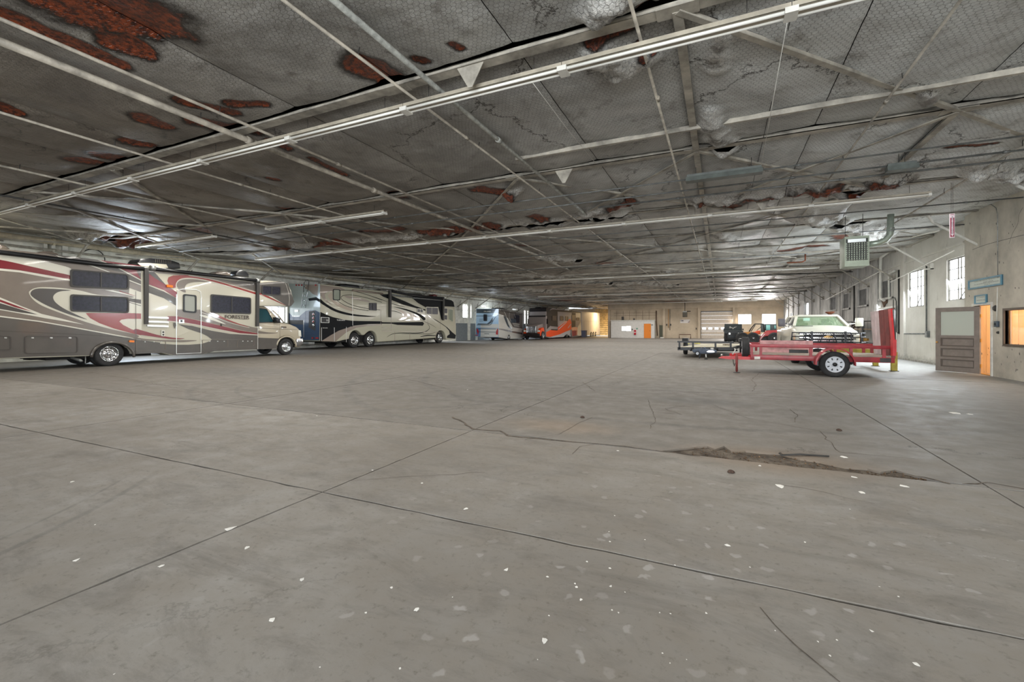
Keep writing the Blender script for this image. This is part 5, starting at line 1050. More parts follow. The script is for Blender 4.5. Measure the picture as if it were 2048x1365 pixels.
c_ = P2.p(880.5, 675.7); wheel(rv2, (X2-.18, c_.y, .52), .52, .28, (1, 0, 0)); wheel(rv2, (X2-2.25, c_.y, .52), .52, .28, (-1, 0, 0))
PT = lambda back: PX(X2-back, 1)
for q, k_, back, mm in (([(1010, 185), (1050, 160), (1130, 152), (1340, 180), (1368, 232), (1030, 198)], KA, .8, M_blk), ([(165, 180), (240, 165), (420, 172), (470, 195), (400, 222), (200, 205)], KB, .9, M_dgrey), ([(600, 240), (900, 250), (965, 268), (940, 290), (620, 268)], KB, .9, M_rub), ([(1145, 285), (1185, 265), (1225, 285), (1222, 305), (1145, 300)], KB, .9, M_mar), ([(790, 175), (850, 150), (930, 165), (945, 185), (800, 178)], KA, 1.2, M_t2)):
    body(PT(back), q, .6, mm, rv2, k_, .03, 'roof_unit')
# rear face
yb2 = P2.p(639.7, 650).y; PB2 = PY(yb2); f2 = lambda pts, L, m, s=False: decal(PB2, pts, L, m, rv2, KA, s)
M_nb = vmat('navy_blue_paint', (36, 62, 92)); M_sil = vmat('silver_paint', (176, 188, 186))
f2([(120, 150), (684, 152), (684, 640), (600, 610), (520, 600), (440, 620), (340, 700), (210, 700), (120, 620)], 1, M_sil); f2([(420, 165), (655, 165), (640, 360), (560, 330), (500, 270), (430, 240)], 2, M_t2)
f2([(480, 405), (620, 380), (680, 420), (680, 470), (620, 435), (500, 445)], 3, M_navy); f2([(60, 615), (120, 618), (210, 700), (345, 700), (440, 618), (520, 602), (610, 608), (680, 645), (672, 1120), (60, 1110)], 2, M_nb)
f2([(495, 625), (600, 612), (608, 920), (600, 960), (490, 900)], 3, M_black); f2([(150, 772), (405, 775), (408, 850), (150, 842)], 3, M_black)
ribbon(PB2, [(405, 775), (407, 1070)], .03, 4, M_lt, rv2, KA)
for v in (672, 738, 800, 862): c_ = PB2.p(*KA([(573, v)])[0], .0); MB().lathe([(0, -.03), (.06, -.03), (.065, -.02), (.08, -.02), (.085, 0)], c_, (0, 1, 0), 14).build('tail_lamp', M_redl if v < 850 else M_lt, rv2); MB().lathe([(.062, -.035), (.085, -.035), (.09, 0)], c_, (0, 1, 0), 14).build('lamp_ring', M_chrome, rv2)
text(PB2, 'TUSCANY', 277, 707, 2.3, M_lt, rv2, wpx=16, k=KA, d=.02, bold=.03); plate(PB2, [(258, 598), (318, 598), (318, 632), (258, 632)], .01, .04, M_lt, rv2, 'emblem', KA)
for x in (285, 330, 378, 615): plate(PB2, [(x-9, 165), (x+9, 165), (x+5, 190), (x-5, 190)], .01, .06, M_redl, rv2, 'marker_light', KA)
for x, w in ((560, 12), (635, 22)): plate(PB2, [(x-w, 1068), (x+w, 1068), (x+w, 1090), (x-w, 1090)], .01, .04, M_redl, rv2, 'reflector', KA)
lad = MB()
for a, b in (((440, 130), (395, 560)), ((520, 110), (462, 565))): lad.tube([PB2.p(*KA([a])[0], .12), PB2.p(*KA([b])[0], .12)], .022, 8)
for t_ in (.18, .36, .54, .72, .9): lad.tube([PB2.p(*KA([(440-45*t_, 130+430*t_)])[0], .12), PB2.p(*KA([(520-58*t_, 110+455*t_)])[0], .12)], .018, 6)
lad.tube([PB2.p(*KA([(440, 130)])[0], .12), PB2.p(*KA([(455, 95)])[0], .05), PB2.p(*KA([(520, 110)])[0], .12)], .02, 6); lad.build('ladder', M_chrome, rv2)
MB().span((X2-2.2, yb2-.55, .35), (X2-.35, yb2-.1, .48)).build('tow_step', M_gal, rv2)
# ---------------------------------------------------------------- 3: small motorhome seen from the rear
X3 = -22.05; P3 = PX(X3, 1); K5 = K(15.17, 940, 600)
rv3 = thing('motorhome', (X3-1.15, 46, 0), 'small pale blue and grey motorhome seen from its rear, DELANO lettering', 'motorhome', 'parked motorhomes')
M_sv = vmat('pale_silver_paint', (206, 204, 198)); M_g3 = vmat('smoke_grey_paint', (98, 92, 88)); M_b3 = vmat('ice_blue_paint', (168, 200, 228)); M_b4 = vmat('steel_blue_paint', (96, 134, 176)); M_s3 = vmat('slate_paint', (58, 72, 84))
body(P3, [(870, 275), (1050, 290), (1500, 385), (1580, 440), (1600, 700), (1600, 980), (1690, 1010), (1700, 1110), (1640, 1170), (1580, 1178)]+arc(1190, 1190, 50, 130, 0, 180, 8)+[(868, 1140)], 2.3, M_sv, rv3, K5, .05)
e3 = lambda pts, L, m, s=False: decal(P3, pts, L, m, rv3, K5, s)
e3([(872, 290), (1040, 300), (1500, 395), (1590, 450), (1590, 880), (1300, 830), (1230, 700), (1150, 560), (1050, 490), (872, 420)], 1, M_g3)
for q, w in (([(900, 300), (1040, 370), (1120, 580), (1180, 760), (1270, 860), (1500, 930), (1590, 960)], .07), ([(1200, 380), (1190, 520), (1240, 660)], .05), ([(1330, 420), (1380, 550)], .05), ([(1290, 715), (1420, 735), (1500, 755)], .06), ([(1300, 750), (1480, 790)], .05), ([(1330, 790), (1500, 825)], .05)): ribbon(P3, q, w, 3, M_sv, rv3, K5)
e3([(1020, 500), (1060, 620), (1120, 760), (1190, 860), (1300, 880), (1200, 790), (1130, 620), (1090, 520)], 2, M_s3, True)
e3([(875, 870), (1000, 880), (1300, 950), (1590, 1000), (1590, 1060), (1300, 1000), (1000, 930), (875, 905)], 2, M_g3)
e3([(1330, 440), (1500, 470), (1500, 700), (1330, 690)], 2, M_dkglass); e3([(1230, 560), (1400, 600), (1400, 700), (1240, 700)], 2, M_s3)
tube_on(P3, [(930, 320), (1300, 380), (1560, 430)], .1, M_g3, rv3, 'awning_roll', K5, .1)
yb3 = P3.p(997.3, 650).y; PB3 = PY(yb3); f3 = lambda pts, L, m, s=False: decal(PB3, pts, L, m, rv3, K5, s)
f3([(195, 270), (868, 275), (868, 1145), (175, 1105)], 1, M_b3); f3([(200, 280), (868, 285), (868, 405), (195, 405)], 2, M_s3); f3([(185, 850), (868, 860), (868, 1145), (178, 1108)], 2, M_b4)
ribbon(PB3, [(210, 760), (560, 765), (650, 730), (700, 640), (780, 520), (860, 470)], .07, 3, M_s3, rv3, K5); f3([(230, 720), (520, 725), (600, 660), (690, 530), (690, 640), (640, 710), (560, 748), (240, 745)], 3, M_s3)
for y in (490,): ribbon(PB3, [(190, y), (690, y)], .06, 3, M_s3, rv3, K5)
winframe(PB3, [(410, 440), (525, 445), (525, 650), (410, 648)], 2, .05, rv3, M_s3, M_dkglass, K5, l0=3)
for y in (590, 622, 655): ribbon(PB3, [(280, y), (400, y)], .03, 3, M_s3, rv3, K5)
text(PB3, 'DELANO', 530, 355, 2.6, M_lt, rv3, wpx=14, k=K5, d=.03, bold=.02)
for q in ([(205, 880), (235, 880), (270, 960), (250, 1060), (215, 960)], [(830, 880), (850, 880), (850, 1060), (790, 1050), (800, 960)]): plate(PB3, q, .01, .05, M_redl, rv3, 'tail_lamp', K5)
ribbon(PB3, [(250, 975), (790, 985)], .05, 4, M_s3, rv3, K5); ribbon(PB3, [(250, 880), (790, 890)], .05, 4, M_s3, rv3, K5)
plate(PB3, [(455, 1045), (560, 1050), (560, 1100), (455, 1095)], .01, .03, M_white, rv3, 'licence_plate', K5); plate(PB3, [(440, 1025), (580, 1030), (580, 1045), (440, 1040)], .01, .05, M_s3, rv3, 'plate_lamp', K5)
plate(PB3, [(160, 1060), (250, 1065), (250, 1085), (160, 1080)], .02, .06, M_redl, rv3, 'reflector', K5)
MB().span((X3-2.0, yb3+.2, .28), (X3-.3, yb3+6.5, .5)).build('chassis', M_under, rv3)
body(PX(X3-.7, 1), [(820, 262), (850, 245), (980, 245), (1060, 270), (1100, 295), (850, 280)], .7, M_blk, rv3, K5, .03, 'roof_unit')
c_ = P3.p(*K5([(1190, 1150)])[0]); wheel(rv3, (X3-.2, c_.y, .4), .4, .26, (1, 0, 0), 'alloy'); wheel(rv3, (X3-2.1, c_.y, .4), .4, .26, (-1, 0, 0), 'alloy')
c_ = P3.p(*K5([(1640, 1110)])[0]); wheel(rv3, (X3-.12, c_.y, .4), .4, .24, (1, 0, 0), 'alloy'); wheel(rv3, (X3-2.1, c_.y, .4), .4, .24, (-1, 0, 0), 'alloy')
MB().span((X3-.5, c_.y-.6, .3), (X3-.3, c_.y+.6, 1.1)).build('wheel_well', M_under, rv3)
# ---------------------------------------------------------------- 4: truck-nosed motorhome
X4 = -19.3; P4 = PX(X4, 1); K6 = K(10.78, 1040, 600)
rv4 = thing('motorhome', (X4-1.2, 58, 0), 'black, grey and orange truck-nosed motorhome facing the camera', 'motorhome', 'parked motorhomes')
M_o4 = mat('orange_paint', (222, 70, 16), .45, spec=.3); M_g4 = mat('mauve_grey_paint', (138, 128, 124), .45, spec=.3); M_k4 = mat('brown_black_paint', (34, 28, 27), .5, spec=.25); M_g5 = mat('silver_grey_paint', (176, 174, 176), .45, spec=.3)
body(P4, [(650, 215), (700, 180), (820, 195), (1000, 235), (1310, 262), (1330, 790), (1130, 815)]+arc(1050, 770, 62, 90, 0, 180, 8)+[(640, 830), (560, 800), (560, 350), (600, 330)], 2.3, M_g4, rv4, K6, .05)
e4 = lambda pts, L, m, s=False: decal(P4, pts, L, m, rv4, K6, s)
e4([(580, 240), (810, 240), (815, 570), (660, 555), (580, 640)], 1, M_k4); e4([(815, 580), (1080, 410), (1110, 490), (1105, 640), (980, 690), (815, 660)], 2, M_o4); e4([(565, 700), (660, 650), (815, 660), (980, 690), (860, 745), (660, 800), (565, 790)], 2, M_o4)
e4([(860, 745), (985, 688), (1080, 650), (1100, 800), (1000, 740), (940, 800), (700, 815), (660, 800)], 1, M_g5)
for q in ([(820, 590), (980, 465)], [(830, 640), (1010, 470)], [(1030, 610), (1100, 520)], [(820, 560), (930, 470)]): ribbon(P4, q, .12, 4, M_g5 if q[0][0] != 820 else vmat('violet_grey', (150, 120, 140)), rv4, K6)
e4([(1115, 280), (1200, 285), (1195, 580), (1110, 600)], 2, M_k4); e4([(1110, 600), (1195, 585), (1240, 600), (1240, 760), (1130, 790)], 2, vmat('rust_red_paint', (176, 72, 54))); e4([(1240, 600), (1310, 460), (1325, 780), (1240, 770)], 2, vmat('stone_paint', (196, 196, 180)))
e4([(610, 240), (820, 255), (1310, 285), (1310, 262), (1000, 235), (700, 205)], 2, M_k4)
for q in ([(690, 345), (798, 350), (795, 450), (690, 450)], [(855, 348), (930, 352), (930, 452), (855, 450)], [(970, 355), (1035, 358), (1035, 455), (970, 452)], [(1115, 330), (1195, 334), (1195, 450), (1115, 450)], [(1215, 380), (1275, 382), (1272, 450), (1215, 448)]): winframe(P4, q, 1, .05, rv4, M_blk, M_dkglass, K6, l0=4)
e4([(670, 630), (815, 640), (800, 665), (670, 655)], 5, M_black); ribbon(P4, [(660, 560), (820, 575)], .1, 5, M_k4, rv4, K6)
MB().span((X4-2.1, P4.p(1095, 680).y, .35), (X4-.35, P4.p(1160, 680).y, .95)).build('chassis', M_under, rv4)
body(PX(X4-.5, 1), [(440, 165), (480, 150), (600, 158), (610, 185), (450, 185)], .7, M_blk, rv4, K6, .03, 'roof_unit')
# cab: hood, grille, windshield, roof fairing (front face built on the plane Y)
yf = P4.p(1081, 665).y; yc = P4.p(1094, 650).y; xl, xr = X4-2.25, X4-.05
PFR = PY(yf); PWS = PY(yc-.15)
zz_ = lambda pl, v: pl.p(1070, v).z
zt, zw1, zw0, zh, zb_ = zz_(PWS, 616.5), zz_(PWS, 634), zz_(PWS, 647), zz_(PFR, 651), zz_(PFR, 668.5)
MB().prism([(xr, yc+.3, .5), (xr, yc-.1, .5), (xr, yc-.3, zw0), (xr, yc+.1, zw1), (xr, yc-.2, zw1+.1), (xr, yc-.1, zt-.1), (xr, yc+.1, zt), (xr, yc+2.5, zt), (xr, yc+2.5, .5)], (xl-xr, 0, 0)).build('cab', M_g4, rv4, bevel=.06, fix=True)
MB().prism([(xr+.004, yc-.22, zt-.45), (xr+.004, yc-.14, zt-.08), (xr+.004, yc+.08, zt+.02), (xr+.004, yc+2.4, zt+.02), (xr+.004, yc+2.4, zt-.3), (xr+.004, yc+.4, zt-.45)], (xl-xr-.008, 0, 0)).build('roof_fairing', M_k4, rv4, fix=True)
MB().add([(xl+.12, yc-.31, zw0), (xr-.12, yc-.31, zw0), (xr-.16, yc+.06, zw1), (xl+.16, yc+.06, zw1)], [(0, 1, 2, 3)]).build('windshield', mat('green_black_glass', (18, 28, 26), .35, spec=.25), rv4)
MB().bar(((xl+xr)/2, yc-.33, zw0), ((xl+xr)/2, yc+.04, zw1), .05, .03).build('windshield_divider', M_blk, rv4); MB().span((xl, yc-.42, zw1-.02), (xr, yc-.05, zw1+.14)).build('sun_visor', M_k4, rv4)
MB().prism([(xr-.35, yc, .75), (xr-.35, yf, .75), (xr-.35, yf, zh-.1), (xr-.35, yf+.2, zh), (xr-.35, yc, zw0)], (xl-xr+.7, 0, 0)).build('hood', M_g4, rv4, bevel=.09, fix=True)
MB().span((xl+.55, yf-.03, .8), (xr-.55, yf+.02, zh-.15)).build('grille', M_black, rv4)
for k in range(7): x = xl+.6+k*(xr-xl-1.2)/6; MB().span((x-.015, yf-.05, .82), (x+.015, yf-.02, zh-.17)).build('grille_bar', M_chrome, rv4)
for a, b in ((xl+.5, xl+.56), (xr-.56, xr-.5)): MB().span((a, yf-.06, .78), (b, yf, zh-.12)).build('grille_surround', M_chrome, rv4)
for sx in (xl+.02, xr-.38): MB().prism([(sx, yf+.1, .45), (sx, yf+.05, .95), (sx, yf+.5, 1.35), (sx, yf+1.3, 1.45), (sx, yf+1.55, 1.0), (sx, yf+.3, .42)], (.36, 0, 0)).build('fender', M_o4, rv4, bevel=.05, fix=True)
for sx in (xl+.05, xr-.35): MB().prism([(sx, yf+.04, .92), (sx+.3, yf+.04, .92), (sx+.3, yf+.1, 1.12), (sx, yf+.1, 1.12)], (0, -.06, 0)).build('headlight', mat('lamp_lens', (226, 226, 214)), rv4)
MB().span((xl+.05, yf-.12, .38), (xr-.05, yf+.12, .72)).build('bumper', M_k4, rv4, bevel=.04)
for sx, s_ in ((xl-.25, 1), (xr+.06, -1)): MB().span((sx, yc-.2, zw0-.1), (sx+.2, yc-.08, zw0+.55)).build('mirror', M_k4, rv4, bevel=.03)
c_ = P4.p(1086.5, 665); wheel(rv4, (X4-.12, c_.y, .5), .5, .28, (1, 0, 0), 'alloy'); wheel(rv4, (xl+.15, c_.y, .5), .5, .28, (-1, 0, 0), 'alloy')
for u in (1134.6, 1140.3): c_ = P4.p(u, 665); wheel(rv4, (X4-.16, c_.y, .5), .5, .28, (1, 0, 0), 'alloy'); wheel(rv4, (xl+.2, c_.y, .5), .5, .28, (-1, 0, 0), 'alloy')
# ---------------------------------------------------------------- enclosed trailer behind it
X5 = -19.25; P5 = PX(X5, 1); tr = thing('enclosed_trailer', (X5-1.2, 72, 0), 'white enclosed cargo trailer with three axles, farthest on the left', 'trailer')
M_tw = mat('trailer_white', (206, 204, 204), .5, spec=.3)
body(P5, [(1320, 245), (1560, 262), (1722, 285), (1722, 758), (1650, 762), (1340, 765)], 2.4, M_tw, tr, K6, .05)
for q in ([(1330, 250), (1340, 765)], [(1640, 470), (1640, 755)], [(1480, 460), (1480, 755)]): ribbon(P5, q, .06, 2, M_gal, tr, K6)
rimline(P5, [(1380, 460), (1640, 470), (1640, 750), (1380, 745)], .3, .04, M_gal, tr, 'side_door_frame', K6); MB().tube([P5.p(*q, .02) for q in K6([(1320, 770), (1722, 762)])], .06, 6).build('lower_rail', M_gal, tr)
for u in (1182, 1186.3, 1190.8): c_ = P5.p(u, 670); wheel(tr, (X5-.02, c_.y, .38), .38, .22, (1, 0, 0), 'alloy'); wheel(tr, (X5-2.3, c_.y, .38), .38, .22, (-1, 0, 0), 'alloy')
MB().tube([(X5-.2, P5.p(1186, 670).y-1.6, .75), (X5-.2, P5.p(1186, 670).y+1.9, .75)], .05, 6).build('axle_frame', M_dark, tr)
t = thing('storage_bin', P4.p(1158, 670), 'blue-grey bin standing behind the truck-nosed motorhome', 'bin'); q = P4.p(1158, 670, .8); MB().prism([(q.x-.3, q.y-.4, .02), (q.x+.3, q.y-.4, .02), (q.x+.34, q.y-.44, .95), (q.x-.34, q.y-.44, .95)], (0, .8, 0)).build('bin_body', mat('bin_blue', (88, 96, 118), .6), t); MB().span((q.x-.38, q.y-.5, .95), (q.x+.38, q.y+.44, 1.02)).build('lid', mat('bin_blue', (88, 96, 118)), t)
# ---------------------------------------------------------------- red utility trailer
YT = 15.2; Q = PY(YT); K8 = K(8.027, 1600, 600); K9 = K(9.31, 1340, 640); K7 = K(9.31, 1540, 610)
M_rd = mat('trailer_red', (156, 46, 54), .5, var=.3, sc=3, coat=.1); M_rd2 = mat('bright_red', (196, 40, 44), .45, var=.15); M_pk2 = mat('faded_pink', (196, 150, 150), .7, var=.3, sc=4); M_maro = mat('oxide_red', (122, 52, 50), .7, var=.3, sc=3); M_deck = mat('weathered_deck', (172, 160, 146), .85, var=.3, sc=4, stretch=(.4, 3, 1)); M_pkw = mat('pink_white', (204, 186, 188), .6, var=.2, sc=3)
tx = lambda u: Q.p(u, 700).x
tz = lambda v, u=1650: Q.p(u, v).z
x0, x1 = tx(1501), tx(1789); zr0, zr1 = tz(697), tz(690.5); zb0, zb1 = tz(723), tz(713); yn, yf_ = YT, YT+1.9
ut = thing('utility_trailer', ((x0+x1)/2, YT+.9, 0), 'red open utility trailer with raised plank ramp, parked across the right side', 'trailer')
for y, nm in ((yn, 'top_rail'), (yf_, 'top_rail')): MB().span((x0, y-.03, zr0), (x1, y+.03, zr1)).build(nm, M_rd, ut, bevel=.006)
MB().span((x0-.02, yn, zr0), (x0+.04, yf_, zr1)).build('top_rail', M_rd, ut); 
for y in (yn, yf_): MB().span((x0, y-.035, zb0), (x1, y+.035, zb1)).build('side_beam', M_rd, ut, bevel=.006)
for x in (x0, x1-.06): MB().span((x, yn, zb0), (x+.06, yf_, zb1)).build('cross_beam', M_rd, ut)
for u in (1503.5, 1521.5, 1621.5, 1702, 1768, 1787):
    for y in (yn, yf_): x = tx(u); MB().span((x-.035, y-.03, zb1-.02), (x+.035, y+.03, zr0+.01)).build('post', M_rd, ut)
for k in range(11): y = yn+.04+k*(1.82/11); MB().span((x0+.05, y, zb1), (x1-.06, y+.158, zb1+.035)).build('deck_plank', M_deck, ut)
MB().span((tx(1759), yn-.038, tz(722)), (tx(1781), yn-.034, tz(714))).build('worn_patch', M_dark, ut)
c_ = Q.p(1665.5, 729); wx = c_.x; fd = MB(); P_ = []
for (r_, a_, b_) in ((.44, -5, 185),):
    n_ = 18; out_ = [(wx+r_*math.cos(math.radians(a_+(b_-a_)*i/n_))*1.05, .37+r_*math.sin(math.radians(a_+(b_-a_)*i/n_))) for i in range(n_+1)]
    fd.grid([[Vector((x, yn-.33, z)) for x, z in out_], [Vector((x, yn-.03, z)) for x, z in out_]]); fd.grid([[Vector((x, yn-.33, z)) for x, z in out_], [Vector((wx+(x-wx)*.92, yn-.34, .37+(z-.37)*.92)) for x, z in out_]])
fd.build('fender', M_rd, ut); fd2 = MB(); fd2.v = [(x, 2*(YT+.95)-y, z) for x, y, z in fd.v]; fd2.f = fd.f; fd2.sm = fd.sm; fd2.build('fender', M_rd, ut)
wheel(ut, (wx, yn-.17, .352), .352, .21, (0, -1, 0), 'spoke'); wheel(ut, (wx, yf_+.17, .352), .352, .21, (0, 1, 0), 'spoke'); MB().tube([(wx, yn-.1, .36), (wx, yf_+.1, .36)], .035, 8).build('axle', M_dark, ut)
tgx = tx(1437); zt0, zt1 = tz(719.5, 1470), tz(713.5, 1470); ym = YT+.95
for y in (yn+.1, yf_-.1): MB().bar((x0, y, (zb0+zb1)/2), (tx(1462), ym, (zb0+zb1)/2), .06, .1).build('tongue_arm', M_rd2, ut)
MB().span((tgx+.3, yn+.06, zt0), (x0+.1, yn+.14, zt1)).build('tongue', M_rd2, ut)
MB().prism([(tgx, yn+.02, zt0+.03), (tgx+.32, yn+.0, zt0), (tgx+.32, yn+.0, zt1), (tgx+.1, yn+.02, zt1-.01)], (0, .18, 0)).build('coupler', M_rd2, ut); MB().lathe([(0, 0), (.03, .01), (.03, .05), (0, .06)], (tx(1443), yn+.08, zt1), (0, 0, 1), 8).build('coupler_latch', M_lt, ut)
jx = tx(1473.5); jk = MB(); jk.tube([(jx, yn+.02, zt0-.35), (jx, yn+.02, zt1+.1)], .035, 10); jk.tube([(jx, yn+.02, .02), (jx, yn+.02, zt0-.3)], .024, 10); jk.build('jack', M_maro, ut); MB().lathe([(0, 0), (.1, 0), (.1, .015), (.02, .03)], (jx, yn+.02, 0), (0, 0, 1), 14).build('jack_foot', M_dark, ut)
MB().tube([Q.p(1466, 719), Q.p(1467.5, 730), Q.p(1470, 727), Q.p(1468, 733)], .012, 6).build('chain_hook', M_dark, ut); MB().tube([Q.p(1465, 709.5), Q.p(1470.5, 700.5), Q.p(1469.5, 697.5)], .02, 6).build('hitch_lever', M_white, ut)
wheel(ut, (Q.p(1492, 696).x, yn+.35, Q.p(1492, 696.5).z), .33, .2, (-1, 0, 0), 'spoke'); MB().span((x0-.12, yn+.2, zb1), (x0, yn+.5, zr0)).build('spare_bracket', M_maro, ut)
plate(Q, [(1508.5, 713.5), (1520, 713.5), (1520, 718.5), (1508.5, 718.5)], .04, .05, M_white, ut, 'data_plate')
MB().span((tx(1525), YT+.9, zb1+.04), (PY(YT+.9).p(1626, 700).x, YT+.95, PY(YT+.9).p(1560, 681.5).z)).build('faded_board', M_pk2, ut)
MB().span((PY(YT+.9).p(1578, 700).x, YT+.88, PY(YT+.9).p(1578, 706).z), (PY(YT+.9).p(1616, 700).x, YT+.9, PY(YT+.9).p(1578, 699.5).z)).build('board_cutout', M_black, ut)
PG = PX(x1-.05, -1)
for q, m_ in (([(1152, 197), (1228, 183), (1272, 870), (1215, 873)], M_pkw), ([(1240, 182), (1288, 172), (1330, 878), (1278, 880)], M_pkw), ([(1288, 170), (1362, 160), (1412, 900), (1335, 905)], M_maro), ([(1366, 160), (1440, 150), (1478, 890), (1418, 895)], M_maro), ([(1442, 150), (1482, 145), (1530, 700), (1496, 740)], M_rd2)):
    plate(PG, q, 0, .04, m_, ut, 'ramp_board', K8)
plate(PG, [(1150, 200), (1480, 135), (1484, 155), (1152, 222)], -.04, -.005, M_maro, ut, 'ramp_top_bar', K8); plate(PG, [(1495, 640), (1535, 640), (1535, 900), (1500, 900)], -.02, .06, M_rd2, ut, 'ramp_hinge_post', K8)
for q, lb in (([(1345, 903), (1470, 905), (1465, 915), (1350, 915)], 0),): plate(PG, q, .04, .07, M_black, ut, 'hinge', K8)
# yellow steel stand
t = thing('steel_stand', (5, 18.9, 0), 'yellow steel stand on square legs behind the red trailer ramp', 'stand'); M_yel = mat('faded_yellow', (172, 158, 62), .6, var=.25, sc=4)
a, b = atZ(1788, 743), atZ(1751, 733); zq = PY(b.y).p(1700, 698).z
for p in (a, b): MB().span((p.x-.07, p.y-.07, .02), (p.x+.07, p.y+.07, zq)).build('leg', M_yel, t); MB().span((p.x-.1, p.y-.1, 0), (p.x+.1, p.y+.1, .02)).build('foot_plate', M_dark, t)
q = PY(18.8).p(1662, 700); zq = PY(18.8).p(1700, 698).z; MB().span((q.x, 18.73, zq-.14), (b.x, 18.87, zq)).build('crossbeam', M_yel, t); MB().span((a.x-.06, a.y, zq-.14), (a.x+.06, b.y, zq)).build('side_beam', M_yel, t); MB().span((q.x, 18.74, 0), (q.x+.13, 18.86, zq-.14)).build('leg', M_yel, t)
# ---------------------------------------------------------------- black flat trailer
bt = thing('flatbed_trailer', (0, 23.5, 0), 'black open flatbed trailer with pale deck boards left of the red one', 'trailer'); QB = PY(22.3); M_bk = mat('black_steel', (34, 36, 40), .45, var=.3, sc=4); M_dk2 = mat('pale_deck', (190, 182, 160), .85, var=.3, sc=5); M_blg = mat('blue_grey_cast', (84, 94, 110), .55, .2, var=.3, sc=9)
A, B = QB.p(1357, 694.5), QB.p(1462.5, 694.5); zd = A.z; R = atZ(1487, 688.2, zd)-B; R = R*1.0
for f0 in range(9):
    g0, g1 = f0/9+.004, (f0+1)/9-.004; MB().prism([A.lerp(B, g0)+R*.0, A.lerp(B, g1), A.lerp(B, g1)+R, A.lerp(B, g0)+R], (0, 0, -.03)).build('deck_plank', M_dk2, bt)
for p, q in ((A, B), (A+R, B+R)): MB().bar(p+Vector((0, 0, -.08)), q+Vector((0, 0, -.08)), .08, .14).build('end_beam', M_bk, bt)
for p in (A, B): MB().bar(p+Vector((0, 0, -.08)), p+R+Vector((0, 0, -.08)), .08, .14).build('side_beam', M_bk, bt)
zrl = QB.p(1400, 684.5).z
MB().bar((A.x-.05, 22.3, zrl), (B.x+.1, 22.3, zrl), .07, .07).build('top_rail', M_bk, bt)
for u in (1359, 1386, 1431, 1461.5): x = QB.p(u, 690).x; MB().span((x-.04, 22.26, zd-.1), (x+.04, 22.34, zrl)).build('post', M_bk, bt)
for s_, p in ((-1, A), (1, B)):
    c_ = p+R*.45+Vector((s_*.2, 0, 0)); wheel(bt, (c_.x, c_.y, .34), .34, .2, (s_, 0, 0), 'alloy'); MB().prism([(c_.x-.14, c_.y-.55, .68), (c_.x-.14, c_.y-.35, .84), (c_.x-.14, c_.y+.35, .84), (c_.x-.14, c_.y+.55, .68)], (.28, 0, 0)).build('fender', M_bk, bt)
MB().tube([A+R*.45+Vector((0, 0, -.25)), B+R*.45+Vector((0, 0, -.25))], .04, 8).build('axle', M_bk, bt)
cp = PY(21.0).p(1391, 704.5); mid = A.lerp(B, .5)
for p in (A.lerp(B, .25), A.lerp(B, .75)): MB().bar(p+Vector((0, 0, -.1)), (cp.x+.35, 21.3, cp.z), .07, .1).build('tongue_arm', M_bk, bt)
QC = PY(21.25); plate(QC, [(1384, 699.5), (1400, 697), (1415, 698), (1433.5, 700.5), (1434, 705.5), (1420, 708), (1395, 707.5), (1386, 705)], 0, .12, M_blg, bt, 'coupler', bevel=.02)
plate(QC, [(1413, 703.5), (1418, 700.8), (1426, 700.8), (1430, 704), (1427, 705), (1416, 705)], .12, .15, M_lt, bt, 'winch_plate'); plate(QC, [(1421, 696), (1427, 696), (1427, 699.5), (1421, 699.5)], .0, .05, M_white, bt, 'tag_plate')
for q in ([(1401, 699), (1403, 696), (1407, 700)], [(1406, 700), (1410, 695), (1411, 699)]): MB().tube([QC.p(u, v, .06) for u, v in q], .03, 7).build('winch_handle', M_blg, bt)
wheel(bt, QC.p(1395, 707, .1), .1, .06, (0, -1, 0), 'alloy', 'jack_wheel')
MB().tube([QC.p(1412, 700), QC.p(1412, 714), QC.p(1412.5, 716)], .03, 8).build('jack', M_lt, bt); MB().lathe([(0, 0), (.07, 0), (.07, .03), (.02, .05)], (QC.p(1412, 710).x, 21.25, 0), (0, 0, 1), 12).build('jack_foot', M_dark, bt)
MB().tube([QC.p(1402, 705), QC.p(1400, 711), QC.p(1398.5, 717.5)], .016, 6).build('safety_chain', M_blg, bt)
for u, v, lb, c3 in ((1372, 688.5, 'green and yellow ratchet strap on the black trailer deck', (180, 184, 90)), (1394, 687.8, 'yellow strap bundle on black trailer deck near the fender', (190, 180, 80)), (1452, 690.5, 'brown rope heap on black trailer deck by the right post', (104, 88, 70))):
    p = atZ(u, v, zd+.03); t = MB().tube([p+Vector((.14*math.cos(k*.9)*(1+.3*math.sin(k*2.3)), .1*math.sin(k*.9), .012*(k % 3))) for k in range(16)], .016, 6).build('strap_bundle', mat('strap%d' % u, c3, .8)); tag(t, lb, 'strap')
# ---------------------------------------------------------------- white pickup truck
xc, y0 = 3.52, 19.6
T = lambda x, y, z: Vector((xc+x, y0+y, z))
pk = thing('pickup_truck', (xc, y0+2.8, 0), 'white pickup truck with black grille guard behind the red trailer', 'truck'); M_tr = vmat('truck_white', (198, 196, 182), .3); M_gg = mat('guard_black', (34, 38, 48), .45)
prof = [(0, .55), (-.02, 1.12), (.06, 1.2), (.3, 1.25), (1.1, 1.40), (1.35, 1.40), (4.3, 1.36), (4.35, 1.28), (5.9, 1.28), (5.95, .6), (4.9, .55)]+[(4.45+.48*math.cos(math.radians(a_)), .5+.48*math.sin(math.radians(a_))) for a_ in range(0, 181, 20)]+[(3.9, .45), (1.5, .45)]+[(.95+.48*math.cos(math.radians(a_)), .5+.48*math.sin(math.radians(a_))) for a_ in range(0, 181, 20)]+[(.4, .55)]
MB().prism([T(-.98, y, z) for y, z in prof], (1.96, 0, 0)).build('body', M_tr, pk, bevel=.07, fix=True)
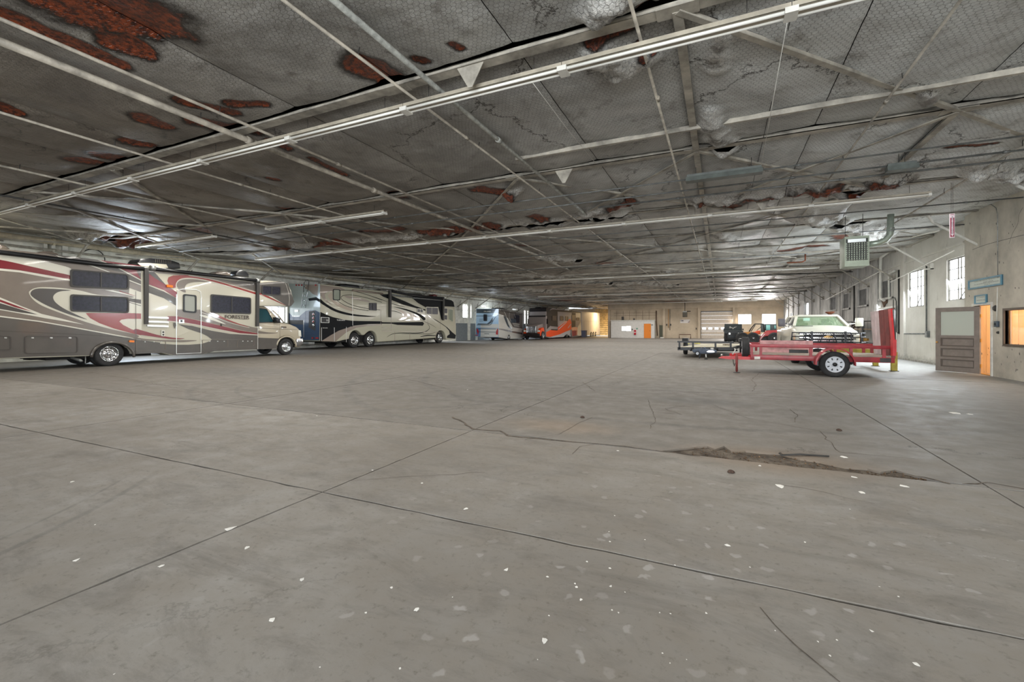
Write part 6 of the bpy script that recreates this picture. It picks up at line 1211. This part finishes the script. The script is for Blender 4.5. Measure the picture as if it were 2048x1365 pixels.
MB().span(T(-.9, .1, .4), T(.9, 5.7, .95)).build('chassis', M_under, pk)
hd = MB(); hd.grid([[T(x*w_, y, z+.05*(1-(x/1.0)**2)) for x in (-1, -.7, -.35, 0, .35, .7, 1)] for y, z, w_ in ((.03, 1.13, .8), (.1, 1.2, .84), (.5, 1.3, .86), (1.15, 1.42, .86))]); hd.build('hood', M_tr, pk)
rf = [T(-.685, 1.85, 1.82), T(.685, 1.85, 1.82), T(.7, 4.0, 1.84), T(-.7, 4.0, 1.84)]; ba = [T(-.87, 1.15, 1.42), T(.87, 1.15, 1.42), T(.9, 4.3, 1.42), T(-.9, 4.3, 1.42)]
MB().prism([p+Vector((0, 0, -.01)) for p in [T(-.7, 1.78, 1.8), T(.7, 1.78, 1.8), T(.72, 4.05, 1.8), T(-.72, 4.05, 1.8)]], (0, 0, .1)).build('roof', M_tr, pk, bevel=.04, fix=True)
for i in range(4): MB().bar(ba[i], rf[i]+Vector((0, 0, -.0)), .09, .09).build('roof_pillar', M_tr, pk)
for s_ in (-1, 1): MB().bar(T(s_*.9, 2.75, 1.42), T(s_*.7, 2.75, 1.82), .09, .06).build('roof_pillar', M_tr, pk)
M_wg = mat('windshield_glass', (150, 176, 140), .05, alpha=.42, spec=.8)
MB().add([ba[0], ba[1], rf[1], rf[0]], [(0, 1, 2, 3)]).build('windshield', M_wg, pk); MB().add([ba[3], ba[2], rf[2], rf[3]], [(0, 1, 2, 3)]).build('rear_window', M_wg, pk)
for i, j in ((0, 3), (1, 2)): MB().add([ba[i], ba[j], rf[j], rf[i]], [(0, 1, 2, 3)]).build('side_window', mat('tinted_glass', (24, 28, 34), .06, spec=.8), pk)
M_seat = mat('seat_grey', (104, 104, 86), .8)
for x in (-.42, .42): MB().prism([T(x-.25, 2.5, 1.1), T(x-.25, 2.7, 1.1), T(x-.25, 2.8, 1.55), T(x-.25, 2.65, 1.58)], (.5, 0, 0)).build('seat_back', M_seat, pk, bevel=.04, fix=True); MB().span(T(x-.13, 2.66, 1.58), T(x+.13, 2.78, 1.74)).build('headrest', M_seat, pk, bevel=.03)
MB().span(T(-.82, 1.35, 1.36), T(.82, 1.75, 1.47)).build('dashboard', M_seat, pk, bevel=.03); MB().tube([T(.38+.19*math.cos(a_), 1.85+.06*math.sin(a_), 1.5+.17*math.sin(a_)) for a_ in [2*PI*k/16 for k in range(16)]], .016, 6, True).build('steering_wheel', M_blk, pk)
q = PY(y0+1.55).p(1612.5, 639); MB().span(q+Vector((-.1, 0, -.06)), q+Vector((.12, .01, .05))).build('window_sticker', mat('mint_sticker', (176, 214, 196), .5), pk)
for a, b in (((1590, 652.8), (1626, 652.2)), ((1648, 652.5), (1674, 657.5)), ((1666, 653), (1672, 656.5))): MB().tube([PY(y0+1.02).p(*a), PY(y0+.9 if b[1] < 655 else y0+.7).p(*b)], .012, 6).build('wiper', M_blk, pk)
MB().span(T(-.86, -.03, .76), T(.86, .06, 1.19)).build('grille', M_black, pk)
for z in (.88, .99, 1.12): MB().span(T(-.84, -.06, z), T(.84, -.02, z+.035)).build('grille_bar', M_chrome, pk)
for s_ in (-1, 1):
    for z in (.82, .99): MB().span(T(s_*.88-.1 if s_ > 0 else -.96, -.05, z), T(.96 if s_ > 0 else -.7, .0, z+.13)).build('headlight', mat('lamp_lens', (226, 226, 214)), pk, bevel=.02)
    MB().span(T(s_*.985, .05, .84), T(s_*.965, .3, 1.08)).build('side_marker', mat('pale_amber', (226, 170, 110), .3), pk)
q = PY(y0-.1).p; em = [(1000, 590), (1045, 582), (1052, 570), (1110, 572), (1112, 584), (1162, 588), (1168, 612), (1118, 616), (1112, 640), (1050, 640), (1048, 618), (998, 612)]
plate(PY(y0-.1), em, 0, .03, mat('gold_emblem', (178, 142, 84), .35, .5), pk, 'bow_tie_emblem', K7, bevel=.004)
plate(PY(y0-.12), [(1052, 548), (1128, 548), (1128, 572), (1052, 572)], .0, .02, M_white, pk, 'front_tag', K7)
MB().span(T(-1.0, -.2, .45), T(1.0, .05, .72)).build('bumper', M_chrome, pk, bevel=.04)
g_ = MB(); PGd = PY(y0-.28); G = lambda x, y: PGd.p(*K7([(x, y)])[0])
for x in (780, 1405): g_.bar(G(x, 498), G(x, 740)+Vector((0, 0, -.35)), .07, .03, (0, 1, 0))
for y in (517, 702, 640): g_.tube([G(680, y), G(1500, y)], .014, 8)
for q in ([(1005, 520), (930, 700)], [(1180, 520), (1245, 700)], [(1105, 645), (1105, 735)]): g_.tube([G(*q[0]), G(*q[1])], .018, 8)
for q in ([(680, 517), (660, 560), (662, 690), (780, 702)], [(1500, 517), (1512, 560), (1508, 690), (1405, 702)]): g_.tube([G(*a) for a in q], .022, 8)
for y in (517, 588, 660): g_.tube([G(680, y), G(420, y), T(-1.05, .1, G(420, y).z)], .018, 8)
for y in (530, 605, 705): g_.tube([G(1500, y), G(1690, y), T(1.16, .1, G(1690, y).z)], .018, 8)
g_.tube([G(415, 505), G(400, 660)], .018, 8); g_.tube([G(1690, 520), G(1695, 715)], .018, 8); g_.build('grille_guard', M_gg, pk)
ex = MB()
for k in range(22): p = G(690+k*37, 530); ex.bar(p, p+Vector((.05, 0, -.05)), .012, .012); p = G(690+k*37, 610); ex.bar(p, p+Vector((.05, 0, -.05)), .012, .012)
ex.build('expanded_mesh', M_lt, pk, kind='stuff')
for s_ in (-1, 1):
    q = T(s_*1.27, 1.35, 1.42); m_ = mat('mirror_grey', (96, 92, 98), .4) if s_ < 0 else M_tr
    MB().span((q.x-.12, q.y-.05, q.z), (q.x+.12, q.y+.08, q.z+.32)).build('mirror', m_, pk, bevel=.03); MB().bar(T(s_*.9, 1.4, 1.5), (q.x-s_*.1, q.y, q.z+.12), .04, .04).build('mirror_arm', m_, pk)
for y in (.95, 4.45):
    for s_ in (-1, 1): wheel(pk, T(s_*.86, y, .4), .4, .26, (s_, 0, 0), 'alloy')
# rusty funnel on a pole behind the truck
p = PY(26.2).p(1660, 640); t = thing('funnel_lamp', (p.x, 26.2, 0), 'rusty cone-shaped funnel on thin pole rising behind the white truck cab', 'funnel')
zt = PY(26.2).p(1660, 624).z; zl = PY(26.2).p(1660, 630.5).z
MB().lathe([(.0, zt-.01), (.19, zt), (.2, zt-.03), (.03, zl), (0, zl)], (p.x, 26.2, 0), (0, 0, 1), 14, False).build('cone', M_rust, t); MB().tube([(p.x, 26.2, .03), (p.x, 26.2, zl)], .02, 8).build('pole', M_dark, t); MB().lathe([(0, 0), (.2, 0), (.2, .03), (.03, .04)], (p.x, 26.2, 0), (0, 0, 1), 12).build('base', M_dark, t)
# steel shelving with odds and ends by the right wall
sh = thing('steel_shelf', (6.6, 28, 0), 'dark steel shelf rack against the right wall between truck and ramp', 'shelf'); PS_ = PX(6.85, -1); W_ = lambda u, v: PS_.p(u, v)
za = [W_(1720, v).z for v in (643, 658, 684)]; ya, yb_ = W_(1745, 650).y, W_(1703, 650).y
for y in (ya, yb_, (ya+yb_)/2):
    for x in (6.45, 6.95): MB().span((x-.03, y-.03, 0), (x+.03, y+.03, za[0])).build('post', M_dark, sh)
for z in za: MB().span((6.42, ya, z-.04), (6.98, yb_, z)).build('shelf_board', mat('shelf_wood', (150, 126, 96), .8, var=.3) if z == za[1] else M_dark, sh)
MB().bar((6.4, ya+.2, za[0]), (6.4, (ya+yb_)/2, za[1]), .03, .03).build('diagonal_brace', M_dark, sh)
for u, v, s_, c3, lb in ((1722, 658, .28, (96, 70, 52), 'rusty brown machine part heaped on the middle shelf by the right wall'), (1737, 684, .22, (196, 146, 70), 'orange-yellow tool heap on the lowest shelf of the dark rack')):
    p = Vector((6.72, W_(u, v).y+.45, [z for z in za if abs(z-W_(u, v).z) < .3][0]+.001)); t = MB()
    for k in range(7): t.box((p.x+rnd.uniform(-.12, .12), p.y+rnd.uniform(-s_*1.6, s_*1.6), p.z+.11+.01*k), (s_*.6, s_*.9, .12), Matrix.Rotation(rnd.random()*3, 3, 'Z'))
    o = t.build('machine_part', mat('part%d' % u, c3, .8, var=.4, sc=12)); tag(o, lb, 'machine part')
# ---------------------------------------------------------------- black off-roader with a galloping horse on its cover
K10 = K(12.8, 1440, 610); QJ = PY(49.5); jb = thing('offroad_car', (QJ.p(1467, 670).x, 51, 0), 'black boxy off-road car with white galloping horse on its cover', 'car'); M_jb = mat('jeep_black', (38, 46, 52), .4, var=.2); M_jg = mat('cover_grey', (72, 80, 80), .6, var=.15)
zj = lambda y: QJ.p(*K10([(300, y)])[0]).z
plate(QJ, [(110, 660), (600, 660), (600, 900), (560, 930), (200, 930), (105, 900)], -3.4, 0, M_jb, jb, 'body', K10, bevel=.08)
plate(PY(50.3), [(118, 490), (560, 490), (568, 665), (112, 665)], -2.0, 0, M_jg, jb, 'windshield_cover', K10, bevel=.04)
plate(PY(50.25), [(232, 582), (250, 556), (262, 542), (268, 560), (300, 578), (335, 592), (372, 570), (425, 558), (428, 566), (392, 580), (372, 590), (352, 604), (330, 628), (318, 626), (328, 606), (300, 600), (275, 592), (255, 606), (244, 604), (252, 590)], 0.02, .05, M_white, jb, 'horse_emblem', K10)
plate(QJ, [(88, 600), (130, 600), (130, 690), (88, 690)], -.6, -.3, M_jb, jb, 'mirror', K10); plate(QJ, [(575, 610), (612, 610), (608, 655), (580, 655)], -.6, -.4, M_jb, jb, 'mirror', K10)
for x in (245, 480): plate(QJ, [(x-22, 715), (x+22, 715), (x+22, 765), (x-22, 765)], 0, .05, M_lt, jb, 'headlight', K10, r=.8)
for k in range(6): x = 300+k*24; plate(QJ, [(x-6, 715), (x+6, 715), (x+6, 800), (x-6, 800)], 0.01, .03, M_black, jb, 'grille_slot', K10)
plate(QJ, [(120, 850), (600, 850), (600, 890), (120, 890)], .05, .2, M_black, jb, 'bumper', K10); plate(QJ, [(110, 690), (220, 690), (190, 720), (110, 730)], .0, .3, M_jb, jb, 'fender', K10); plate(QJ, [(500, 690), (605, 690), (605, 730), (530, 720)], .0, .3, M_jb, jb, 'fender', K10)
for x in (150, 540):
    c_ = QJ.p(*K10([(x, 800)])[0])
    for dy in (.2, 2.8): wheel(jb, (c_.x, 49.5+dy, .42), .42, .28, (-1 if x < 300 else 1, 0, 0), 'dark')
# red machine with open black cab and boom
QR = PY(43.4); lo = thing('loader', (QR.p(1528, 670).x, 44, 0), 'red loader with black open cab frame, orange seat and sloping boom', 'loader'); M_lr = vmat('loader_red', (158, 48, 50), .35); M_os = mat('orange_seat', (226, 84, 44), .6)
def pr(q, d, w, m_, nm, pl=QR): plate(PY(pl.c+d), q, -w, 0, m_, lo, nm, K10, bevel=.02)
pr([(960, 905), (1080, 760), (1190, 668), (1240, 655), (1492, 648), (1495, 780), (1330, 800), (1160, 806), (1110, 830), (1010, 960)], 0, .3, M_lr, 'boom'); pr([(1000, 900), (1120, 760), (1160, 740), (1040, 900)], -.04, .04, M_pkw, 'boom_cylinder')
pr([(820, 760), (1100, 800), (1470, 790), (1480, 960), (960, 960), (830, 930)], .25, 1.5, M_jb, 'chassis'); pr([(600, 700), (760, 690), (800, 740), (760, 800), (640, 780)], .5, .8, mat('dull_orange', (176, 118, 52), .5), 'engine_cover')
pr([(1050, 495), (1150, 495), (1150, 700), (1060, 700)], .6, .6, M_jg, 'seat_frame'); pr([(1150, 492), (1450, 492), (1450, 655), (1160, 660)], .8, 1.2, M_jg, 'cab_box'); pr([(1175, 515), (1285, 515), (1285, 650), (1175, 650)], .78, .02, mat('teal_pane', (130, 190, 184), .2), 'cab_window')
pr([(1390, 530), (1425, 530), (1425, 610), (1395, 610)], .78, .02, mat('teal_pane', (130, 190, 184)), 'cab_window')
pr([(850, 690), (880, 700), (960, 665), (1035, 660), (1035, 755), (850, 750)], .5, .5, M_os, 'seat')
for d in (.3, 1.5):
    MB().tube([PY(43.4+d).p(*q) for q in K10([(745, 690), (800, 600), (890, 492), (1110, 490), (1140, 700)])], .045, 8).build('cab_frame', M_black, lo)
MB().tube([PY(43.9).p(*q) for q in K10([(790, 690), (905, 510)])], .035, 6).build('cab_frame', M_black, lo); MB().tube([PY(43.9).p(*q) for q in K10([(940, 660), (1060, 560)])], .025, 6).build('cab_brace', M_black, lo)
for x, y in ((520, 860), (790, 840), (1330, 880)):
    c_ = QR.p(*K10([(x+60, y)])[0]); wheel(lo, (c_.x, 43.5, .5), .5, .36, (0, -1, 0), 'dark'); wheel(lo, (c_.x, 45.1, .5), .5, .36, (0, 1, 0), 'dark')
# ---------------------------------------------------------------- things on and before the far wall
QF = PY(YF-1.4); F_ = lambda u, v: QF.p(u, v)
t = thing('unit_heater', F_(1369, 634), 'small dark unit heater high on the far wall left of garage door', 'heater')
a, b = F_(1365, 634.5), F_(1374, 624.5); MB().span(a, (b.x, a.y+.7, b.z)).build('cabinet', mat('dark_green_metal', (84, 78, 64), .5), t, bevel=.03); MB().span((a.x+.03, a.y-.04, b.z-.02), (b.x-.03, a.y+.5, b.z+.12)).build('top_cap', M_gal, t)
for k in range(5): z = a.z+.12+k*.12; MB().span((a.x+.05, a.y-.03, z), (b.x-.05, a.y, z+.04)).build('louvre', M_dark, t)
MB().tube([((a.x+b.x)/2, a.y+.3, b.z), ((a.x+b.x)/2, a.y+.3, HC-.1)], .04, 6).build('hanger_rod', M_dark, t)
pipe([(b.x, a.y+.3, b.z+.1), (F_(1381, 623).x, a.y+.3, b.z+.1)], .06, M_dark, 'short dark flue stub right of the small far heater', 'flue_stub')
QW = PY(YF); t = thing('banner', QW.p(1370, 643, .03), 'torn white banner with grey lettering on the far wall under the heater', 'banner')
plate(QW, [(1360.5, 640), (1379, 639.2), (1380.5, 640), (1377, 646.8), (1360.5, 646.6)], .01, .03, mat('banner_white', (216, 210, 206), .7), t, 'banner_sheet'); plate(QW, [(1375, 646), (1379.5, 641), (1379, 645.5)], .03, .04, mat('banner_fold', (150, 140, 140), .7), t, 'banner_fold')
text(QW, 'CBM', 1363.8, 642, 2.6, M_ink, t, wpx=6, d=.04, bold=.03)
t = thing('guard_rail', QW.p(1370, 676), 'low brown pipe guard rail standing before the far wall', 'rail'); q0, q1 = F_(1358.5, 677), F_(1381.5, 677); zt_ = F_(1370, 669.5).z
MB().tube([(q0.x, q0.y, 0), (q0.x, q0.y, zt_), (q1.x, q0.y, zt_), (q1.x, q0.y, 0)], .05, 8).build('rail_tube', mat('rail_brown', (88, 60, 46), .6), t)
t = thing('fire_extinguisher', PB.p(1270, 670), 'red fire extinguisher board on the white booth beside the orange door', 'extinguisher'); a, b = PB.p(1268, 669.5), PB.p(1272.2, 660.5)
MB().tube([((a.x+b.x)/2, a.y-.14, a.z), ((a.x+b.x)/2, a.y-.14, b.z-.2)], (b.x-a.x)*.42, 12).build('cylinder', mat('ext_red', (206, 40, 60), .4), t); MB().span((a.x, a.y-.05, a.z-.05), (b.x, a.y-.02, b.z)).build('backing_board', mat('ext_red', (206, 40, 60)), t); MB().span(((a.x+b.x)/2-.05, a.y-.2, b.z-.2), ((a.x+b.x)/2+.05, a.y-.08, b.z-.08)).build('valve', M_black, t)
plate(PB, [(1267.7, 664.5), (1272, 664.3), (1272, 665.8), (1267.7, 666)], .22, .26, M_white, t, 'white_label')
for (u0, v0, u1, v1), c3, lb, nm in (((1272.5, 656.5, 1275.5, 659), (90, 150, 130), 'small green notice above the fire extinguisher', 'notice'), ((1302.8, 649.5, 1305.6, 651), (50, 70, 66), 'small dark notice right of the orange door', 'notice'), ((1263.5, 658, 1265.5, 660.5), (60, 60, 60), 'small dark box right of the booth window', 'notice')):
    a, b = PB.p(u0, v1), PB.p(u1, v0); o = MB().span((a.x, a.y-.05, a.z), (b.x, a.y-.003, b.z)).build(nm, mat('notice%d' % u0, c3, .6)); tag(o, lb, 'notice')
zc = bz(641.8)+.08
for u, w, h, lb in ((1244.5, .28, .5, 'dark box pair standing on the white booth roof'), (1267.3, .2, .24, 'small dark lump on the white booth roof above extinguisher')):
    x = bx(u); o = MB().span((x-w/2, yb+.2, zc), (x+w/2, yb+.5, zc+h)).build('roof_box', M_dark, bevel=.02); tag(o, lb, 'box')
a = F_(1324, 676); o = MB().span((a.x-.25, a.y, 0), (a.x+.2, a.y+.4, .14)).build('floor_block', M_white, bevel=.02); tag(o, 'white block on the floor at the foot of the dark far doorway', 'block')
pipe([QW.p(1337, 619, .06), QW.p(1337, 656, .06)], .04, mat('ochre', (186, 140, 84), .6), 'ochre vertical pipe on the far wall left part', 'wall_pipe'); pipe([QW.p(1340, 619, .06), QW.p(1340, 661, .06)], .03, M_conduit, 'thin grey conduit beside the ochre pipe on far wall', 'wall_conduit', 'conduit')
pipe([QW.p(1313, 622, .08), QW.p(1313, 640, .08), QW.p(1315, 672, .08)], .06, mat('brown_pipe', (96, 74, 60), .6), 'brown drain pipe between the booth and dark doorway', 'wall_pipe')
for u, v, lb in ((1341.5, 650, 'dark switch high beside the ochre pipe'), (1333.5, 650, 'dark box left of the ochre pipe'), (1392.5, 657.8, 'dark switch box left of the garage door')): q = QW.p(u, v); o = MB().span((q.x-.06, YF-.06, q.z-.12), (q.x+.06, YF-.003, q.z+.12)).build('switch_box', M_dark); tag(o, lb, 'switch')
